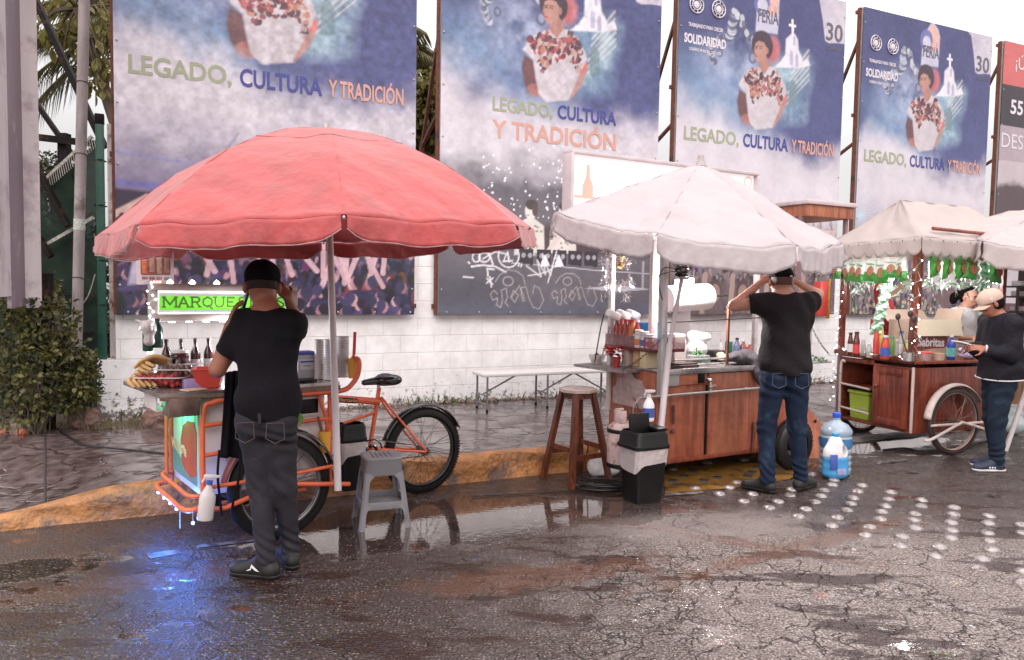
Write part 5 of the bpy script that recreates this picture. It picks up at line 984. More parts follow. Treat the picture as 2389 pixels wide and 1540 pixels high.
# sign
def slab(par, word, x0, x1, z0, h, y, mat):      # heavy slab serif capitals
    S = {'M': [[(0, 0), (0, 1), (.5, .25), (1, 1), (1, 0)]], 'A': [[(0, 0), (.5, 1), (1, 0)], [(.22, .35), (.78, .35)]], 'R': [[(.12, 0), (.12, 1), (.7, 1), (.9, .85), (.9, .65), (.7, .5), (.12, .5)], [(.55, .5), (.95, 0)]], 'Q': [[(.5, 1), (.1, .8), (.0, .5), (.1, .2), (.5, 0), (.9, .2), (1, .5), (.9, .8), (.5, 1)], [(.5, .15), (1, -.15)]], 'U': [[(.05, 1), (.05, .3), (.25, .02), (.75, .02), (.95, .3), (.95, 1)]], 'E': [[(.9, .95), (.12, .95), (.12, .05), (.92, .05)], [(.12, .5), (.7, .5)]], 'S': [[(.9, .8), (.6, 1), (.2, .92), (.1, .7), (.5, .5), (.9, .3), (.8, .06), (.4, 0), (.08, .2)]], 'I': [[(.5, 0), (.5, 1)]], 'T': [[(.05, .95), (.95, .95)], [(.5, .95), (.5, 0)]]}
    SF = {'M': [(0, 0), (1, 0), (0, 1), (1, 1)], 'A': [(0, 0), (1, 0)], 'R': [(.12, 0), (.12, 1), (.95, 0)], 'U': [(.05, 1), (.95, 1)], 'I': [(.5, 0), (.5, 1)], 'T': [(.5, 0)]}
    wd = {'I': .4, 'M': 1.25}; tot = sum(wd.get(c, 1)+.28 for c in word)-.28; u = (x1-x0)/tot; x = x0
    for c in word:
        w_ = wd.get(c, 1)*u; g = MB(); k = 0
        for pl in S[c]:
            for (a, b), (a2, b2) in zip(pl, pl[1:]): k += 1; d = Vector((a2-a, 0, (b2-b)*h/w_)).normalized()*.003/w_; g.bar((x+a*w_-d.x*w_, y-.00012*k, z0+b*h-d.z*w_), (x+a2*w_+d.x*w_, y-.00012*k, z0+b2*h+d.z*w_), .011, .001, up=(0, 1, 0))
        for a, b in SF.get(c, []): k += 1; g.box((x+a*w_, y-.00012*k, z0+b*h), (.026, .001, .008))
        o_ = g.ob('lettering', mat, par, smooth=False); x += w_+.28*u
gs = T('lit_sign', 'illuminated MARQUESITAS sign in a broad metal frame on the tricycle cart', 'sign', F1.w(.10, .70, 0), F1.yaw)
SWD, z0, z1 = 1.0, 1.36, 1.605
g = MB()
for c_, d_ in (((SWD/2, 0, z0+.02), (SWD, .07, .045)), ((SWD/2, 0, z1-.02), (SWD, .07, .045)), ((.025, 0, (z0+z1)/2), (.05, .07, z1-z0-.086)), ((SWD-.025, 0, (z0+z1)/2), (.05, .07, z1-z0-.086))): g.box(c_, d_, .004)
g.ob('sign_frame', pm('brushed_frame', (.42, .34, .31), .35, metal=.4, var=.2), gs)
g = MB(); g.box((SWD/2, .005, (z0+z1)/2), (SWD-.1, .02, z1-z0-.09)); g.ob('face', pm('sign_face', (.5, .47, .48), .3, emit=(.55, .5, .52), es=.35, var=.2, vs=9), gs)
g = MB(); g.box((SWD/2, -.008, (z0+z1)/2-.004), (SWD-.13, .006, .092)); g.ob('green_band', pm('green_band', (.15, .6, .04), .4, emit=(.20, .85, .05), es=.38, var=.1, vs=6), gs)
slab(gs, 'MARQUESITAS', .09, SWD-.09, (z0+z1)/2-.031, .066, -.0116, pm('brown_letter', (.10, .16, .04), .5))
g = MB(); zz = ((.055, z0+.05), (SWD-.055, z0+.05), (SWD-.055, z1-.05), (.055, z1-.05)); g.tube([(x, -.014, z) for x, z in zz], .0032, 6, closed=True); g.ob('light_tube', tube_w, gs)
for i in range(3): g = MB(); g.lathe([(.016, 0), (.014, .012), (1e-5, .016)], (.11+.16*i+.02*(i == 0), -.012, z1+.010), 12, axis=(0, -1, .2)); g.lathe([(.022, -.004), (.022, .002)], (.11+.16*i+.02*(i == 0), -.012, z1+.010), 4, axis=(0, -1, .2)); g.ob('spot_led', led_w, gs)
for i in range(3): g = MB(); g.sph((.03+.018*i, -.02, z1+.012), .0075, 6); g.ob('red_led', led_r, gs)
for k in range(7):
    g = MB()
    for i in range(3): g.sph((.12+.11*k+.016*i, -.02, z0-.008), .0045, 5)
    g.ob('led_strip', led_w, gs)
for x in (.02, SWD-.02): g = MB(); g.tube([(x, .02, .97), (x, .02, z0+.01)], .012, 8); g.ob('post', whitep, gs)
l = point_light((SWD/2, -.10, z0-.12), 13, (.9, .95, 1), .06); l.parent = gs
l = point_light((.0, -.04, 1.28), 7, (.85, .95, 1), .05); l.parent = gs
# menu card behind the sign
mb_ = T('menu_board', 'small white menu card with four pictures behind the corner of the lit sign', 'menu board', F1.w(.02, .78, 0), F1.yaw); q0 = F1.pl(318, 664, .78)-Vector((.02, .78, 0)); q1 = F1.pl(405, 570, .78)-Vector((.02, .78, 0))
cx, cz, wx, wz = (q0.x+q1.x)/2, (q0.z+q1.z)/2, abs(q1.x-q0.x), abs(q1.z-q0.z)
g = MB(); g.box((cx, 0, cz), (wx, .012, wz), .006); g.ob('board', pm('menu_white', (.55, .45, .47), .3), mb_); g = MB(); g.box((cx, -.008, cz-.005), (wx*.78, .004, wz*.48)); g.ob('picture', pm('menu_brown', (.25, .10, .07), .4, var=.4, vs=30), mb_)
for i, c_ in enumerate(((.50, .14, .07), (.34, .2, .18), (.38, .24, .2), (.30, .17, .14))): g = MB(); g.box((cx+wx*.195*(i-1.5), -.011, cz-.01+.01*(i % 2)), (wx*.13, .004, wz*.40), .003); g.ob('picture', pm('roll_%d' % i, c_, .5, var=.4, vs=40), mb_)
text('MARQUESITAS', 'lettering', .03, pm('dark_letter', (.09, .06, .07), .5), mb_, frame((cx, -.009, q1.z-wz*.20), (1, 0, 0), (0, 0, 1)), width=wx*.62, bold=.0006)
for i, s_ in enumerate(('$60', '$50', '$55', '$50')): text(s_, 'lettering', .022, pm('dark_letter', (.09, .06, .07), .5), mb_, frame((cx+wx*.195*(i-1.5), -.009, q0.z+wz*.13), (1, 0, 0), (0, 0, 1)), bold=.0004)
# ---- goods on the tray
ZT = .972
def put1(px, y, z=ZT): p = F1.ax(px, y); return F1.w(p.x, y, z)
glassd = pm('dark_syrup', (.05, .012, .014), .12, var=.3, coat=.4); capd = pm('dark_cap', (.05, .02, .02), .4); lab_w = pm('white_label', (.62, .58, .60), .4, var=.06); lab_b = pm('blue_label', (.06, .10, .38), .4); lab_r = pm('red_label', (.52, .05, .05), .4); lab_g = pm('green_label', (.08, .30, .12), .4)
def bottle(name, label, loc, h_, r_, body, cap, lab=None, neck=.32, group=None, cat='bottle', capr=None, sx=1, rz=0):
    t = T(name, label, cat, loc, rz, group); n_ = r_*neck; hb = h_*.62
    g = MB(); g.lathe([(r_*.9, 0), (r_, .008), (r_, hb), (r_*.86, hb+h_*.07), (n_*1.15, h_*.82), (n_, h_*.86), (n_, h_*.93)], n=18, sy=sx); g.ob('body', body, t)
    g = MB(); g.lathe([((capr or n_*1.15), h_*.92), ((capr or n_*1.15), h_), ((capr or n_)*.9, h_*1.005)], n=14); g.ob('cap', cap, t)
    if lab: g = MB(); g.lathe([(r_+.001, hb*.22), (r_+.001, hb*.8)], n=18, sy=sx); g.ob('label', lab, t)
    return t
for px, lb, lm_ in ((387, 'red-labelled dark syrup bottle, first of the row behind the box', lab_r), (421, 'dark syrup bottle half hidden by the big chocolate jar', None), (455, 'dark syrup bottle with a round pale label beside the jar', lab_w), (486, 'dark syrup bottle nearest the man in the cap, white label', lab_w)):
    bottle('syrup_bottle', lb, put1(px, .62), .27, .032, glassd, capd, lm_, .36, 'syrup bottles on the tricycle tray')
bottle('chocolate_jar', 'wide jar of dark chocolate spread with a white lid behind the box', put1(418, .52, ZT), .205, .062, glassd, lab_w, None, .78, capr=.05, cat='jar'); bottle('teal_lid_jar', 'low jar with a teal lid beside the chocolate jar', put1(383, .50), .155, .045, pm('pale_jar', (.5, .45, .4), .2), pm('teal_lid', (.05, .33, .30), .4), None, .95, cat='jar', capr=.048)
for px, lb in ((345, 'dark green bottle hanging in a bag, left of the pair'), (368, 'dark green bottle hanging beside the sign post, right of the pair')):
    p = F1.pl(px, 812, .62); bottle('hanging_bottle', lb, F1.w(p.x, .62, 1.17 if px < 350 else 1.19), .19, .032, pm('green_glass', (.01, .05, .04), .12, coat=.3), capd, None, .5, 'green bottles hanging from the sign post')
bg = blob('plastic_bag', [('e', (0, 0, .0), (.045, .04, .05), .02), ('c', (0, 0, .02), (-.09, 0, .05), .02, .004, .03), ('c', (-.01, 0, .01), (-.08, .02, -.02), .02, .004, .03), ('c', (0, 0, 0), (.0, 0, -.09), .03, .035, .02)], baggy, None, .006, mod=lambda D, P: D+.006*vnoise(P, 60, 3)); bg.location = F1.w(*F1.pl(348, 765, .60)); tag(bg, 'crumpled clear bag knotted round the hanging green bottles', 'bag')
def carton(name, label, loc, dims, mat, rz, cat='box', txt=None, tm=None, tsz=.05, open_=False):
    t = T(name, label, cat, loc, rz); x, y, z = dims
    g = MB(); g.box((0, 0, z/2), dims, .003); g.ob('box_body', mat, t)
    if txt: text(txt, 'lettering', tsz, tm, t, frame((0, -y/2-.001, z*.38), (1, 0, 0), (0, 0, 1)), bold=.001, width=x*.86)
    return t
carton('jar_box', 'white box printed nutella standing in front of the chocolate jar', put1(425, .40), (.17, .08, .095), pm('white_carton', (.60, .55, .56), .4), F1.yaw-.5, txt='nutella', tm=lab_r)
# wire shelf rim
t = T('tray_rack', 'low white wire rack edging the bottles on the tricycle tray', 'rack', F1.w(0, 0, 0), F1.yaw); g = MB(); a = F1.ax(375, .45, 1.09); b_ = F1.ax(500, .45, 1.09); g.tube([a, b_, b_+Vector((0, .28, 0)), a+Vector((0, .28, 0))], .004, 6, closed=True)
for f in np.linspace(0, 1, 7): q = a.lerp(b_, f); g.tube([q, (q.x, q.y, ZT)], .003, 5)
g.ob('rack_frame', whitep, t)
def tray_box(name, label, loc, rz, lx, ly, hh, fill, fn, seed, cat='fruit box'):
    t = T(name, label, cat, loc, rz); g = MB()
    def rnd(k, fx, fy, z): 
        a = 2*PI*k/32; c_, s_ = math.cos(a), math.sin(a); e = .35; return (lx/2*fx*math.copysign(abs(c_)**e, c_), ly/2*fy*math.copysign(abs(s_)**e, s_), z)
    g.grid(lambda i, j: rnd(i, *((.72, .72, .002), (.82, .8, .01), (.95, .94, hh*.6), (1, 1, hh*.62), (1.0, 1.0, hh*.66), (.9, .88, hh*.92), (.7, .66, hh))[j]), 32, 7, True); g.f.append(tuple(len(g.v)-32+k for k in range(32))); g.ob('clear_box', pm('clear_punnet', (.92, .9, .9), .06, trans=.97, ior=1.1, alpha=.42, var=.02, spec=.9), t)
    g = MB(); g.torus((0, 0, hh*.63), 1, .0, (0, 0, 1), 4, 3) if 0 else None
    g.tube([rnd(k, 1.03, 1.04, hh*.63) for k in range(32)], .004, 5, closed=True); g.ob('rim', pm('punnet_rim', (.7, .66, .66), .15, alpha=.7), t)
    rs = np.random.RandomState(seed); g = MB()
    for i in range(fn):
        r_ = rs.uniform(.013, .019); g.sph((rs.uniform(-.36, .36)*lx, rs.uniform(-.36, .36)*ly, rs.uniform(.016, hh*.72)), r_, 7, 1, 1, 1.15)
    o_ = g.ob('fruit', fill, t); return t
berry = pm('strawberry', (.50, .045, .04), .3, var=.4, vs=60, bump=.4, bs=150, dirt=(.6, .2, .14), ds=30, dth=.62); nut = pm('brown_mix', (.16, .06, .04), .4, var=.5, vs=50)
p = F1.top(372, 906, ZT); tray_box('strawberry_box', 'clear plastic box full of strawberries at the corner of the tray', F1.w(p.x+.03, p.y+.07, ZT), F1.yaw-.55, .29, .17, .10, berry, 130, 1)
p = F1.top(368, 872, 1.05); tray_box('chocolate_punnet', 'smaller clear punnet of brown sweets stacked by the bananas', F1.w(.17, .30, ZT+.06), F1.yaw-.5, .20, .13, .075, nut, 60, 2)
carton('purple_box', 'small pale purple box tucked beside the strawberries', put1(447, .17), (.10, .08, .055), pm('purple_box', (.36, .26, .50), .4), F1.yaw)
carton('napkin_pile', 'thin pile of brown napkins on the tray', put1(450, .06), (.13, .09, .008), pm('kraft_paper', (.55, .40, .28), .7), F1.yaw+.3, 'napkins')
t = T('red_tub', 'square red plastic tub on the tricycle tray beside the man', 'tub', put1(487, .18), F1.yaw-.3)
g = MB(); pr = [(.075, .0), (.105, .11), (.112, .11), (.112, .118), (.10, .118), (.07, .006)]; g.lathe([(a*1.2, z) for a, z in pr], n=4); o_ = g.ob('tub_body', redp, t, smooth=False); o_.rotation_euler = (0, 0, PI/4); o_.scale = (1.05, .85, 1)
ban = pm('banana', (.46, .27, .11), .5, var=.25, vs=14, dirt=(.20, .10, .05), ds=16, dth=.62)
bt = T('banana_bunch', 'bunch of ripe bananas piled at the outer end of the tray', 'bananas', F1.w(.02, .42, ZT), F1.yaw)
def banana(a, b_, c_, r_=.0135): g = MB(); g.curve([a, b_, c_], [r_*(.35+.65*math.sin(PI*min(max(i/16, .08), .93))**.5) for i in range(17)], 7, 8); g.ob('banana', ban, bt)
for i in range(6): z = .018+.022*i; x = -.085+.016*i; banana((x+.10, .10, z+.02), (x, .02-.01*i, z+.025), (x+.03, -.11, z))
for i in range(5): x = -.10+.03*i; banana((x+.02, -.02, .05), (x-.02, -.10, .045), (x+.0, -.17, .012))
for i in range(4): z = .135+.014*i; banana((-.05, .09-.04*i, z-.03), (.03, .05-.04*i, z+.01), (.12, .03-.04*i, z-.015))
t = T('plastic_tub', 'clear tub with a blue lid and a printed label behind the man', 'tub', put1(708, .30), F1.yaw); g = MB(); g.box((0, 0, .085), (.13, .12, .17), .01); g.ob('tub_body', pm('milky_plastic', (.42, .40, .46), .2, var=.1), t); g = MB(); g.box((0, 0, .175), (.14, .13, .02), .006); g.ob('lid', lab_b, t)
g = MB(); g.box((0, -.062, .10), (.10, .003, .07)); g.box((0, -.064, .122), (.098, .003, .014)) if 0 else None; o_ = g.ob('label', lab_w, t); text('bonique', 'lettering', .02, pm('dark_letter', (.09, .06, .07), .5), o_, frame((.0, -.0645, .085), (1, 0, 0), (0, 0, 1)), width=.05); g = MB(); g.box((0, -.0642, .118), (.098, .002, .012)); g.ob('label_stripe', lab_b, o_)
def cupstack(label, px, y, r_, h_, stripes, mat=lab_w):
    t = T('cup_stack', label, 'cups', put1(px, y), 0, 'stacks of cups on the tricycle tray'); g = MB(); n = int(h_/.008); pr = []
    for i in range(n): z = h_*i/n; pr += [(r_, z), (r_*1.03, z+.006), (r_, z+.0065)]
    pr.append((r_*1.04, h_)); pr.append((r_*.95, h_)); pr.append((r_*.8, h_-.08)); g.lathe(pr, n=22); g.ob('cups', mat, t, ang=80)
    if stripes:
        g = MB()
        for i in range(4, n-3):
            if i % 2: g.lathe([(r_*1.034, h_*i/n), (r_*1.034, h_*i/n+.0022)], n=22)
        g.ob('printed_lines', pm('print_grey', (.25, .30, .36), .5, var=.4, vs=30), t)
cupstack('narrow stack of translucent cups beside the blue lidded tub', 744, .20, .030, .27, 0, pm('translucent_cup', (.48, .42, .42), .3)); cupstack('tall stack of striped paper cups just behind the parasol pole', 768, .12, .036, .275, 1); cupstack('widest stack of striped paper cups right of the parasol pole', 798, .22, .046, .285, 1)
t = T('spatula_cup', 'yellow plastic cup holding an orange spatula at the end of the tray', 'cup', F1.w(*F1.ax(824, .10, .975))); g = MB(); g.lathe([(.030, 0), (.040, .135), (.037, .135), (.027, .005)], n=18); g.ob('cup_body', yellowp, t); g = MB(); g.tube([(0, 0, .10), (.006, 0, .22)], .009, 8); g.box((.009, 0, .24), (.022, .008, .16), .003, 0, 0, .04); g.ob('spatula', redp, t)
t = T('table_leaf_tray', 'black tray lying on the tricycle tray beside the tub', 'tray', put1(705, .12), F1.yaw); MB().box((0, 0, .008), (.16, .12, .014), .004).ob('tray_body', blackp, t)
# spray bottle hung on the frame
def spray(label, loc, rz, h_=.26, body=None, lab=None):
    t = T('spray_bottle', label, 'spray bottle', loc, rz); g = MB(); g.lathe([(.042, 0), (.046, .01), (.046, h_*.50), (.040, h_*.58), (.017, h_*.74), (.015, h_*.80)], n=20, sy=.75); g.ob('body', body or pm('milky_white', (.58, .52, .53), .35, var=.05), t)
    g = MB(); g.lathe([(.018, h_*.78), (.018, h_*.86)], n=14); g.ob('collar', lab_b if lab is None else lab_w, t)
    g = MB(); g.box((.002, 0, h_*.95), (.075, .022, .026), .008); g.box((-.03, 0, h_*.90), (.012, .012, .05), .004, 0, 0, .5); g.tube([(.03, 0, h_*.95), (.05, 0, h_*.955)], .009, 8); g.ob('trigger', lab_w, t)
    if lab: g = MB(); g.lathe([(.047, h_*.12), (.047, h_*.42)], n=20, sy=.75); g.ob('label', lab, t)
    return t
t = spray('white spray bottle hanging by its trigger from the orange frame', DP(478, 1213, 4.36), .5, .27); t.rotation_euler = (0, .12, .5)
# apron hanging from the tray edge
ap_ = pm('black_cloth', (.006, .005, .008), .9, var=.4, vs=8, bump=.4, bs=20, spec=.2)
def curtain(name, label, cat, tops, drops, mat, waves=.02, n=26, m_=22, seed=1, taper=1.0):
    g = MB(); a, b_ = Vector(tops[0]), Vector(tops[1]); nn = (b_-a).cross(Vector((0, 0, 1))).normalized()
    def P(i, j):
        u = i/(n-1); f = j/(m_-1); d_ = drops[0]*(1-u)+drops[1]*u; q = a.lerp(b_, .5+(u-.5)*(1+(taper-1)*f)); return q+nn*(waves*(.3+f)*math.sin(u*9+seed)+waves*.5*math.sin(u*21+f*3+seed))-Vector((0, 0, d_*f))
    g.grid(P, n, m_); o_ = g.ob(name, mat); md = o_.modifiers.new('t', 'SOLIDIFY'); md.thickness = .006; return tag(o_, label, cat)
curtain('apron', 'long black apron hanging over the tray edge beside the man in the cap', 'apron', (DP(523, 868, 4.42), DP(575, 862, 4.5)), (.50, .55), ap_, .02, taper=1.5)
g = MB(); a = DP(512, 1050, 4.40); g.curve([a, DP(508, 1110, 4.4), DP(515, 1180, 4.4), DP(516, 1205, 4.39)], .008, 5); g.curve([DP(560, 1060, 4.42), DP(556, 1120, 4.4), DP(545, 1160, 4.4), DP(541, 1200, 4.4)], .008, 5); tag(g.ob('apron_strings', ap_), 'two black apron strings dangling in front of the near cart wheel', 'strings')
# plastic plant leaf
t = T('green_leaf', 'single green leaf stuck on the orange frame beside the man', 'leaf', F1.w(*F1.pl(698, 980, -.01))); g = MB(); leaf(g, (0, 0, .06), (0, -.2, -1), (0, -1, 0), .10, .07); g.ob('blade', leaf_mat('fresh_leaf', (.10, .22, .03), (.18, .33, .06), .3), t)
# black bin hanging behind the bicycle frame
def swingbin(label, loc, rz, w_, d_, h_, hood=True, bagd=.12, openf=False):
    t = T('rubbish_bin', label, 'bin', loc, rz)
    def ring(fx, z, e=.3, n=28): return [(w_/2*fx*math.copysign(abs(math.cos(2*PI*k/n))**e, math.cos(2*PI*k/n)), d_/2*fx*math.copysign(abs(math.sin(2*PI*k/n))**e, math.sin(2*PI*k/n)), z) for k in range(n)]
    def loft(rows): g = MB(); n = 28; g.v += [v_ for r_ in rows for v_ in r_]; g.f += [(j*n+k, j*n+(k+1) % n, (j+1)*n+(k+1) % n, (j+1)*n+k) for j in range(len(rows)-1) for k in range(n)]; return g
    g = loft([ring(.78, 0), ring(.80, .012), ring(.97, h_*.97), ring(1, h_)]); g.f.append(tuple(range(28))[::-1]); g.ob('bin_body', blackp, t)
    rs = np.random.RandomState(2); n = 56; g = MB()
    def P(i, j):
        f = j/7; a = 2*PI*i/n; z = h_*(1.0-0)-bagd*f*(1+.25*math.sin(a*2+1)); s_ = (.80+.17*z/h_/.97)*1.035+.018*math.sin(a*9+f*3)+.012*math.sin(a*23+f*5); c_, q_ = math.cos(a), math.sin(a); return (w_/2*s_*math.copysign(abs(c_)**.3, c_), d_/2*s_*math.copysign(abs(q_)**.3, q_), z)
    g.grid(P, n, 8, True); g.ob('bin_liner', baggy, t)
    g = loft([ring(1.06, h_-.005), ring(1.09, h_), ring(1.09, h_+.02), ring(1.03, h_+.03), ring(.98, h_+.10), ring(.86, h_+.125)]); lid = g.ob('lid', blackp, t)
    if openf:
        g = MB(); g.box((-w_*.08, d_*.10, h_+.165), (w_*.62, .02, .17), .012, 0, -.12); g.box((w_*.33, -d_*.1, h_+.135), (w_*.34, d_*.6, .03), .014); g.ob('flap', blackp, t)
    return t
t = swingbin('black bin with a white liner hanging behind the bicycle crossbar', DP(818, 1140, 5.45), .6, .19, .15, .36, bagd=.13)
# ---- grey plastic stool
gst = pm('grey_plastic', (.20, .19, .205), .38, var=.12, vs=5, bump=.12, bs=40, dirt=(.12, .10, .10)); q = G(888, 1218); st = T('plastic_stool', 'grey plastic stool standing in the puddle beside the tricycle', 'stool', q, R(20)); H = .47
def sq(w_, z, e=.40, n=32): return [(w_*math.copysign(abs(math.cos(2*PI*k/n))**e, math.cos(2*PI*k/n)), w_*math.copysign(abs(math.sin(2*PI*k/n))**e, math.sin(2*PI*k/n)), z) for k in range(n)]
g = MB(); rows = [sq(.126, H-.12), sq(.132, H-.11), sq(.126, H-.03), sq(.13, H-.022), sq(.132, H-.008), sq(.124, H), sq(.10, H-.003), sq(.03, H-.004), sq(.004, H-.010)]
rows = [[(x, y, z) for x, y, z in r_] for r_ in rows]; g.v = [v_ for r_ in rows for v_ in r_]; n = 32; g.f = [(j*n+k, j*n+(k+1) % n, (j+1)*n+(k+1) % n, (j+1)*n+k) for j in range(len(rows)-1) for k in range(n)]
for k in range(5): g.box((-.06+.03*k, 0, H-.001), (.006, .15, .006), .002)
g.ob('seat', gst, st)
for sx, sy in ((-1, -1), (1, -1), (1, 1), (-1, 1)):
    g = MB(); prev = None
    def sec(f):       # an L-shaped leg that flares outward; arches out of the skirt and the shelf ring
        z = (H-.10)*(1-f); c_ = .127+.048*f; wl = .038+.045*max(0, 1-f/.16)**1.5+.040*max(0, 1-abs(f-.58)/.10)**1.5; return c_, wl, z
    vs = []; K = 26
    for i in range(K+1):
        c_, wl, z = sec(i/K); th = .007
        for x, y in ((c_-wl, c_), (c_-.012, c_), (c_, c_-.012), (c_, c_-wl), (c_-th, c_-wl), (c_-th, c_-th-.01), (c_-th-.01, c_-th), (c_-wl, c_-th)): vs.append((x*sx, y*sy, z))
    fs = [(8*i+k, 8*i+(k+1) % 8, 8*i+8+(k+1) % 8, 8*i+8+k) for i in range(K) for k in range(8)]+[tuple(range(8)), tuple(8*K+k for k in range(8))]
    if sx*sy > 0: fs = [f[::-1] for f in fs]
    g.add(vs, fs); g.ob('leg', gst, st, ang=35)
zs = (H-.10)*.42; cc = .127+.048*.58
for a in range(4): M_ = Matrix.Rotation(a*PI/2, 4, 'Z'); g = MB(M_); g.box((0, cc-.004, zs), (2*cc-.10, .008, .05), .002); g.ob('stretcher', gst, st)
g = MB(); g.box((0, 0, zs-.02), (2*cc-.03, 2*cc-.03, .006), .002); g.ob('shelf', gst, st)
# ================================================================== plywood hot food cart under the white parasol
def wood_mat(name, c1, c2, rough=.4, sc_=3, dirt=None):
    M_ = bpy.data.materials.new(name); M_.use_nodes = True; nt = M_.node_tree; N = nt.nodes.new; L = nt.links.new; b = nt.nodes['Principled BSDF']; tc = N('ShaderNodeTexCoord')
    mp = N('ShaderNodeMapping'); mp.inputs['Scale'].default_value = (1, 1, .09); L(tc.outputs['Object'], mp.inputs[0]); n = N('ShaderNodeTexNoise'); n.inputs['Scale'].default_value = sc_*9; n.inputs['Detail'].default_value = 7; n.inputs['Distortion'].default_value = .6; L(mp.outputs[0], n.inputs['Vector'])
    n2 = N('ShaderNodeTexNoise'); n2.inputs['Scale'].default_value = 2.4; n2.inputs['Detail'].default_value = 5; L(tc.outputs['Object'], n2.inputs['Vector']); ad_ = N('ShaderNodeMath'); ad_.operation = 'MULTIPLY_ADD'; L(n2.outputs[0], ad_.inputs[0]); ad_.inputs[1].default_value = .8; L(n.outputs[0], ad_.inputs[2])
    r = N('ShaderNodeValToRGB'); r.color_ramp.elements[0].position = .72; r.color_ramp.elements[1].position = 1.05; r.color_ramp.elements[0].color = (*c1, 1); r.color_ramp.elements[1].color = (*c2, 1); L(ad_.outputs[0], r.inputs[0]); n4 = N('ShaderNodeTexNoise'); n4.inputs['Scale'].default_value = 5; n4.inputs['Detail'].default_value = 10; n4.inputs['Roughness'].default_value = .7; L(tc.outputs['Object'], n4.inputs['Vector']); r4 = N('ShaderNodeMapRange'); r4.inputs[1].default_value = .42; r4.inputs[2].default_value = .72; r4.inputs[3].default_value = 1.08; r4.inputs[4].default_value = .55; L(n4.outputs[0], r4.inputs[0]); m4 = N('ShaderNodeMixRGB'); m4.blend_type = 'MULTIPLY'; m4.inputs[0].default_value = 1; L(r.outputs[0], m4.inputs[1]); L(r4.outputs[0], m4.inputs[2]); L(m4.outputs[0], b.inputs['Base Color'])
    b.inputs['Roughness'].default_value = rough; bp = N('ShaderNodeBump'); bp.inputs['Strength'].default_value = .15; bp.inputs['Distance'].default_value = .01; L(n.outputs[0], bp.inputs['Height']); L(bp.outputs[0], b.inputs['Normal']); return M_
ply = wood_mat('plywood', (.22, .058, .030), (.37, .112, .060), sc_=2); ply2 = wood_mat('plywood_pale', (.30, .088, .048), (.44, .15, .085), sc_=2); mahog = wood_mat('mahogany', (.12, .024, .014), (.25, .055, .03), .32); stoolw = wood_mat('stool_wood', (.055, .014, .008), (.15, .042, .020), .3)
F2 = Fr((1.22, 6.22, 0), R(30)); t2 = T('food_cart', 'plywood hot food cart with gas pipe and tap under the white parasol', 'food cart', F2.o, F2.yaw)
X = lambda px, y=0: F2.ax(px, y).x
L2 = 1.86
g = MB(); g.box((L2/2, .34, .55), (L2, .64, .76), .004); g.ob('cabinet', ply, t2)
x0, x1, x2, x3 = X(1549), X(1654), X(1660), X(1776)
g = MB(); g.box(((x0+x1)/2, .013, .49), (x1-x0-.01, .016, .60), .003); g.ob('door', ply, t2)
g = MB(); g.box(((x2+x3)/2, .008, .54), (x3-x2, .022, .72), .003); g.ob('door', ply2, t2)
g = MB(); g.box(((X(1590)+x1)/2, .010, .87), (x1-X(1590), .02, .11), .003); g.ob('fascia_board', ply2, t2)
g = MB(); g.box(((x0-.03+X(1588))/2, .004, .88), (X(1588)-x0+.03, .026, .13), .002)
for x in (x0, X(1584)):
    for z in (.83, .93): g.sph((x, -.010, z), .006, 5)
g.ob('metal_plate', galv, t2)
g = MB(); g.bar((x1+.012, .008, .19), (x1+.012, .008, .80), .02, .01); g.ob('door_gap', blackp, t2, smooth=False)
g = MB(); g.box((L2/2, -.002, .175), (L2, .03, .035), .004); g.ob('sill', mahog, t2)
g = MB(); g.box((L2/2, .33, .945), (L2+.02, .70, .022), .004); g.box((L2/2, -.024, .933), (L2, .008, .045), .002); g.ob('countertop', steel, t2)
pl2 = [F2.top(*a, .93) for a in ((1338, 851), (1449, 867), (1534, 861), (1437, 843))]
g = MB(); g.prism([(p.x, p.y) for p in pl2], (0, 0, .915), (1, 0, 0), (0, 1, 0), (0, 0, 1), .022); g.ob('side_shelf', pm('scratched_zinc', (.30, .26, .26), .35, metal=.5, var=.4, vs=40, dirt=(.55, .5, .5), ds=40), t2, smooth=False)
g = MB(); g.box((X(1640), .004, .865), (.07, .03, .085), .002); g.ob('niche', blackp, t2)
gal = pm('galvanised_pipe', (.42, .39, .38), .35, metal=.7, var=.25, vs=30)
g = MB(); a, b_ = F2.pl(1498, 928, -.07), F2.pl(1774, 905, -.07); g.tube([a, b_], .0115, 10)
for f in (.55, .86): p = a.lerp(b_, f); g.tube([p-Vector((.02, 0, 0)), p+Vector((.02, 0, 0))], .016, 10)
p = a.lerp(b_, .55); g.tube([p, p+Vector((0, 0, .05)), p+Vector((0, .0, .10)), p+Vector((-.005, .05, .115))], .012, 10); g.sph(p+Vector((0, 0, .045)), .019, 8); g.sph(p+Vector((-.005, 0, .10)), .018, 8); g.box(p+Vector((.03, -.01, .055)), (.05, .01, .012), .003); g.tube([a, a+Vector((-.03, 0, 0)), a+Vector((-.07, .02, -.06)), a+Vector((-.06, .04, -.22))], .007, 8); g.ob('gas_pipe', gal, t2)
g = MB(); p = F2.pl(1570, 1006, -.02); g.box(p, (.04, .02, .03), .003); g.box(p+Vector((0, 0, .14)), (.02, .012, .16), .003); g.ob('latch', rust, t2)
g = MB(); p = F2.pl(1757, 1020, -.02); g.box(p, (.03, .015, .28), .003, 0, 0, .06); g.ob('strap', rust, t2)
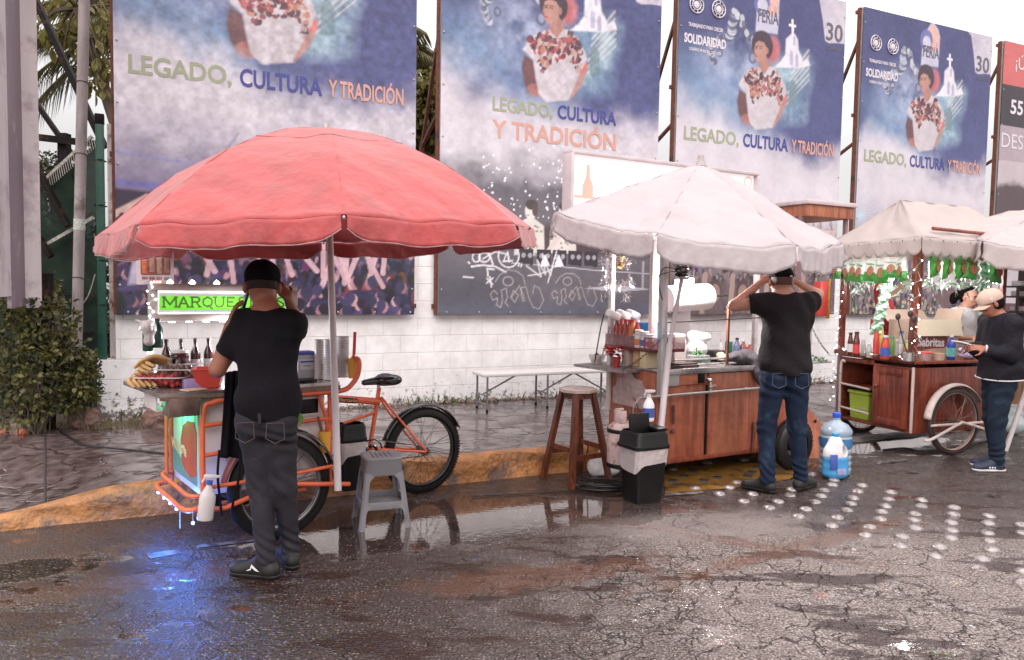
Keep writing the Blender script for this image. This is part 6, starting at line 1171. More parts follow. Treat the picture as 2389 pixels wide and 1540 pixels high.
# corner and roof posts
g = MB(); g.box((.0, -.035, 1.38), (.055, .05, 1.30), .004); g.ob('corner_post', alu, t2)
g = MB(); g.box((.0, .66, 1.50), (.045, .045, 1.95), .004); g.ob('corner_post', whitep, t2)
px_ = X(1524, .30); g = MB(); g.box((px_, .30, 1.55), (.07, .04, 1.0), .004); g.ob('corner_post', whitep, t2)
g = MB(); g.box((L2-.02, .0, 1.20), (.04, .04, .5), .004); g.ob('corner_post', galv, t2); g = MB(); g.box((L2-.02, .66, 1.7), (.045, .045, 1.6), .004); g.ob('corner_post', whitep, t2)
g = MB(); g.tube([(.0, .0, 1.345), (L2, .02, 1.40)], .006, 6); g.ob('cross_rod', spk, t2); g = MB(); p = F2.pl(1699, 730, .02); g.box((p.x, .02, 1.22), (.022, .022, .50), .002); g.box((p.x+.01, .02, 1.475), (.07, .015, .012), .002); g.ob('rod_stand', rust, t2)
# menu fascia on the rear posts
lit = pm('menu_fascia', (.74, .69, .70), .35, emit=(1, .95, .96), es=.42, var=.05)
fa, fb = F2.pl(1335, 372, .66), F2.pl(1760, 398, .66); zt_ = (fa.z+fb.z)/2; fh = .62
g = MB(); g.box(((fa.x+fb.x)/2, .66+.04, zt_-fh/2), (fb.x-fa.x, .06, fh), .004); fs_ = g.ob('menu_sign', lit, t2)
g = MB()
for c_, d_ in ((((fa.x+fb.x)/2, .69, zt_+.012), (fb.x-fa.x+.06, .14, .028)), ((fa.x-.02, .69, zt_-fh/2), (.03, .14, fh)), ((fb.x+.02, .69, zt_-fh/2), (.03, .14, fh)), (((fa.x+fb.x)/2, .69, zt_-fh-.012), (fb.x-fa.x+.06, .14, .028))): g.box(c_, d_, .004)
g.ob('sign_frame', pm('pink_grey_frame', (.56, .48, .49), .5), t2)
brn = pm('print_brown', (.58, .33, .26), .5, emit=(1, .6, .5), es=.2); gry = pm('print_grey2', (.62, .56, .57), .5, emit=(1, .9, .9), es=.25)
q = F2.pl(1371, 425, .655); g = MB(); g.prism([(-.055, -.13), (.055, -.13), (.055, -.03), (.018, .05), (.014, .15), (-.014, .15), (-.018, .05), (-.055, -.03)], q, (1, 0, 0), (0, 0, 1), (0, -1, 0), .003); g.ob('printed_bottle', brn, fs_, smooth=False)
g = MB(); g.box(q+Vector((-.03, -.002, -.13)), (.22, .004, .02)); g.ob('printed_bowl', brn, fs_, smooth=False)
for i, px in enumerate((1412, 1426, 1438, 1450, 1464, 1480)):
    q = F2.pl(px, 420-2*i, .655); g = MB(); g.lathe([(.012, -.09), (.014, .02), (.008, .05), (.004, .10)], q, 6, sy=.1); g.ob('printed_figure', gry, fs_, smooth=False)
q = F2.pl(1745, 425, .655); g = MB(); g.torus(q, .05, .006, (0, 1, 0), 20, 4); g.ob('printed_ring', brn, fs_)
# wheels
tyre2 = pm('moto_tyre', (.018, .015, .015), .45, var=.3)
wheel(t2, (1.47, -.17, .235), (0, 1, 0), .235, .05, tyre2, blackp, spk, 10, hubr=.07, knob=1); wheel(t2, (1.47, .80, .235), (0, 1, 0), .235, .05, tyre2, blackp, spk, 10, hubr=.07); wheel(t2, (.42, .34, .16), (0, 1, 0), .16, .045, tyre2, blackp, spk, 8, hubr=.06)
g = MB(); g.tube([(1.47, -.17, .235), (1.47, .8, .235)], .016, 8); g.ob('axle', spk, t2); g = MB(); g.tube([(0, .34, .17), (.42, .34, .16)], .02, 8); g.ob('fork', rust, t2)
# decal plate on the end face
dm_ = pm('faded_decal', (.44, .31, .30), .5, var=.25, vs=20)
q = MB(frame((-.004, .60, .60), (0, -1, 0), (0, 0, 1))); q.prism([(0, 0), (.5, 0), (.5, .16), (.43, .19), (.40, .24), (.30, .25), (.27, .29), (.22, .30), (.17, .28), (.14, .24), (.06, .23), (.05, .17), (0, .14)], (0, 0, 0), (1, 0, 0), (0, 1, 0), (0, 0, 1), .004); d_ = q.ob('decal', dm_, t2, smooth=False)
# shelf with bottles at the end of the cart
sh = T('hanging_shelf', 'dark red shelf holding the sauce bottles at the near end of the plywood cart', 'shelf', F2.o, F2.yaw)
a, b_, c_, d_ = (F2.pl(1404, 828, .66), F2.pl(1530, 838, .02), None, None); ZS2 = 1.11
g = MB(); sx0, sx1 = -.05, .30; g.box(((sx0+sx1)/2, .35, ZS2), (sx1-sx0, .66, .03), .004); g.ob('shelf_board', pm('dark_red_board', (.13, .03, .03), .4, var=.3), sh)
g = MB(); g.box((sx0, .35, ZS2+.06), (.006, .64, .10), .002); g.box(((sx0+sx1)/2, .02, ZS2+.06), (sx1-sx0, .006, .10), .002); g.ob('clear_guard', pm('smoky_plastic', (.30, .16, .17), .2, alpha=.55), sh)
def put2(px, y, z=.957): p = F2.ax(px, y); return F2.w(p.x, y, z)
sauce = pm('red_sauce', (.30, .035, .02), .18, var=.35, coat=.3); sauce2 = pm('orange_sauce', (.50, .16, .05), .2, var=.3); capr_ = pm('red_cap', (.50, .04, .03), .4)
zs = ZS2+.016
for i, (px, y, m_, lb) in enumerate(((1421, .56, sauce, 'red sauce bottle at the far end of the hanging shelf'), (1432, .50, sauce, 'red sauce bottle, second along the hanging shelf'), (1446, .44, sauce, 'red sauce bottle, third along the hanging shelf'), (1459, .38, sauce, 'dark sauce bottle in the middle of the hanging shelf'), (1470, .34, sauce2, 'orange sauce bottle, the only orange one on the hanging shelf'), (1482, .28, sauce, 'red sauce bottle next to the printed jars on the hanging shelf'))):
    p = F2.ax(px, y); bottle('sauce_bottle', lb, F2.w(max(p.x, sx0+.04), y, zs), .23, .030, m_, capr_ if i < 5 else lab_w, lab_w if i == 5 else None, .5, 'sauce bottles on the hanging shelf')
for px, y, lb, lm_, h_ in ((1492, .22, 'white jar with an orange print on the hanging shelf', sauce2, .15), (1506, .16, 'white jar with a blue print on the hanging shelf', lab_b, .14), (1518, .10, 'white jar nearest the alloy corner post', lab_r, .12)): bottle('printed_jar', lb, put2(px, y, zs), h_, .036, lab_w, lab_w, lm_, .9, 'white jars on the hanging shelf', 'jar')
carton('blue_carton', 'bright blue carton with two round eyes standing behind the alloy post', put2(1518, .42, zs), (.22, .14, .20), pm('bright_blue', (.05, .25, .55), .35), F2.yaw)
q = T('polystyrene_boxes', 'three white foam boxes leaning on top of the sauce bottles', 'foam boxes', put2(1452, .52, zs+.215), F2.yaw)
for i in range(3): g = MB(); g.box((-.10+.11*i, 0, .05), (.12, .10, .07), .02, 0, .2, .35); g.ob('foam_box', pm('white_foam', (.78, .74, .75), .6, var=.03), q)
# things on the countertop under the shelf
kr = pm('kraft_carton', (.52, .33, .17), .6, var=.1); kr2 = pm('cream_carton', (.60, .47, .30), .6, var=.1)
carton('coffee_carton', 'cream carton with a dark round print below the shelf', put2(1470, .42), (.10, .08, .15), pm('pinkish_carton', (.50, .38, .34), .5), F2.yaw); carton('sugar_carton', 'tall yellow cream carton beside the corner post', put2(1516, .16), (.13, .08, .155), kr2, F2.yaw); carton('tea_carton', 'brown carton behind the spice jar', put2(1497, .30), (.11, .08, .15), kr, F2.yaw)
def pf(px, py, z=.94): return G(px, py, z)
def jar2(name, label, loc, h_, r_, body, lid, lab): return bottle(name, label, loc, h_, r_, body, lid, lab, .9, cat='jar')
jar2('spice_jar', 'big spice jar with a peach printed label at the edge of the side shelf', pf(1494, 857, .938), .135, .048, pm('dark_spice', (.12, .03, .02), .25), kr2, pm('peach_label', (.58, .34, .26), .5, var=.25, vs=60))
t = T('fruit_bowl', 'clear glass bowl of fruit on the zinc side shelf', 'bowl', pf(1392, 848, .938)); g = MB(); g.lathe([(.045, 0), (.05, .004), (.072, .05), (.080, .075), (.082, .078)], n=20); g.ob('glass_bowl', pm('bowl_glass', (.7, .66, .66), .08, alpha=.5, spec=.9), t)
rs = np.random.RandomState(3)
for i in range(9): g = MB(); g.sph((rs.uniform(-.04, .04), rs.uniform(-.04, .04), .03+.05*rs.rand()), .022, 8); g.ob('fruit', [pm('bread_tan', (.50, .30, .15), .6), nut, pm('cream_fruit', (.65, .52, .34), .5)][i % 3], t)
t = T('poinsettia', 'red poinsettia in a small red pot on the zinc side shelf', 'potted plant', pf(1437, 857, .938)); g = MB(); g.lathe([(.028, 0), (.038, .075), (.041, .075), (.041, .088), (.034, .088)], n=18); g.ob('pot', pm('dull_red_pot', (.34, .035, .035), .4), t)
g = MB(); rs = np.random.RandomState(6)
for i in range(70):
    a = rs.rand()*6.28; r_ = rs.uniform(.0, .06); c0 = (r_*math.cos(a)-.03, r_*math.sin(a), .10+.07*rs.rand()); leaf(g, c0, (math.cos(a), math.sin(a), rs.uniform(-.5, .6)), (0, 0, 1), rs.uniform(.04, .07), .032)
g.ob('bracts', leaf_mat('red_bracts', (.42, .02, .02), (.68, .06, .06), .3), t, smooth=False)
# chains, ropes and tinsel
def chain(label, a, b_, n, r_=.010, par=None):
    g = MB(); a = Vector(a); b_ = Vector(b_); d = (b_-a)/n; sag = lambda f: Vector((0, 0, -.03*math.sin(PI*f)))
    s1 = d.normalized().orthogonal().normalized(); s2 = d.cross(s1).normalized()
    for i in range(n):
        p = a+d*(i+.5)+sag((i+.5)/n); s_ = s1 if i % 2 else s2; dd = d.normalized(); g.tube([p+dd*(d.length*.72*math.cos(2*PI*k/10))+s_*(r_*.75*math.sin(2*PI*k/10)) for k in range(10)], .0022, 4, closed=True)
    return tag(g.ob('chain', spk), label, 'chain')
chain('steel chain from the alloy corner post down to the zinc side shelf', DP(1548, 783, 6.15), pf(1453, 862, .942), 16); chain('steel chain at the far corner of the zinc side shelf', DP(1421, 762, 6.75), pf(1399, 846, .942), 9); chain('steel chain holding the shelf behind the man in blue jeans', DP(1886, 748, 7.1), DP(1933, 826, 7.4), 12)
tag(MB().curve([DP(1420, 690, 6.75), DP(1402, 760, 6.65), DP(1387, 845, 6.5)], .006, 6).ob('rope', cb), 'black rope running down from the rear post to the side shelf', 'rope')
tin = pm('silver_tinsel', (.75, .73, .74), .2, metal=.8, var=.2, vs=40); gold = pm('gold_foil', (.70, .42, .10), .3, metal=.7, var=.3, vs=40)
rs = np.random.RandomState(2); g = MB()
for cen, n_, sp_ in (((1420, 610), 110, (14, 22)), ((1462, 612), 70, (14, 16)), ((1415, 665), 120, (12, 24)), ((1455, 660), 90, (22, 7)), ((1470, 655), 40, (5, 14)), ((1460, 690), 50, (5, 14))):
    for i in range(n_):
        p = DP(cen[0]+rs.normal()*sp_[0]*.6, cen[1]+rs.normal()*sp_[1]*.6, 6.55+rs.normal()*.04); d = Vector((rs.normal(), rs.normal(), rs.normal()-.8)).normalized()*rs.uniform(.02, .05); s_ = d.orthogonal().normalized()*.0022; g.add([p-s_, p+s_, p+d+s_, p+d-s_], [(0, 1, 2, 3)])
tag(g.ob('tinsel', tin, smooth=False), 'silver tinsel garland hanging from the rear post', 'tinsel', kind='stuff')
g = MB(); p = DP(1448, 612, 6.5)
for k in range(40): a = rs.rand()*6.28; d = Vector((math.cos(a), rs.normal()*.3, math.sin(a)-.4)).normalized()*rs.uniform(.04, .10); s_ = d.orthogonal().normalized()*.006; g.add([p-s_, p+s_, p+d], [(0, 1, 2)])
tag(g.ob('gold_bow', gold, smooth=False), 'gold foil bow above the silver tinsel', 'bow')
# white glowing towel roll, panel and jug
wht = pm('bright_white', (.82, .79, .80), .5, var=.03)
t = T('paper_roll', 'large white paper roll hanging lengthwise over the hot counter', 'paper roll', (0, 0, 0)); a = DP(1572, 697, 6.75); b_ = DP(1650, 692, 6.95); d_ = (b_-a).normalized(); g = MB(); g.tube([a-d_*.1, a, a+d_*.01, b_-d_*.01, b_], [.118, .12, .121, .121, .112], 28); g.ob('roll', wht, t); g = MB(); g.tube([b_, b_+d_*.25], .008, 8); g.ob('rod', spk, t)
t = T('white_board', 'upright white board behind the paper roll', 'board', DP(1587, 860, 7.0), F2.yaw); MB().box((0, 0, .40), (.20, .02, .86), .01).ob('board', wht, t)
t = T('drink_jug', 'pale pink plastic jug standing behind the parasol pole', 'jug', F2.w(*F2.ax(1578, .30, .957)), F2.yaw)
g = MB(); g.lathe([(.085, 0), (.09, .02), (.092, .20), (.085, .235), (.08, .24), (.085, .245), (.085, .27), (.06, .275)], n=4, sy=1); o_ = g.ob('jug_body', pm('pale_pink_plastic', (.66, .56, .54), .35, var=.04), t, smooth=False); o_.rotation_euler = (0, 0, PI/4)
g = MB(); g.curve([(.07, 0, .22), (.11, 0, .21), (.115, 0, .10), (.075, 0, .05)], .010, 8); g.ob('handle', pm('pale_pink_plastic', (.66, .56, .54), .35), t)
bg = blob('plastic_bag', [('e', (0, 0, .09), (.10, .08, .09), .03), ('e', (-.03, 0, .20), (.07, .06, .06), .04), ('e', (.06, 0, .20), (.07, .06, .05), .04)], pm('white_bag', (.75, .72, .73), .3, alpha=.82, bump=.6, bs=22, spec=.8), None, .009, mod=lambda D, P: D+.010*vnoise(P, 38, 3)); bg.location = put2(1628, .35, .99); tag(bg, 'puffy white plastic bag standing over the green herb basket', 'bag')
t = T('herb_basket', 'basket of chopped green herbs on the hot counter', 'basket', put2(1629, .22), F2.yaw); g = MB(); g.box((0, 0, .045), (.20, .14, .08), .01); g.ob('basket', pm('clear_grey', (.5, .5, .5), .2, alpha=.4), t); g = leafcloud([(0, 0, .06, 1, .09, .06, .055)], 420, .02, 9, shell=.2); g.ob('herbs', leaf_mat('herbs', (.03, .11, .03), (.08, .22, .06), .25), t, smooth=False)
t = T('griddle_tools', 'dark griddle plates and long tongs lying along the counter edge', 'griddle', put2(1600, .07), F2.yaw); g = MB(); g.box((-.05, .02, .012), (.36, .14, .022), .006); g.box((.0, .03, .030), (.28, .10, .010), .004); g.ob('griddle', pm('burnt_iron', (.05, .025, .022), .45, var=.5, vs=20), t)
for k, (a, b_) in enumerate((((-.02, .10, .05), (.62, .04, .06)), ((.05, -.0, .02), (.60, -.02, .02)))): g = MB(); g.tube([a, b_], .010, 8); g.ob('rod', steel, t)
def clothpile(label, loc, cm, rz=0, s_=1):
    pr = [('e', (0, 0, .05), (.14*s_, .10*s_, .045*s_), .03), ('e', (.08*s_, .02, .08), (.09*s_, .08*s_, .05*s_), .03), ('e', (-.07*s_, -.02, .06), (.09*s_, .06*s_, .05*s_), .03), ('c', (.05, -.08, .04), (.09, -.15, -.16), .045, .03, .04), ('c', (.10, -.08, .04), (.15, -.15, -.06), .05, .03, .04)]
    o_ = blob('cloth', pr, cm, None, .007, mod=lambda D, P: D+.014*vnoise(P, 26, 4)+.006*vnoise(P, 60, 8)); o_.location = loc; o_.rotation_euler = (0, 0, rz); return tag(o_, label, 'cloth')
clothpile('crumpled dark grey cloth thrown over the counter edge beside the man', put2(1733, .10), pm('grey_cloth', (.085, .075, .085), .85, var=.35, vs=9, bump=.5, bs=30), F2.yaw, 1.1)
clothpile('cream rag behind the dark grey cloth', put2(1690, .30, .94), pm('cream_rag', (.60, .50, .32), .8, bump=.4), F2.yaw+1, .55)
for px, y, lb, b__, c__, l__, h_, r_ in ((1685, .45, 'slim white bottle with an orange foot beside the rod stand', lab_w, lab_w, sauce2, .20, .022), (1722, .42, 'blue water bottle with a dark cap between rod stand and man', pm('bluish_bottle', (.14, .15, .24), .2), capd, None, .21, .036), (1737, .40, 'brown drink bottle left of the man in blue jeans', pm('brown_bottle', (.22, .07, .05), .2), lab_w, lab_r, .19, .034), (1752, .38, 'dark red bottle right against the man in blue jeans', sauce, lab_w, None, .16, .032)): bottle('drink_bottle', lb, put2(px, y), h_, r_, b__, c__, l__, .4)
carton('green_carton', 'small green carton leaning against the rod stand', put2(1703, .50), (.06, .05, .17), pm('teal_carton', (.04, .26, .18), .4), .7)
carton('dark_crate', 'black plastic crate behind the cream rag', put2(1672, .42), (.16, .12, .10), pm('crate_black', (.06, .05, .05), .5), F2.yaw)
t = T('red_bread_bag', 'red and white bag of bread against the man', 'bread bag', put2(1745, .22)); blob('bag_body', [('e', (0, 0, .06), (.09, .07, .055), .03)], pm('bread_print', (.62, .35, .24), .35, dirt=(.62, .04, .04), ds=18, dth=.5, bump=.4), t, .008, mod=lambda D, P: D+.008*vnoise(P, 40, 2))
# cables knotted round the parasol pole
g = MB(); c_ = DP(1590, 632, 6.12); rs = np.random.RandomState(4)
for k in range(5): g.torus(c_+Vector((0, 0, .02*k-.04)), .045+.008*(k % 2), .009, (.2*rs.normal(), .2*rs.normal(), 1), 18, 5)
g.curve([c_, c_+Vector((-.15, -.05, .02)), DP(1536, 660, 6.1), DP(1545, 700, 6.12)], .005, 5); g.curve([c_, DP(1560, 636, 6.05), DP(1535, 645, 6.05), DP(1533, 668, 6.1)], .005, 5); tag(g.ob('cable_knot', cb), 'knot of black cable tied round the leaning white parasol pole', 'cable')
# food sacks on the far shelf beyond the second man
t = T('far_side_shelf', 'small side shelf with a white sack beyond the man in blue jeans', 'shelf', F2.w(L2+.02, .1, .93), F2.yaw); g = MB(); g.box((.22, .30, 0), (.44, .60, .02), .003); g.ob('shelf_board', galv, t)
o_ = blob('sack', [('e', (0, 0, .06), (.17, .10, .07), .03), ('e', (.05, 0, .10), (.10, .08, .05), .03)], pm('white_sack', (.62, .55, .55), .6, bump=.4, bs=20), None, .01, mod=lambda D, P: D+.008*vnoise(P, 24, 4)); o_.location = F2.w(L2+.26, .38, .945); tag(o_, 'pale stuffed sack lying on the far side shelf', 'sack')
g = leafcloud([(0, 0, 0, 1, .15, .05, .02)], 160, .022, 10, shell=.3); o_ = g.ob('herbs', leaf_mat('herbs', 0, 0), smooth=False) if 0 else g.ob('herbs', bpy.data.materials['herbs'], smooth=False); o_.location = F2.w(L2+.24, .16, .955); tag(o_, 'chopped green herbs in front of the pale sack', 'herbs')
# lamps that the stall has under its parasol
hl = pm('bulb', (1, 1, 1), .3, emit=(1, .96, .93), es=14)
for p in (DP(1612, 655, 6.6),): t = T('bulb_lamp', 'bare glowing bulb hanging under the white parasol', 'lamp', p); MB().sph((0, 0, 0), .028, 10).ob('bulb', hl, t); MB().lathe([(.014, .02), (.014, .06)]).ob('socket', blackp, t); l = point_light((0, 0, -.01), 85, (1, .95, .93), .06); l.parent = t
# ---- gas bottle
tk = pm('gas_bottle_paint', (.52, .37, .36), .45, var=.2, vs=8, dirt=(.16, .06, .05), ds=9, dth=.53, bump=.3); q = DP(1452, 1090, 6.02); t = T('gas_bottle', 'pink white rusted gas bottle between the wooden stool and the bin', 'gas bottle', q)
g = MB(); g.lathe([(.10, 0), (.125, .02), (.13, .05), (.13, .30), (.12, .335), (.085, .365), (.03, .38), (.02, .385)], n=26); g.ob('tank', tk, t); g = MB(); g.lathe([(.132, .29), (.134, .295), (.134, .315), (.130, .32)], n=26); g.lathe([(.133, .01), (.14, .015), (.14, .04), (.133, .045)], n=26); g.box((.0, -.134, .15), (.02, .01, .30), .002); g.ob('band', blackp, t)
g = MB()
for k in range(8, 25): a = 2*PI*k/32; g.box((.075*math.cos(a), .075*math.sin(a), .42), (.02, .006, .10), .002, a+PI/2)
g.ob('collar', tk, t); g = MB(); g.tube([(0, 0, .38), (0, 0, .44)], .014, 10); g.lathe([(.03, .445), (.03, .46)], n=12); g.tube([(0, 0, .41), (.05, 0, .41)], .010, 8); g.curve([(.05, 0, .41), (.12, .0, .42), (.10, .02, .52), (.08, .05, .56)], .006, 6); g.ob('valve', rust, t)
spray('white spray bottle with a blue label standing behind the open bin', DP(1512, 982, 5.95), .2, .25, wht, lab_b)
# rubbish bin
t = swingbin('tall black rubbish bin with open lid and clear liner by the parasol pole', G(1497, 1166), R(28), .31, .26, .42, bagd=.15, openf=True)
# ---- wooden stool
t = T('wooden_stool', 'tall dark wooden bar stool at the near end of the plywood cart', 'stool', G(1343, 1122), R(33)); HS = .79
g = MB(); n = 8; g.lathe([(.150, HS-.035), (.158, HS-.03), (.158, HS-.006), (.150, HS)], n=8); g.ob('seat', pm('wet_seat', (.40, .30, .27), .12, var=.2, dirt=(.20, .07, .04), ds=5), t, ang=25)
lt = .09; lb = .20
for sx, sy in ((-1, -1), (1, -1), (1, 1), (-1, 1)): g = MB(); g.bar((sx*lt, sy*lt, HS-.03), (sx*lb, sy*lb, 0), .042, .042); g.ob('leg', stoolw, t, smooth=False)
def lp(sx, sy, z): f = 1-z/(HS-.03); r_ = lt+(lb-lt)*f; return Vector((sx*r_, sy*r_, z))
for i, (a, b_) in enumerate((((-1, -1), (1, -1)), ((1, -1), (1, 1)), ((1, 1), (-1, 1)), ((-1, 1), (-1, -1)))):
    g = MB(); z = .30 if i % 2 else .24; g.bar(lp(*a, z), lp(*b_, z), .022, .042); g.ob('rung', stoolw, t, smooth=False); g = MB(); g.bar(lp(*a, HS-.06), lp(*b_, HS-.06), .02, .05); g.ob('apron_rail', stoolw, t, smooth=False)
wb = blob('plastic_bag', [('e', (0, 0, .07), (.09, .08, .09), .03), ('e', (.04, .02, .14), (.05, .05, .09), .03), ('e', (.10, -.02, .05), (.10, .06, .05), .03)], pm('white_bag2', (.68, .64, .65), .35, bump=.6, bs=22), None, .009, mod=lambda D, P: D+.012*vnoise(P, 34, 7)); wb.location = G(1393, 1108); tag(wb, 'white plastic bag of rubbish on the road under the plywood cart', 'bag')
g = MB(); rs = np.random.RandomState(9); c_ = G(1400, 1140)
for k in range(6): p0 = c_+Vector((rs.normal()*.12, rs.normal()*.06, .008+.008*k)); g.tube([p0+Vector(((.17+.04*rs.rand())*math.cos(2*PI*i/22), (.08+.03*rs.rand()*.2)*math.sin(2*PI*i/22), 0)) for i in range(22)], .006, 5, closed=True)
g.curve([c_, G(1340, 1146, .008), G(1250, 1150, .008), G(1100, 1158, .008)], .005, 5); g.curve([c_+Vector((0, 0, .03)), G(1345, 1100, .03), G(1365, 1070, .1), DP(1372, 1040, 6.4)], .006, 5); tag(g.ob('cable_coil', cb), 'untidy coil of black cable on the wet road between stool and bin', 'cable')
# ---- folding bench against the wall
q = G(1130, 962, SW); FB = Fr(q, YAWW); t = T('folding_bench', 'white folding bench with grey metal legs standing against the wall', 'bench', q, YAWW); HB = .43
g = MB(); g.box((.92, .15, HB-.012), (1.90, .34, .04), .012); g.ob('bench_top', pm('bench_white', (.66, .61, .61), .35, var=.04), t)
gl = pm('grey_tube', (.22, .20, .21), .35, metal=.4)
for x in (.03, .80):
    for y in (.0, .30): g = MB(); g.tube([(x+.0, y, 0), (x, y, HB-.03)], .013, 8); g.ob('leg', gl, t); g = MB(); g.tube([(x, y, 0), (x, y, .03)], .016, 8); g.ob('rubber_foot', blackp, t)
    g = MB(); g.tube([(x, 0, .08), (x, .30, .08)], .010, 8); g.tube([(x, .15, .18), (x+.45, .15, HB-.03)], .010, 8); g.tube([(x, 0, .18), (x, .3, .18)], .008, 8); g.ob('brace', gl, t)
g = MB(); g.tube([(1.22, .15, HB-.03), (1.7, .15, .15)], .010, 8); g.tube([(1.72, 0, 0), (1.72, 0, HB-.03)], .013, 8); g.tube([(1.72, .3, 0), (1.72, .3, HB-.03)], .013, 8); g.ob('brace', gl, t)
# leaning board, water jugs
t = T('leaning_board', 'orange plywood board with bolt holes leaning behind the water jug', 'board', DP(1908, 1112, 7.25), .35); g = MB(); g.prism([(-.14, .0), (.12, 0), (.14, .48), (.0, .64), (-.14, .60)], (0, 0, 0), (1, 0, 0), (0, .25, 1), (0, 1, -.2), .015); g.ob('board', ply2, t, smooth=False)
for z in (.12, .36, .52): g = MB(); g.lathe([(.016, 0), (.016, .004)], (.08-.03*(z > .5), -.006+.25*z, z), 10, axis=(0, -1, .2)); g.ob('hole', blackp, t)
q = G(1946, 1104); t = T('water_jug', 'large ribbed blue water jug with a blue cap behind the cleaner bottle', 'water jug', q); pr = [(.115, 0), (.13, .012)]
for z in np.arange(.03, .36, .055): pr += [(.132, z), (.136, z+.012), (.136, z+.028), (.127, z+.042)]
pr += [(.136, .37), (.134, .40), (.10, .445), (.05, .47), (.032, .485), (.030, .52)]
wat = pm('jug_plastic', (.34, .42, .50), .12, var=.12, vs=5, alpha=.80, spec=.9); g = MB(); g.lathe(pr, n=32); g.ob('jug_body', wat, t); g = MB(); g.lathe([(.033, .505), (.035, .51), (.035, .545), (.028, .55)], n=18); g.ob('cap', pm('blue_cap', (.03, .10, .55), .35), t)
g = MB(); g.lathe([(.1375, .25), (.1375, .33)], n=32); lb_ = g.ob('label', pm('navy_label', (.05, .16, .33), .35, var=.3, vs=20), t); text('nd-e', 'lettering', .075, lab_w, lb_, frame((-.055, -.133, .27), (.92, -.38, 0), (0, 0, 1)), bold=.003)
q = G(1947, 1116); t = T('cleaner_bottle', 'white handled bottle of bright blue cleaner in front of the water jug', 'cleaner bottle', q, .15)
blu = pm('blue_liquid', (.06, .30, .60), .18, var=.1, coat=.4)
pr1 = [('e', (0, 0, .09), (.098, .060, .10), .02), ('e', (0, 0, .04), (.098, .060, .045), .02)]
mod_ = lambda D, P: np.maximum(np.maximum(D, -P[..., 2]), P[..., 2]-.165)
blob('bottle_lower', pr1+[('e', (0, 0, .16), (.096, .058, .06), .02)], blu, t, .006, mod=mod_)
def upm(D, P): return np.maximum(np.maximum(D, .163-P[..., 2]), -(np.hypot((P[..., 0]-.045)/.022, (P[..., 2]-.225)/.045)-1)*.022)
blob('bottle_upper', [('e', (-.005, 0, .19), (.092, .056, .10), .02), ('e', (-.01, 0, .27), (.05, .045, .06), .02)], pm('milky_hdpe', (.72, .70, .72), .35, var=.04), t, .006, mod=upm)
g = MB(); g.lathe([(.022, .315), (.024, .32), (.024, .345), (.018, .35)], (-.01, 0, 0), 14); g.ob('cap', blu, t); g = MB(); g.box((-.05, -.062, .14), (.055, .006, .11), .002, 0, -.06); g.ob('label', lab_b, t); g = MB(); g.box((.01, -.064, .065), (.07, .004, .05), .002); g.ob('label', pm('mixed_label', (.25, .35, .55), .4, dirt=(.55, .12, .18), ds=40, dth=.5), t)
t.scale = (1.2, 1.2, 1.15)
# ================================================================== mahogany snack cart with canvas roof
F3 = Fr((3.99, 7.46, 0), R(20)); t3 = T('snack_cart', 'dark red wooden snack cart with canvas roof, fairy lights and bicycle wheels', 'food cart', F3.o, F3.yaw)
def plx(F, px, py, x=0):
    r_ = Vector(ray(px, py)); c = F.o+F.d*x-Vector(EYE); t = c.dot(F.d)/r_.dot(F.d); q = Vector(EYE)+r_*t-F.o; return Vector((x, q.dot(F.n), q.z))
YE = plx(F3, 1958, 830).y; L3 = 1.25
oy = plx(F3, 2036, 900).y
g = MB()
for c_, d_ in (((L3/2, .012, .55), (L3, .024, .66)), ((L3/2, YE-.012, .55), (L3, .024, .66)), ((L3/2, YE/2, .235), (L3-.01, YE-.06, .03)), ((L3-.012, YE/2, .55), (.024, YE-.06, .60)), ((.50, YE/2, .56), (.02, YE-.06, .60)), ((.25, YE/2+.1, .60), (.46, YE-.3, .02)), ((.012, oy/2, .55), (.022, oy, .66)), ((.012, YE-.03, .55), (.022, .05, .66)), ((.012, (oy+YE)/2, .885), (.022, YE-oy, .05))): g.box(c_, d_, .003)
g.ob('cabinet', mahog, t3)
g = MB(); dy0, dz0, dz1 = oy, .26, .86; g.box((-.016, oy/2+.01, (dz0+dz1)/2), (.028, oy-.06, dz1-dz0), .003)
for y in (.055, oy-.075): g.box((-.034, y, (dz0+dz1)/2), (.012, .07, dz1-dz0), .004)
for z in (dz0+.04, dz1-.04): g.box((-.034, oy/2, z), (.012, oy-.20, .07), .004)
g.ob('door', mahog, t3); g = MB(); g.sph((-.055, oy-.09, .66), .022, 8); g.ob('knob', mahog, t3)
g = MB(); g.box((-.03, oy+.03, .60), (.01, .06, .02), .002); g.ob('latch', chrome, t3)
g = MB(); g.box((L3/2, YE/2, .935), (L3+.06, YE+.08, .03), .006); g.box((-.03, YE/2, .965), (.03, YE+.08, .05), .004); g.ob('countertop', mahog, t3)
wt = pm('white_tube', (.55, .45, .42), .4, var=.15, dirt=(.28, .13, .09), ds=14, dth=.6)
g = MB(); q0, q1 = YE-.06, oy+.02; g.curve([(-.02, q0-.05, .86), (-.03, q0, .82), (-.03, q0, .3)], .014, 8); g.ob('white_rail', wt, t3)
for z in (.62, .36): g = MB(); g.tube([(-.03, q0, z), (-.03, q1, z-.02)], .012, 8); g.ob('white_rail', wt, t3)
g = MB(); g.box((-.006, -.006, .56), (.022, .022, .66), .003); g.ob('corner_strip', wt, t3)
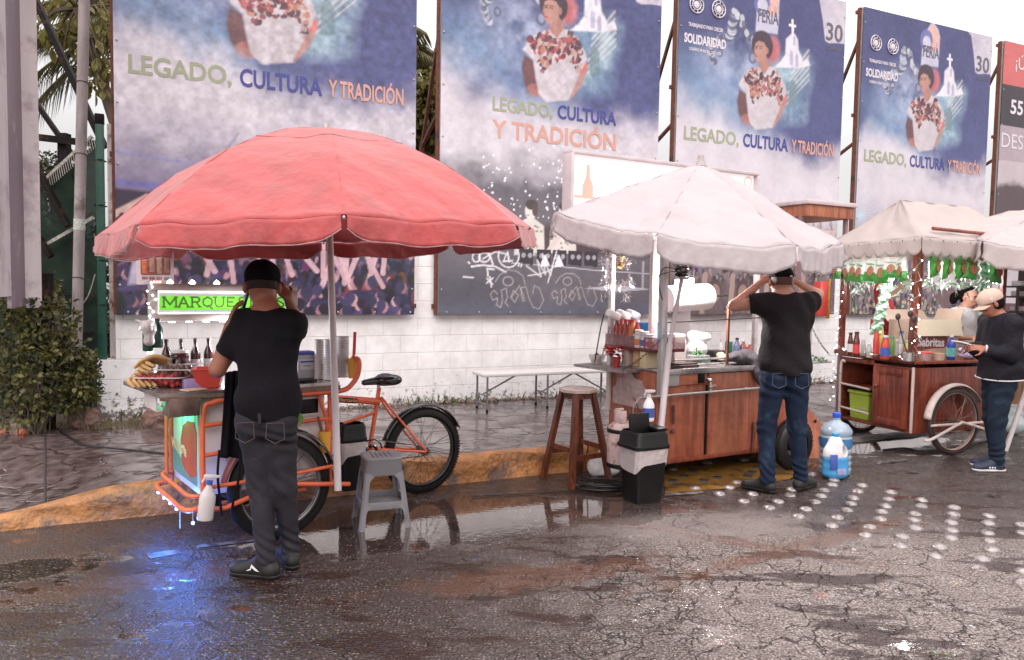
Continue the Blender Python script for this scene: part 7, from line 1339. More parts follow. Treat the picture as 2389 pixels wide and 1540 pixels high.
WW = (.46, -.10, .345); wheel(t3, WW, (0, 1, 0), .345, .026, pm('brown_tyre', (.05, .03, .03), .5, var=.3), pm('worn_rim', (.42, .30, .26), .4, metal=.5), pm('rusty_spoke', (.30, .18, .15), .4, metal=.6), 36); wheel(t3, (.46, YE+.10, .345), (0, 1, 0), .345, .026, bpy.data.materials['brown_tyre'], bpy.data.materials['worn_rim'], bpy.data.materials['rusty_spoke'], 36)
fender(t3, WW, (0, 1, 0), .385, .045, -84, 62, wt)
g = MB(); g.tube([(.08, -.17, .33), (.84, -.17, .335)], .013, 8); g.ob('wheel_guard', wt, t3); g = MB(); g.curve([(.0, -.16, .19), (.08, -.18, .20), (.42, -.19, .335), (.50, -.19, .34), (.95, -.17, .22)], .015, 8); g.ob('wheel_guard', wt, t3); g = MB(); g.tube([(.46, -.18, .345), (.46, YE+.16, .345)], .014, 8); g.ob('axle', spk, t3)
for x, y in ((.0, .02), (.0, YE-.02), (L3-.05, .02), (L3-.15, YE-.02)): g = MB(); g.box((x, y, 1.54), (.05, .05, 1.20), .003); g.ob('roof_post', mahog, t3)
# canvas roof
ez = 2.13; x0_, x1_, y0_, y1_ = -.14, L3+.22, -.15, YE+.12; rx0, rx1, ry_, rz_ = .28, L3+.0, .5, 2.60
canvas = cloth_mat('canvas', (.50, .42, .40), .22, .8, .4, 10, .07, dirt=(.40, .32, .30))
A1, A2, A3, A4 = Vector((x0_, y0_, ez+.03)), Vector((x1_, y0_, ez)), Vector((x1_, y1_, ez)), Vector((x0_, y1_, ez)); R0, R1_ = Vector((rx0, ry_, rz_)), Vector((rx1, ry_, rz_-.02))
def sagg(a, b_, c_, d_, g, nu=22, nv=14, s_=.05):
    g.grid(lambda i, j: (a.lerp(b_, i/(nu-1))).lerp(d_.lerp(c_, i/(nu-1)), j/(nv-1))+Vector((0, 0, -s_*math.sin(PI*i/(nu-1))*math.sin(PI*j/(nv-1))+.008*math.sin(i*.9+j*.7))), nu, nv)
g = MB(); sagg(A1, A2, R1_, R0, g); sagg(A4, A1, R0, R0+Vector((0, .02, 0)), g); sagg(A3, A4, R0, R1_, g); sagg(A2, A3, R1_, R1_, g); o_ = g.ob('canvas_roof', canvas, t3, ang=25); md = o_.modifiers.new('t', 'SOLIDIFY'); md.thickness = .004
def scal(a, b_, n, drop, nm='valance'):
    g = MB(); K = n*12; nn = (b_-a).cross(Vector((0, 0, 1))).normalized()
    def P(i, j): u = i/K; s_ = abs(math.sin(PI*u*n))**.6; return a.lerp(b_, u)+nn*(.012*math.sin(u*23)*j/5+.01)-Vector((0, 0, (drop*(.66+.34*s_))*j/5))
    g.grid(P, K+1, 6); o_ = g.ob(nm, canvas, t3, ang=60); md = o_.modifiers.new('t', 'SOLIDIFY'); md.thickness = .003
scal(A1, A2, 13, .19); scal(A4, A1, 9, .17); scal(A3, A4, 13, .15); scal(A2, A3, 9, .19)
g = MB()
for i in range(9):
    for a, b_ in ((A1, A2), (A4, A1)): p = a.lerp(b_, (i+.5)/9); g.sph(p+Vector((-.012 if a is A4 else 0, -.012 if a is A1 else 0, -.02)), .007, 5)
g.ob('eyelets', spk, t3)
tag(MB().tube([F3.w(.10, -.06, 2.26), F3.w(.85, -.02, 2.24)], .018, 8).ob('wooden_pole', mahog), 'dark wooden pole resting along the canvas roof of the snack cart', 'pole')
# snack bags hanging in rows
bagw = pm('snack_bag_white', (.72, .74, .68), .22, var=.1, bump=.5, bs=30, spec=.8); bagg = pm('snack_bag_green', (.06, .30, .05), .22, var=.35, vs=14, bump=.5, bs=30, spec=.8); bagbr = pm('snack_print', (.36, .15, .08), .4, var=.5, vs=40)
def snackbag(label, loc, rz, grp, green):
    t = T('snack_bag', label, 'snack bag', loc, rz, grp); t.rotation_euler = (random.uniform(-.25, .1), random.uniform(-.3, .3), rz+random.uniform(-.2, .2)); t.scale = (random.uniform(.9, 1.15), 1, random.uniform(.88, 1.12)); n, m_ = 11, 13; w_, h_ = .155, .235
    def S(sd_, lo, hi):
        g = MB()
        def P(i, j): u = i/(n-1)*2-1; v_ = lo+(hi-lo)*j/(m_-1); V = v_*2-1; th = .035*max(0, 1-u**4)*max(0, 1-abs(V)**3); return (u*w_/2*(1-.10*(1-abs(V))), sd_*(-th)-.004*math.sin(u*9+V*7), -h_*v_)
        g.grid(P, n, m_); return g
    for nm, lo, hi, mt in (('bag_top', 0, .45 if green else .62, bagg if green else bagw), ('bag_bottom', .45 if green else .62, 1, bagg)):
        g = S(1, lo, hi); k = S(-1, lo, hi); g.add(k.v, [f[::-1] for f in k.f]); g.ob(nm, mt, t)
    g = MB(); g.lathe([(.036, 0), (.036, .004)], (.012, -.040, -.135), 16, axis=(0, -1, 0), sy=1.35); g.ob('print', bagbr, t); text('Tostitos', 'lettering', .030, lab_r if green else lab_g, t, frame((.0, -.042, -.075), (1, 0, 0), (0, 0, 1)), width=.095, bold=.0008)
    return t
pls = ['outermost', 'second from the outer post', 'third from the outer post', 'fourth from the outer post', 'middle', 'sixth from the outer post', 'seventh from the outer post', 'nearest the corner post']
for i in range(8): f = (i+.4)/8.2; snackbag('green white snack bag, %s in the cabinet end row' % pls[i], F3.w(-.07, (YE+.02)*(1-f)+.03, 1.985-.012*(i % 2)), F3.yaw-PI/2+random.uniform(-.25, .25), 'snack bags hanging over the cabinet end', False)
pls = ['nearest the corner post', 'second from the corner post', 'third from the corner post', 'fourth from the corner post', 'last before the lit post']
for i in range(5): snackbag('dark green snack bag, %s over the cart wheel' % pls[i], F3.w(.12+.165*i+(.18 if i == 4 else 0), -.07, 2.0), F3.yaw+random.uniform(-.2, .2), 'snack bags hanging over the wheel side', True)
g = MB(); rs = np.random.RandomState(7)
for i in range(150):
    u = rs.rand(); p = F3.w(-.02, YE*(1-u), 1.72+.05*rs.normal()) if i % 2 else F3.w(.1+.9*u, .0, 1.74+.04*rs.normal()); d = Vector((rs.normal(), rs.normal(), -1)).normalized()*rs.uniform(.05, .10); s_ = d.orthogonal().normalized()*.022; g.add([p-s_, p+s_, p+d+s_*.3], [(0, 1, 2)])
tag(g.ob('foil_packets', pm('silver_foil', (.55, .62, .56), .25, metal=.5, var=.3, vs=30), smooth=False), 'crinkled silver foil packet tails under the hanging snack bags', 'foil', kind='stuff')
for (a, b_, lb) in ((F3.w(.25, .6, 1.80), F3.w(.12, .62, 1.18), 'leaning strip of green and silver snack packets behind the corner post'), (F3.w(.95, .05, 1.95), F3.w(.99, .05, 1.42), 'pale roll of packets hanging beside the lit post')):
    a, b_ = Vector(a), Vector(b_); g = MB(); g.grid(lambda i, j: a.lerp(b_, j/24)+F3.d*(.07*(i/4-.5)*2)+F3.n*(.014*math.sin(j*1.6+i)), 5, 25); o_ = g.ob('packet_strip', pm('packet_mix', (.42, .55, .45), .3, var=.4, vs=18, dirt=(.05, .25, .08), ds=14, dth=.5), smooth=False); md = o_.modifiers.new('t', 'SOLIDIFY'); md.thickness = .02; tag(o_, lb, 'packets')
# fairy lights
fl = led('fairy_led', (.92, .95, 1), 10)
def fairy(label, pts, n, amp, seed):
    rs = np.random.RandomState(seed); t = T('fairy_lights', label, 'fairy lights', (0, 0, 0)); P = []; pts = [Vector(p) for p in pts]; ls = [(pts[i+1]-pts[i]).length for i in range(len(pts)-1)]; Lg = sum(ls)
    for i in range(n):
        d = Lg*i/(n-1); k = 0
        while k < len(ls)-1 and d > ls[k]: d -= ls[k]; k += 1
        P.append(pts[k].lerp(pts[k+1], min(1, d/ls[k]))+Vector((amp*math.sin(i*2.2), amp*math.cos(i*2.2)-.01, amp*.5*rs.normal())))
    MB().tube(P, .002, 4).ob('wire', pm('clear_wire', 0), t)
    for p in P: g = MB(); g.sph(p, .0065, 6); g.ob('bulb', fl, t)
    return t
fairy('string of tiny white lights wound round the outer cabinet post', [F3.w(-.02, YE, 1.95), F3.w(-.03, YE, 1.0)], 22, .035, 1); fairy('string of tiny white lights wound round the corner post', [F3.w(-.02, .0, 2.0), F3.w(-.02, -.02, 1.0)], 20, .04, 2)
fairy('tiny white lights draped along the edge of the snack counter', [F3.w(-.05, YE, 1.0), F3.w(-.055, .0, .965)], 16, .02, 3); fairy('cluster of tiny white lights on the post above the man in the cap', [F3.w(L3-.28, -.02, 1.95), F3.w(L3-.24, -.02, 1.60)], 12, .04, 4); fairy('string of tiny white lights on the rear roof post', [F3.w(.95, YE-.1, 1.9), F3.w(.95, YE-.1, 1.2)], 14, .03, 5); fairy('tiny white lights dangling down the outer edge of the snack cabinet', [F3.w(-.04, YE+.03, 1.0), F3.w(-.04, YE+.05, .40)], 9, .02, 6)
l = point_light((.25, .35, 1.85), 17, (.97, .98, 1), .08); l.parent = t3; l = point_light((.95, .2, 1.80), 7, (.95, .97, 1), .08); l.parent = t3
# goods
def put3(px, y, z=.952): p = F3.ax(px, y); return F3.w(p.x, y, z)
def top3(px, py, z=.952): return G(px, py+12, z)
cols = [pm('amber', (.32, .12, .03), .2), pm('hot_red', (.48, .06, .03), .25), pm('pale_glass', (.42, .42, .38), .12, alpha=.7), pm('salsa_green', (.10, .25, .06), .25), pm('dark_salsa', (.09, .02, .015), .2), pm('yellow_oil', (.52, .42, .12), .15)]
its = [(1982, 816, .24, .030, 4, capd, lab_w, 'dark spice shaker with a black lid, first on the snack counter'), (1996, 820, .26, .036, 4, capd, lab_r, 'tall dark jar with a black lid beside the first shaker'), (2012, 818, .18, .030, 2, lab_w, None, 'clear squeeze bottle with a pale nozzle'), (2026, 822, .15, .034, 2, lab_w, None, 'short clear jar with a white lid'), (2042, 820, .30, .034, 1, lab_g, lab_r, 'red sauce bottle with a green cap'), (2052, 816, .36, .036, 5, pm('yellow_cap', (.62, .50, .06), .4), None, 'tall oil bottle with a yellow cap'), (2063, 826, .24, .048, 1, lab_w, lab_b, 'wide red jar with a blue band and white lid'), (2080, 822, .22, .026, 3, lab_g, None, 'slim bottle with a green cap'), (2090, 826, .20, .024, 2, lab_w, None, 'slim clear bottle with a white cap'), (2100, 820, .27, .036, 2, lab_b, lab_w, 'clear bottle with a broad blue cap'), (2118, 822, .18, .044, 5, lab_w, sauce2, 'squat jar with an orange label')]
for px, py, h_, r_, c_, cp_, lb_, la in its: bottle('sauce_bottle', la+' on the snack counter' if 'counter' not in la else la, top3(px, py), h_, r_*.9, cols[c_], cp_, lb_, .6, 'bottles and jars on the snack counter')
t = T('utensil_pot', 'ribbed steel pot holding dark ladles on the snack counter', 'pot', top3(2118, 832)); g = MB(); g.lathe([(.04, 0), (.052, .01), (.052, .09), (.048, .09)], n=20); g.ob('pot_body', steel, t)
for dx, dy, l_ in ((-.12, .0, .42), (.01, .02, .45), (.04, 0, .40)): g = MB(); g.tube([(0, 0, .05), (dx*.5, dy, l_*.5), (dx, dy, l_)], .006, 6); g.sph((dx, dy, l_+.02), .028, 7, 1, .4, 1.2); g.ob('ladle', pm('dark_ladle', (.06, .045, .045), .35, metal=.3), t)
t = T('snack_carton', 'open brown carton printed Sabritas on the snack cart', 'carton', F3.w(.40, .36, .952), F3.yaw)
crt = pm('carton_brown', (.46, .33, .26), .6, var=.06); g = MB(); g.box((.30, .15, .16), (.60, .012, .32)) if 0 else None
for c_, d_ in (((.31, 0, .15), (.62, .008, .30)), ((.31, .34, .15), (.62, .008, .30)), ((.004, .17, .15), (.008, .332, .30)), ((.616, .17, .15), (.008, .332, .30)), ((.31, .17, .004), (.604, .332, .008))): g.box(c_, d_)
g.ob('carton_body', crt, t, smooth=False)
g = MB(); g.box((.31, -.030, .242), (.64, .006, .14), 0, 0, -.25); g.ob('flap', pm('carton_inside', (.66, .55, .42), .6, var=.04), t, smooth=False); g = MB(); g.box((.31, .42, .33), (.62, .006, .16), 0, 0, -.9); g.box((.66, .17, .33), (.006, .33, .15), 0, 0, 0, .5); g.ob('flap', crt, t, smooth=False)
g = MB(); g.prism([(.02, .03), (.10, .06), (.26, .07), (.38, .07), (.44, .09), (.44, .15), (.40, .19), (.2, .18), (.0, .20), (-.03, .12)], (.02, -.005, .0), (1, 0, 0), (0, 0, 1), (0, -1, 0), .002); lg = g.ob('logo_patch', pm('logo_brown', (.17, .05, .035), .5), t, smooth=False); text('Sabritas', 'lettering', .10, lab_w, lg, frame((.225, -.0095, .088), (.999, 0, -.02), (0.02, 0, 1)), width=.37, bold=.003)
for i in range(3): g = MB(); g.box((.56, -.006, .05+.018*i), (.06, .003, .007)); g.ob('printed_bar', capd, t, smooth=False)
t.scale = (1, 1, 1.28)
t = T('black_pots', 'black cooking pots with wire handles behind the carton front', 'pots', F3.w(.18, .12, .952), F3.yaw); g = MB(); g.lathe([(.07, 0), (.085, .09), (.08, .09)], (.03, 0, 0), 20); g.ob('pot', blackp, t); g = MB(); g.curve([(-.05, 0, .08), (-.02, 0, .13), (.05, 0, .14), (.11, 0, .08)], .004, 6); g.ob('handle', chrome, t)
def tub(label, loc, r_, h_, m_, lid=None): 
    t = T('food_tub', label, 'tub', loc, F3.yaw); g = MB(); g.lathe([(r_*.85, 0), (r_, h_), (r_*.96, h_), (r_*.8, .006)], n=20); g.ob('tub_body', m_, t)
    if lid: g = MB(); g.lathe([(r_*1.03, h_), (r_*1.03, h_+.012), (r_*.9, h_+.016)], n=20); g.ob('lid', lid, t)
tub('clear tub with a red lid on the lower edge of the snack cart', F3.w(.16, .03, .952), .075, .075, pm('pinkish_clear', (.50, .32, .30), .25, alpha=.8), redp); tub('beige food tub beside the red lidded one', F3.w(.36, .03, .952), .058, .07, pm('beige_tub', (.58, .40, .30), .4))
bottle('drink_bottle', 'clear bottle with dark blue drink and teal label on the snack cart', F3.w(.54, .04, .952), .25, .042, pm('blue_drink', (.03, .05, .30), .15), lab_w, pm('teal_label', (.12, .38, .36), .35, var=.3, vs=40), .4)
o_ = blob('plastic_packets', [('e', (0, 0, .04), (.10, .06, .04), .02), ('e', (-.05, 0, .09), (.06, .04, .03), .02), ('e', (.04, 0, .08), (.05, .05, .04), .02)], pm('mixed_packets', (.45, .36, .48), .3, var=.4, vs=20, dirt=(.10, .18, .42), ds=14, dth=.5, bump=.4), None, .007, mod=lambda D, P: D+.010*vnoise(P, 45, 2)); o_.location = F3.w(.80, .05, .952); tag(o_, 'heap of blue and purple plastic packets beside the drink bottle', 'packets')
t = T('green_tub', 'lime green plastic storage tub inside the open snack cabinet', 'tub', F3.w(.16, (oy+YE)/2-.03, .255), F3.yaw); lime = pm('lime_plastic', (.36, .48, .06), .35, var=.08); g = MB(); g.lathe([(.17, 0), (.19, .27), (.21, .275), (.21, .30), (.185, .30)], n=4); o_ = g.ob('tub_body', lime, t, smooth=False); o_.rotation_euler = (0, 0, PI/4); g = MB(); g.box((-.125, -.05, .17), (.004, .10, .12), .002); g.ob('label', pm('tub_label', (.50, .52, .50), .4, dirt=(.55, .15, .08), ds=24, dth=.5, var=.3), t)
# closed red parasol with a bow
t = T('folded_parasol', 'folded dark red parasol tied with a bow behind the bottles', 'parasol', (0, 0, 0)); a, b_ = DP(2040, 648, 8.75), DP(2100, 822, 8.7); d_ = b_-a; rd = pm('deep_red_cloth', (.36, .025, .035), .75, var=.25, bump=.5, bs=24)
blob('cloth', [('c', a, a+d_*.40, .045, .105, .03), ('c', a+d_*.40, a+d_*.68, .105, .05, .03), ('c', a+d_*.68+Vector((-.05, 0, 0)), a+d_*.92+Vector((-.10, 0, -.05)), .04, .075, .03)], rd, t, .010, mod=lambda D, P: D+.012*np.sin(P[..., 0]*70+P[..., 2]*14)+.008*vnoise(P, 24, 2))
g = MB(); g.tube([a+d_*.12+Vector((-.03, -.10, 0)), a+d_*.66+Vector((-.0, -.09, 0)), b_], [.018, .018, .012], 8); g.ob('pole', pipe_w, t); p = a+d_*.66
g = MB()
for sx, sz in ((-1, .03), (-.55, -.30)): g.add([p, p+Vector((sx*.26, -.04, sz+.06)), p+Vector((sx*.27, -.05, sz-.05)), p+Vector((0, -.06, -.03))], [(0, 1, 2, 3)])
o_ = g.ob('bow', rd, t, smooth=False); md = o_.modifiers.new('t', 'SOLIDIFY'); md.thickness = .012
# roof of the stall between the two wooden carts
t = T('kiosk_roof', 'rusty orange wooden stall roof edge beyond the white parasol', 'roof', DP(1930, 495, 8.6), R(27)); g = MB(); g.box((0, .3, .0), (.75, .7, .13), .004); g.ob('fascia', wood_mat('weathered_orange', (.20, .06, .03), (.45, .16, .09), .5), t); g = MB(); g.box((0, .3, .09), (.80, .76, .05), .01); g.ob('roof_sheet', pm('pale_roof', (.55, .45, .46), .5, bump=.4), t)
for x in (.36, -.36): g = MB(); g.box((x, .05, -1.2), (.04, .04, 2.27)); g.ob('post', pm('mauve_post', (.26, .16, .17), .5), t)
g = MB(); g.box((.40, .62, -.36), (.9, .02, .45)); g.ob('pale_panel', pm('pale_panel', (.66, .52, .50), .5, dirt=(.60, .36, .26), ds=9, dth=.56), t); g = MB(); g.box((.06, .1, -.98), (.13, .1, .40), .01); g.ob('red_can', redp, t); g = MB(); g.box((.18, .1, -.98), (.035, .03, .46)); g.ob('gilt_strip', gold, t)
# ---- off-white parasol cut by the frame
cs = []
for th, z, r_ in ((-115, 2.38, 1.2), (-70, 2.15, 1.36), (-25, 2.02, 1.36), (20, 1.98, 1.36), (65, 2.0, 1.36), (110, 2.1, 1.36), (155, 2.2, 1.36), (200, 2.3, 1.3)): t_ = R(th); cs.append((5.85+r_*math.sin(t_), 7.85-r_*math.cos(t_), z))
parasol('cream canvas parasol overhanging the snack cart at the edge of the picture', (5.9, 7.85, 2.62), cs, [(0, 1), (.2, .84), (.45, .60), (.72, .30), (1, 0)], .22, grey_c, seed=9, sag=.05, wr=.010, pole=([Vector((5.95, 7.85, 2.6)), G(2344, 1052)], [.02, .026]), pm_=pipe_p, hub=(5.75, 7.87, 2.2))
# ---- next stall, at the edge of the picture
FS = Fr(DP(2352, 960, 9.0), R(20)); FS.o.z = 0; t = T('end_stall', 'far brown stall with a dark shelf rack, half cut off by the frame', 'food stall', FS.o, FS.yaw)
g = MB(); g.box((.6, .4, .62), (1.2, .8, .62), .01); g.ob('cabinet', wood_mat('tan_board', (.20, .09, .045), (.36, .19, .11), .5), t); g = MB(); g.box((.16, .02, 1.6), (.09, .07, 1.7)); g.ob('post', pm('mauve_dark', (.07, .04, .045), .5), t)
g = MB()
for z in (1.42, 1.60, 1.72): g.box((.12, -.02, z), (.52, .24, .02))
for x in (-.13, .37): g.box((x, -.13, 1.57), (.03, .02, .32)); g.box((x, .09, 1.57), (.03, .02, .32))
g.ob('shelf_rack', bpy.data.materials['mauve_dark'], t, smooth=False)
for i, z in enumerate((1.46, 1.64, 1.76)): g = MB(); g.box((.02, -.05, z), (.16, .12, .06), .01); g.ob('food_box', lab_w, t)
g = MB(); g.box((.25, -.02, 1.12), (.50, .30, .34), .01); g.ob('glass_case', pm('glass_case', (.55, .52, .52), .1, alpha=.45, spec=.9), t); g = MB(); g.box((.25, .0, 1.0), (.44, .24, .08), .03); g.ob('bread', pm('bread', (.45, .22, .10), .6), t)
for i in range(4): bottle('sauce_bottle', ['red sauce bottle on the far dark rack, nearest its edge', 'second red sauce bottle on the far dark rack', 'third red sauce bottle on the far dark rack', 'last red sauce bottle on the far dark rack'][i], FS.w(.14+.09*i, -.04, 1.43), .16, .028, cols[1], lab_w, None, .5, 'sauce bottles on the far rack')
wheel(t, (.45, -.08, .20), (0, 1, 0), .2, .03, rubber, bpy.data.materials['grey_rim'], spk, 20)
tag(blob('rubbish_bag', [('e', (0, 0, .10), (.20, .15, .11), .03), ('e', (.06, .05, .22), (.12, .1, .08), .03)], pm('pale_bag', (.45, .52, .52), .35, bump=.5, bs=16), None, .012, mod=lambda D, P: D+.014*vnoise(P, 20, 2)), 'pale green rubbish bag lying behind the man in the tan cap', 'bag').location = G(2352, 1010)
tag(MB().curve([G(2060, 1050, .012), G(2110, 1046, .012), G(2150, 1052, .012), G(2240, 1040, .012), G(2330, 1020, .012)], .012, 6).ob('cable', cb), 'black cable on the road under the snack cart', 'cable')
# ================================================================== people
def v3(*a): return np.array(a, float)
def rotm(yaw=0, pitch=0, roll=0): return np.array((Matrix.Rotation(yaw, 3, 'Z') @ Matrix.Rotation(pitch, 3, 'X') @ Matrix.Rotation(roll, 3, 'Y')))
def head_prims(c, M, s=1.0):
    c = v3(*c); w = lambda x, y, z: c+M@(v3(x, y, z)*s); E = lambda p, r_, k=.02: ('e', w(*p), tuple(a*s for a in r_), k, M)
    P = [E((0, -.012, .022), (.074, .094, .092)), E((0, .012, -.035), (.062, .075, .068), .03), E((0, .040, -.082), (.040, .042, .032), .03), E((0, .060, -.055), (.040, .030, .040), .02), ('c', w(0, .088, .005), w(0, .108, -.030), .009*s, .014*s, .012), E((0, .088, -.062), (.024, .014, .008), .008), E((0, .086, -.074), (.020, .013, .007), .008), E((.0, .078, .030), (.052, .018, .012), .012)]
    for sg in (-1, 1): P += [E((sg*.083, -.006, -.015), (.012, .019, .031), .006), E((sg*.034, .066, -.025), (.026, .022, .026), .015)]
    return P
def hand_prims(p, f, nrm, s=1.0, curl=.5, side=1, spread=.12):
    p, f, n_ = v3(*p), v3(*f), v3(*nrm); f /= np.linalg.norm(f); n_ -= f*(n_@f); n_ /= np.linalg.norm(n_); x = np.cross(f, n_)*side; M = np.stack([x, f, n_], 1)
    P = [('e', p+f*.045*s, (.040*s, .050*s, .016*s), .015, M)]
    for i, (ln, off) in enumerate(((.068, -.030), (.078, -.010), (.072, .010), (.056, .029))):
        a = p+f*.085*s+x*off*s; d = f+x*(off/.03)*spread; d /= np.linalg.norm(d)
        for k in range(3):
            th = curl*(k+1)*.55; dd = d*math.cos(th)+n_*math.sin(th); L_ = ln*s*(.45, .32, .25)[k]; b_ = a+dd*L_; P.append(('c', a, b_, (.0092-.0008*k)*s, (.0086-.0009*k)*s, .004)); a = b_
    a = p+f*.020*s-x*.032*s; d = f*.55-x*.75+n_*.35; d /= np.linalg.norm(d); b_ = a+d*.045*s; P.append(('c', a, b_, .013*s, .0105*s, .010)); d2 = f*.85-x*.25+n_*.45; d2 /= np.linalg.norm(d2); P.append(('c', b_, b_+d2*.032*s, .0102*s, .0085*s, .004)); return P
def body_prims(J, s=1.0, fat=1.0):
    P = []; C_ = lambda a, b_, ra, rb, k=.03: P.append(('c', J[a] if isinstance(a, str) else a, J[b_] if isinstance(b_, str) else b_, ra*s, rb*s, k))
    P.append(('e', J['chest'], (.155*s*fat, .105*s*fat, .17*s), .05, J['TM'])); P.append(('e', J['belly'], (.135*s*fat, .100*s*fat, .15*s), .05, J['TM'])); P.append(('e', J['pelvis'], (.130*s*fat, .092*s*fat, .12*s), .05, J['TM']))
    C_('neck', 'headb', .064, .058); 
    for q in 'lr':
        C_('neck', 'sh_'+q, .055, .056, .05); C_('sh_'+q, 'el_'+q, .053, .042, .03); C_('el_'+q, 'wr_'+q, .043, .026, .02)
        C_('hip_'+q, 'kn_'+q, .070*fat, .044, .04); C_('kn_'+q, 'an_'+q, .043, .034, .03); k = J['an_'+q]; P.append(('e', (J['kn_'+q]*.62+k*.38)+v3(0, -.006, 0), (.036*s, .038*s, .09*s), .03))
        P.append(('c', k, k+J['ft_'+q]*.08+v3(0, 0, -.045), .034*s, .022*s, .02))
    return P
def shoe(par, an, ft, mat, solem, name='shoe', L_=.275):
    f = v3(*ft); f /= np.linalg.norm(f); x = np.cross(f, v3(0, 0, 1)); M = np.stack([x, f, v3(0, 0, 1)], 1); b0 = v3(an[0], an[1], 0); w = lambda a, b_, c: b0+x*a+f*b_+v3(0, 0, c)
    P = [('c', w(0, -.035, .045), w(0, .16, .038), .042, .036, .02), ('e', w(0, .165, .036), (.046, .055, .034), .02, M), ('c', w(0, -.01, .05), w(0, .01, .115), .044, .044, .03), ('c', w(0, .02, .09), w(0, .12, .045), .036, .03, .03)]
    up_ = blob(name, P, mat, par, .006, mod=lambda D, Q: np.maximum(D, .018-Q[..., 2]))
    S = [('c', w(0, -.04, .03), w(0, .06, .03), .043, .040, .02), ('c', w(0, .06, .03), w(0, .175, .03), .040, .046, .02)]
    so_ = blob('sole', S, solem, up_, .005, mod=lambda D, Q: np.maximum(np.maximum(D-.002, .001-Q[..., 2]), Q[..., 2]-.024)); return up_, w
def tee(par, J, mat, hem, s=1.0, fat=1.0, slv=.58, seed=1, infl=.014, name='t_shirt', loose=0, long=False, neck=.0, hemw=.0):
    P = []; I = infl
    P.append(('e', J['chest'], (.160*s*fat, .110*s*fat, .175*s), .06, J['TM'])); P.append(('e', J['belly'], ((.140+loose)*s*fat, (.106+loose)*s*fat, .17*s), .06, J['TM'])); P.append(('e', J['pelvis']+v3(0, 0, .02), ((.155+loose)*s*fat, (.112+loose)*s*fat, .16*s), .06, J['TM']))
    if hemw: P.append(('c', J['belly'], v3(*(J['pelvis']))+v3(0, 0, -.06), .12, hemw, .06))
    cuts = []
    for q in 'lr':
        a, e = J['sh_'+q], J['el_'+q]; P.append(('c', J['neck']-v3(0, 0, .035), a, .055*s, .060*s, .05))
        if long: P.append(('c', a, e, .066*s, .054*s, .04)); P.append(('c', e, e+(J['wr_'+q]-e)*.92, .054*s, .036*s, .03)); d = J['wr_'+q]-e; d = d/np.linalg.norm(d); cuts.append((e+(J['wr_'+q]-e)*.90, d, .08))
        else: b_ = a+(e-a)*(slv+.1); P.append(('c', a, b_, .062*s, .064*s, .04)); d = (e-a)/np.linalg.norm(e-a); cuts.append((a+(e-a)*slv, d, .10))
    C_ = J['chest']
    def mod(D, Q):
        D0 = D; D = D+.010*np.sin(Q[..., 2]*30+7*vnoise(Q, 6, seed)+Q[..., 0]*16)*np.clip((1.3-Q[..., 2])*2.2, .3, 1)+.007*vnoise(Q, 24, seed+1)+.006*np.sin(Q[..., 0]*60+Q[..., 2]*20+5*vnoise(Q, 7, seed+3))*np.clip((Q[..., 2]-1.2)*4, 0, 1)
        fk = np.clip(np.linalg.norm(Q-J['neck']-v3(0, 0, .03), axis=-1)*8-.5, 0, 1); D = D0+(D-D0)*fk
        for c, d, rr in cuts:
            R_ = Q-c; t = R_@d; lat = np.linalg.norm(R_-t[..., None]*d, axis=-1); D = np.where((lat < rr) & (t > -.01) & (t < .12), np.maximum(D, t), D)
        D = np.maximum(D, hem+.006*np.sin(Q[..., 0]*22+seed)-Q[..., 2]); nk = J['neck']; r_ = np.linalg.norm((Q-nk-v3(0, .012, .045+neck))/v3(1, 1, 1.0), axis=-1); return np.maximum(D, .070*s-r_)
    return blob(name, P, mat, par, .0075, mod=mod, inflate=I, relax=1)
def jeans(par, J, mat, top, s=1.0, fat=1.0, seed=1, wd=1.0):
    P = [('e', J['pelvis'], (.150*s*fat, .108*s*fat, .13*s), .05, J['TM'])]
    for sg, q in ((-1, 'l'), (1, 'r')): P.append(('c', J['hip_'+q], J['kn_'+q], .094*s*fat*wd, .068*s*wd, .04)); P.append(('c', J['kn_'+q], J['an_'+q]+v3(0, 0, .0), .066*s*wd, .052*s*wd, .03)); P.append(('e', J['hip_'+q]+v3(0, -.045, -.02), (.072*s, .062*s, .09*s), .04))
    zk = (J['kn_l'][2]+J['kn_r'][2])/2
    def mod(D, Q):
        z = Q[..., 2]; nz = vnoise(Q, 10, seed); ang_ = 14*vnoise(Q*v3(1, 1, .5), 7, seed+7); f = .006*np.exp(-((z-.16)/.09)**2)*np.sin(z*105+ang_+Q[..., 0]*30)+.0035*np.exp(-((z-zk)/.09)**2)*np.sin(z*62+ang_+Q[..., 0]*35)+.0055*np.exp(-((z-J['hip_l'][2]+.12)/.10)**2)*np.sin(z*60+7*nz+Q[..., 0]*30)+.0035*vnoise(Q, 34, seed+2)+.003*nz
        D = D+f; return np.maximum(np.maximum(D, z-top), .045-z)
    o_ = blob('jeans', P, mat, par, .0075, mod=mod, inflate=.006); return o_
def denim(name, col, fade): 
    M_ = pm(name, col, .85, var=.3, vs=5, bump=.35, bs=160, dirt=fade, ds=5, dth=.55, spec=.3); return M_
skin1 = pm('skin_tan', (.30, .115, .072), .5, var=.12, vs=12, bump=.08, bs=150); skin2 = pm('skin_light', (.50, .25, .18), .5, var=.12, vs=12, bump=.08, bs=150); hairm = pm('black_hair', (.006, .004, .004), .8, var=.4, vs=30, bump=.4, bs=120, spec=.15)
tee1 = pm('black_tee', (.0065, .005, .008), .9, var=.35, vs=5, bump=.3, bs=60, spec=.25); tee2 = pm('black_tee_b', (.015, .012, .014), .9, var=.35, vs=5, bump=.3, bs=60, spec=.25)
capm = pm('black_cap', (.006, .0045, .007), .9, var=.3, bump=.2, bs=90, spec=.15)
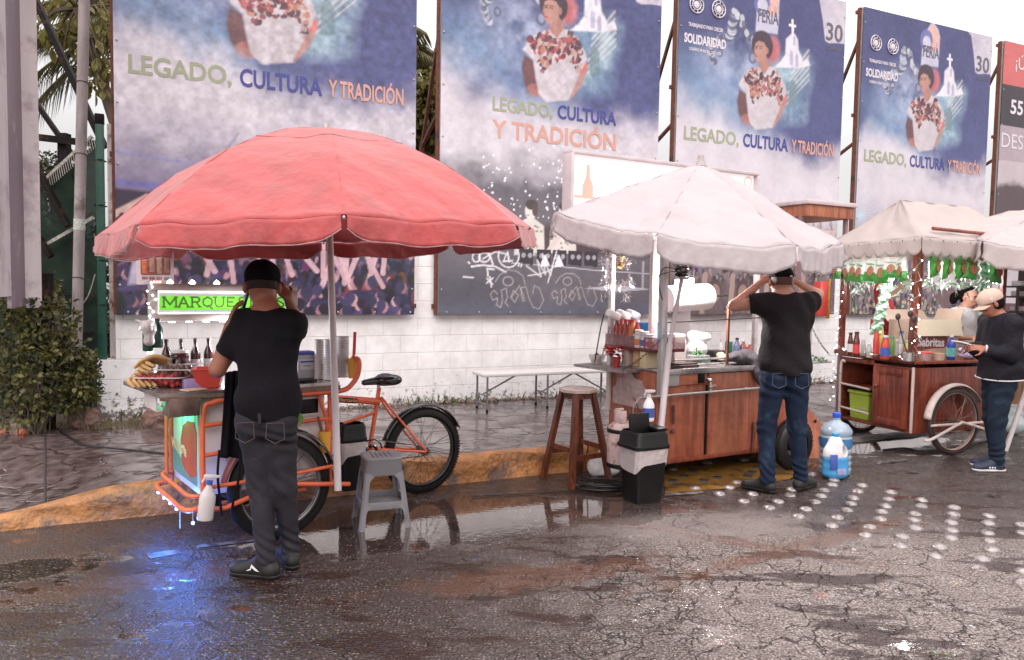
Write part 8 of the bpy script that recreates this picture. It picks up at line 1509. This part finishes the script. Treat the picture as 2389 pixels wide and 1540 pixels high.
def cap(par, c, M, mat, s=1.0, name='cap', strap=None, bill=True, billdir=1, bucket=False, low=.035):
    c = v3(*c); w = lambda x, y, z: c+M@(v3(x, y, z)*s)
    up_ = M[:, 2]
    o_ = blob(name, [('e', w(0, -.010, .040), (.088*s, .108*s, .088*s), .02, M), ('e', w(0, .0, .125), (.012*s, .012*s, .010*s), .004, M)], mat, par, .006, mod=lambda D, Q: np.maximum(D+.0016*np.sin(np.arctan2((Q-c)@M[:, 0], (Q-c)@M[:, 1])*6), low*s-(Q-c)@up_))
    if bill:
        g = MB(); n = 17
        if bucket:
            K = 40
            def P(i, j): a = 2*PI*i/K; r_ = 1+.42*j/4*(1+.45*max(0, math.sin(a))); return w(.086*r_*math.cos(a), -.01+.104*r_*math.sin(a), low+.012-.030*j/4-.055*max(0, math.sin(a))*j/4*(j/4)+.012*abs(math.cos(a))*j/4)
            g.grid(P, K, 5, True)
        else: g.grid(lambda i, j: w((i/(n-1)*2-1)*.078*(1-.10*j/5), billdir*(.082*math.sqrt(max(0, 1-((i/(n-1)*2-1)*.9)**2))+.085*j/5*(1-.35*(i/(n-1)*2-1)**2)), low+.006-.022*(i/(n-1)*2-1)**2-.014*j/5), n, 6)
        b_ = g.ob('brim', mat, o_); md = b_.modifiers.new('t', 'SOLIDIFY'); md.thickness = .005
    return o_
def hair(par, c, M, s=1.0, cut=-.04, back=-.02, mat=None, extra=(), thick=.006):
    c = v3(*c); w = lambda x, y, z: c+M@(v3(x, y, z)*s)
    def mod(D, Q): q = (Q-c)@M; return np.maximum(np.maximum(D+.002*vnoise(Q, 120, 3), (q[..., 1]-back*s-.9*np.maximum(q[..., 2]-.03, 0)*1.2)), cut*s-q[..., 2])
    return blob('hair', [('e', w(0, -.012, .022), (.077*s+thick, .097*s+thick, .095*s+thick), .02, M), ('e', w(0, -.03, -.03), (.066*s+thick, .066*s+thick, .07*s), .02, M)]+list(extra), mat or hairm, par, .006, mod=mod)
def facebits(par, c, M, s=1.0):
    c = v3(*c); w = lambda x, y, z: Vector(c+M@(v3(x, y, z)*s)); bl = pm('eye_dark', (.02, .012, .01), .2); br = hairm; lp_ = pm('lips', (.36, .10, .08), .45)
    for sg in (-1, 1): g = MB(); g.sph(w(sg*.031, .083, .004), .0085*s, 8); g.ob('eye', bl, par); g = MB(); g.tube([w(sg*.014, .0925, .022), w(sg*.030, .0925, .027), w(sg*.046, .083, .020)], .0032*s, 5); g.ob('eyebrow', br, par)
    g = MB(); g.tube([w(-.020, .094, -.069), w(0, .1035, -.067), w(.020, .094, -.069)], .0035*s, 5); g.ob('lips', lp_, par)

# ---------- the man in the black cap, filming with a phone
TM = rotm(.12)
J = dict(TM=TM, chest=v3(-.005, 0, 1.30), belly=v3(0, 0, 1.10), pelvis=v3(.0, 0, .93), neck=v3(-.010, .005, 1.455), headb=v3(-.030, .045, 1.56), sh_l=v3(-.118, .02, 1.40), sh_r=v3(.125, -.0, 1.40), el_l=v3(-.285, .03, 1.145), wr_l=v3(-.248, .11, 1.39), el_r=v3(.095, .27, 1.37), wr_r=v3(.062, .15, 1.54),
         hip_l=v3(-.080, 0, .88), hip_r=v3(.068, .01, .88), kn_l=v3(-.060, .05, .50), kn_r=v3(.062, .08, .50), an_l=v3(-.012, .0, .10), an_r=v3(.072, .17, .10), ft_l=v3(-.98, .2, 0), ft_r=v3(-.5, .85, 0))
HM = rotm(.30, -.14); HC = v3(-.048, .055, 1.61)
p1 = T('person', 'man in black cap and black t-shirt filming with a phone at the tricycle cart', 'person', G(626, 1347), 0)
hp = hand_prims(J['wr_l'], v3(.30, .02, .95), v3(.8, .35, 0), 1.0, .55, -1)+hand_prims(J['wr_r'], v3(-.55, .15, .70), v3(-.5, .6, -.4), .95, .8, 1)
blob('body', body_prims(J)+head_prims(HC, HM, 1.08)+hp, skin1, p1, .0062)
tee(p1, J, tee1, .885, slv=.66, seed=1, fat=.99, infl=.014, loose=.010); jn = jeans(p1, J, denim('grey_denim', (.026, .023, .030), (.062, .052, .062)), .945, fat=.97, seed=1, wd=.90); cap(p1, HC, HM, capm, 1.09, low=.010); hair(p1, HC, HM, 1.08, cut=-.028, back=-.02, thick=.001, mat=pm('cropped_hair_b', (.022, .012, .010), .8, var=.4, vs=60))
shb = pm('black_shoe', (.012, .010, .010), .6, var=.3); solb = pm('black_sole', (.010, .009, .009), .6)
s1, w1 = shoe(p1, J['an_l'], J['ft_l'], shb, solb); shoe(p1, J['an_r'], J['ft_r'], shb, solb)
g = MB(); ex = Vector((-.98, .2, 0)).normalized(); g.prism([(-.035, 0), (.015, .035), (.022, .012), (.045, .0), (.02, .004), (.012, .018), (-.01, .004)], Vector(w1(0, .06, .045))+Vector((0, -.045, 0)), ex, (0, .25, 1), (0, -1, .25), .003); g.ob('shoe_mark', lab_w, s1, smooth=False)
ph = T('phone', 'phone in a dark case held up by the man in black cap', 'phone', p1.location+Vector((-.168, .13, 1.52)), .5); g = MB(); g.box((0, 0, 0), (.012, .078, .155), .006, 0, .25, .25); g.ob('case', blackp, ph); g = MB(); g.box((-.008, 0, .002), (.003, .066, .135), .002, 0, .25, .25); g.ob('screen', pm('glossy_screen', (.25, .26, .30), .08, spec=.9), ph)
for x in (-.06, .03): pass
g = MB(); g.box((-.002, -.129, .905), (.018, .012, .055), .002); g.ob('belt_loop', bpy.data.materials['grey_denim'], p1)
for sx in (-1, 1):
    g = MB(); n = 12; q = [(-.055, .0), (-.05, .09), (.05, .095), (.055, .0), (.0, -.028)]; g.tube([Vector((sx*.080+a*.9, -.128-.004, .80+b_*.9)) for a, b_ in q], .0022, 4, closed=True); g.ob('pocket_seam', pm('seam_thread', (.10, .07, .06), .8), jn)

# ---------- the man in blue jeans with both hands at his cap
TM = rotm(-.05)
J = dict(TM=TM, chest=v3(0, 0, 1.42), belly=v3(-.01, 0, 1.22), pelvis=v3(-.01, 0, 1.02), neck=v3(-.035, .0, 1.575), headb=v3(-.045, .02, 1.66), sh_l=v3(-.185, .0, 1.525), sh_r=v3(.160, .0, 1.525), el_l=v3(-.415, .06, 1.50), wr_l=v3(-.195, .09, 1.69), el_r=v3(.265, .08, 1.60), wr_r=v3(.085, .10, 1.70),
         hip_l=v3(-.095, 0, .95), hip_r=v3(.085, 0, .95), kn_l=v3(-.125, .04, .52), kn_r=v3(.125, .04, .52), an_l=v3(-.125, -.03, .10), an_r=v3(.175, .06, .10), ft_l=v3(-.75, .65, 0), ft_r=v3(.75, .6, 0))
HM = rotm(0, -.05); HC = v3(-.055, .03, 1.70)
p2 = T('person', 'man in black t-shirt and blue jeans, both hands raised to his cap', 'person', G(1822, 1146), 0)
hp = hand_prims(J['wr_l'], v3(.75, -.05, .55), v3(.1, .6, -.5), 1.0, .45, -1)+hand_prims(J['wr_r'], v3(-.8, -.05, .45), v3(-.1, .6, -.5), 1.0, .45, 1)
blob('body', body_prims(J, 1.04, 1.06)+head_prims(HC, HM, 1.05)+hp, skin2, p2, .0068)
tee(p2, J, tee2, .955, s=1.04, fat=1.12, slv=.50, seed=5, infl=.016, loose=.012); j2 = jeans(p2, J, denim('blue_denim', (.009, .017, .040), (.030, .052, .092)), 1.01, s=1.02, fat=1.06, seed=6, wd=.98); cap(p2, HC, HM, capm, 1.05, low=.030, bill=False); hair(p2, HC, HM, 1.05, cut=-.03, back=-.012, mat=pm('cropped_hair', (.10, .05, .04), .7, var=.3, vs=60), thick=.002)
g = MB(); g.box((-.02, -.10, 1.742), (.018, .01, .012), .002); g.ob('cap_buckle', lab_w, p2)
shoe(p2, J['an_l'], J['ft_l'], shb, solb); shoe(p2, J['an_r'], J['ft_r'], shb, solb)
for sx in (-1, 1):
    g = MB(); q = [(-.06, .0), (-.055, .10), (.055, .105), (.06, .0), (.0, -.03)]; g.tube([Vector((sx*.090-.01+a*.9, -.142-.004*abs(a), .885+b_*.9)) for a, b_ in q], .0024, 4, closed=True); g.ob('pocket_seam', pm('seam_thread_blue', (.09, .13, .19), .8), j2)

# ---------- the man in the tan cap looking down at his hands
TM = rotm(0, -.06)
J = dict(TM=TM, chest=v3(0, -.02, 1.27), belly=v3(0, -.04, 1.08), pelvis=v3(0, -.02, .90), neck=v3(0, .02, 1.415), headb=v3(0, .06, 1.49), sh_l=v3(-.17, -.02, 1.35), sh_r=v3(.17, .0, 1.35), el_l=v3(-.20, .02, 1.08), wr_l=v3(-.12, .20, 1.13), el_r=v3(.20, .04, 1.08), wr_r=v3(.05, .22, 1.13),
         hip_l=v3(-.085, .0, .83), hip_r=v3(.085, -.03, .83), kn_l=v3(-.09, .035, .47), kn_r=v3(.09, -.03, .47), an_l=v3(-.09, .02, .10), an_r=v3(.09, -.09, .10), ft_l=v3(.0, 1, 0), ft_r=v3(.15, 1, 0))
HM = rotm(-.15, -.45); HC = v3(0, .095, 1.545)
p3 = T('person', 'man in tan brimmed cap, dark jacket and jeans looking down beside the snack cart', 'person', G(2314, 1094), PI/2)
hp = hand_prims(J['wr_l'], v3(.35, .8, .1), v3(.6, .0, -.5), .95, .7, -1)+hand_prims(J['wr_r'], v3(-.35, .8, .1), v3(-.6, .0, -.5), .95, .7, 1)
b3 = blob('body', body_prims(J, .97, 1.0)+head_prims(HC, HM, .98)+hp, skin1, p3, .0066); facebits(b3, HC, HM, .98)
jk = pm('navy_jacket', (.009, .0075, .013), .8, var=.35, vs=5, bump=.4, bs=40, spec=.3)
jc = tee(p3, J, jk, .845, s=1.03, fat=1.12, seed=8, infl=.015, name='jacket', loose=.014, long=True, neck=-.0, hemw=.17)
jeans(p3, J, denim('dark_denim', (.010, .018, .034), (.026, .044, .066)), .93, fat=1.0, seed=9, wd=1.06)
g = MB(); g.tube([(.222*math.cos(2*PI*k/40), -.035+.200*math.sin(2*PI*k/40), .852+.008*math.sin(2*PI*k/40*2)) for k in range(40)], .006, 6, closed=True); g.ob('white_hem', lab_w, jc)
cap(p3, HC, HM, pm('tan_cap', (.54, .38, .31), .8, var=.1, bump=.2, bs=80), 1.04, low=.010); g = MB(); q_ = HC+HM@v3(-.088, .01, .042); g.box(q_, (.006, .022, .022), .003); g.ob('cap_badge', lab_w, p3)
hair(p3, HC, HM, .98, cut=-.075, back=.015, thick=.010)
navy = pm('navy_mesh', (.02, .025, .05), .6, var=.3); sw_ = pm('white_sole', (.66, .62, .60), .5)
for q in 'lr':
    s_, w_ = shoe(p3, J['an_'+q], J['ft_'+q], navy, sw_)
    for k in range(3): g = MB(); a = Vector(w_(-.043, .045+.024*k, .035)); g.bar(a, a+Vector((.012, -.025, .032)), .010, .008, up=(1, 0, 0)); g.ob('stripe', lab_w, s_, smooth=False)
g = MB(); g.torus(Vector(J['wr_l'])+Vector((0, -.01, 0)), .030, .008, (.4, .9, .1), 16, 6); g.ob('cuff', lab_w, p3)
t = T('tray', 'small pale tray held by the man in the tan cap', 'tray', p3.location+Vector((-.31, .02, 1.165)), .1); MB().box((0, 0, 0), (.17, .13, .012), .005, 0, 0, .25).ob('tray_body', lab_w, t)

# ---------- the woman serving behind the snack cart
TM = rotm(0)
J = dict(TM=TM, chest=v3(0, 0, 1.18), belly=v3(0, 0, 1.0), pelvis=v3(0, 0, .85), neck=v3(0, .0, 1.335), headb=v3(0, .02, 1.42), sh_l=v3(-.15, 0, 1.28), sh_r=v3(.15, 0, 1.28), el_l=v3(-.21, .0, 1.02), wr_l=v3(-.14, .22, 1.03), el_r=v3(.21, .0, 1.02), wr_r=v3(.14, .22, 1.03),
         hip_l=v3(-.08, 0, .80), hip_r=v3(.08, 0, .80), kn_l=v3(-.09, .02, .44), kn_r=v3(.09, .02, .44), an_l=v3(-.09, 0, .09), an_r=v3(.09, 0, .09), ft_l=v3(-.1, 1, 0), ft_r=v3(.1, 1, 0))
HM = rotm(.1, -.2); HC = v3(0, .04, 1.475); q = DP(2243, 900, 8.45); p4 = T('person', 'woman with tied black hair and white t-shirt serving behind the snack cart', 'person', (q.x, q.y, .12), R(-160))
hp = hand_prims(J['wr_l'], v3(.3, .8, -.2), v3(.5, 0, -.6), .9, .6, -1)+hand_prims(J['wr_r'], v3(-.3, .8, -.2), v3(-.5, 0, -.6), .9, .6, 1)
b4 = blob('body', body_prims(J, .92, .98)+head_prims(HC, HM, .95)+hp, skin2, p4, .0075); facebits(b4, HC, HM, .95)
tee(p4, J, pm('white_tee', (.60, .56, .57), .85, var=.08, bump=.3, bs=40), .80, s=.95, seed=3, slv=.5, fat=1.05); jeans(p4, J, bpy.data.materials['dark_denim'], .86, s=.95, seed=3)
w = lambda x, y, z: HC+HM@(v3(x, y, z)*.95)
hair(p4, HC, HM, .95, cut=-.09, back=-.025, thick=.008); blob('hair_bun', [('e', w(0.02, -.125, -.01), (.05, .05, .055), .03), ('e', w(.03, -.165, -.06), (.04, .045, .06), .03)], hairm, p4, .008, mod=lambda D, P: D+.008*vnoise(P, 50, 2))
shoe(p4, J['an_l'], J['ft_l'], shb, solb); shoe(p4, J['an_r'], J['ft_r'], shb, solb)
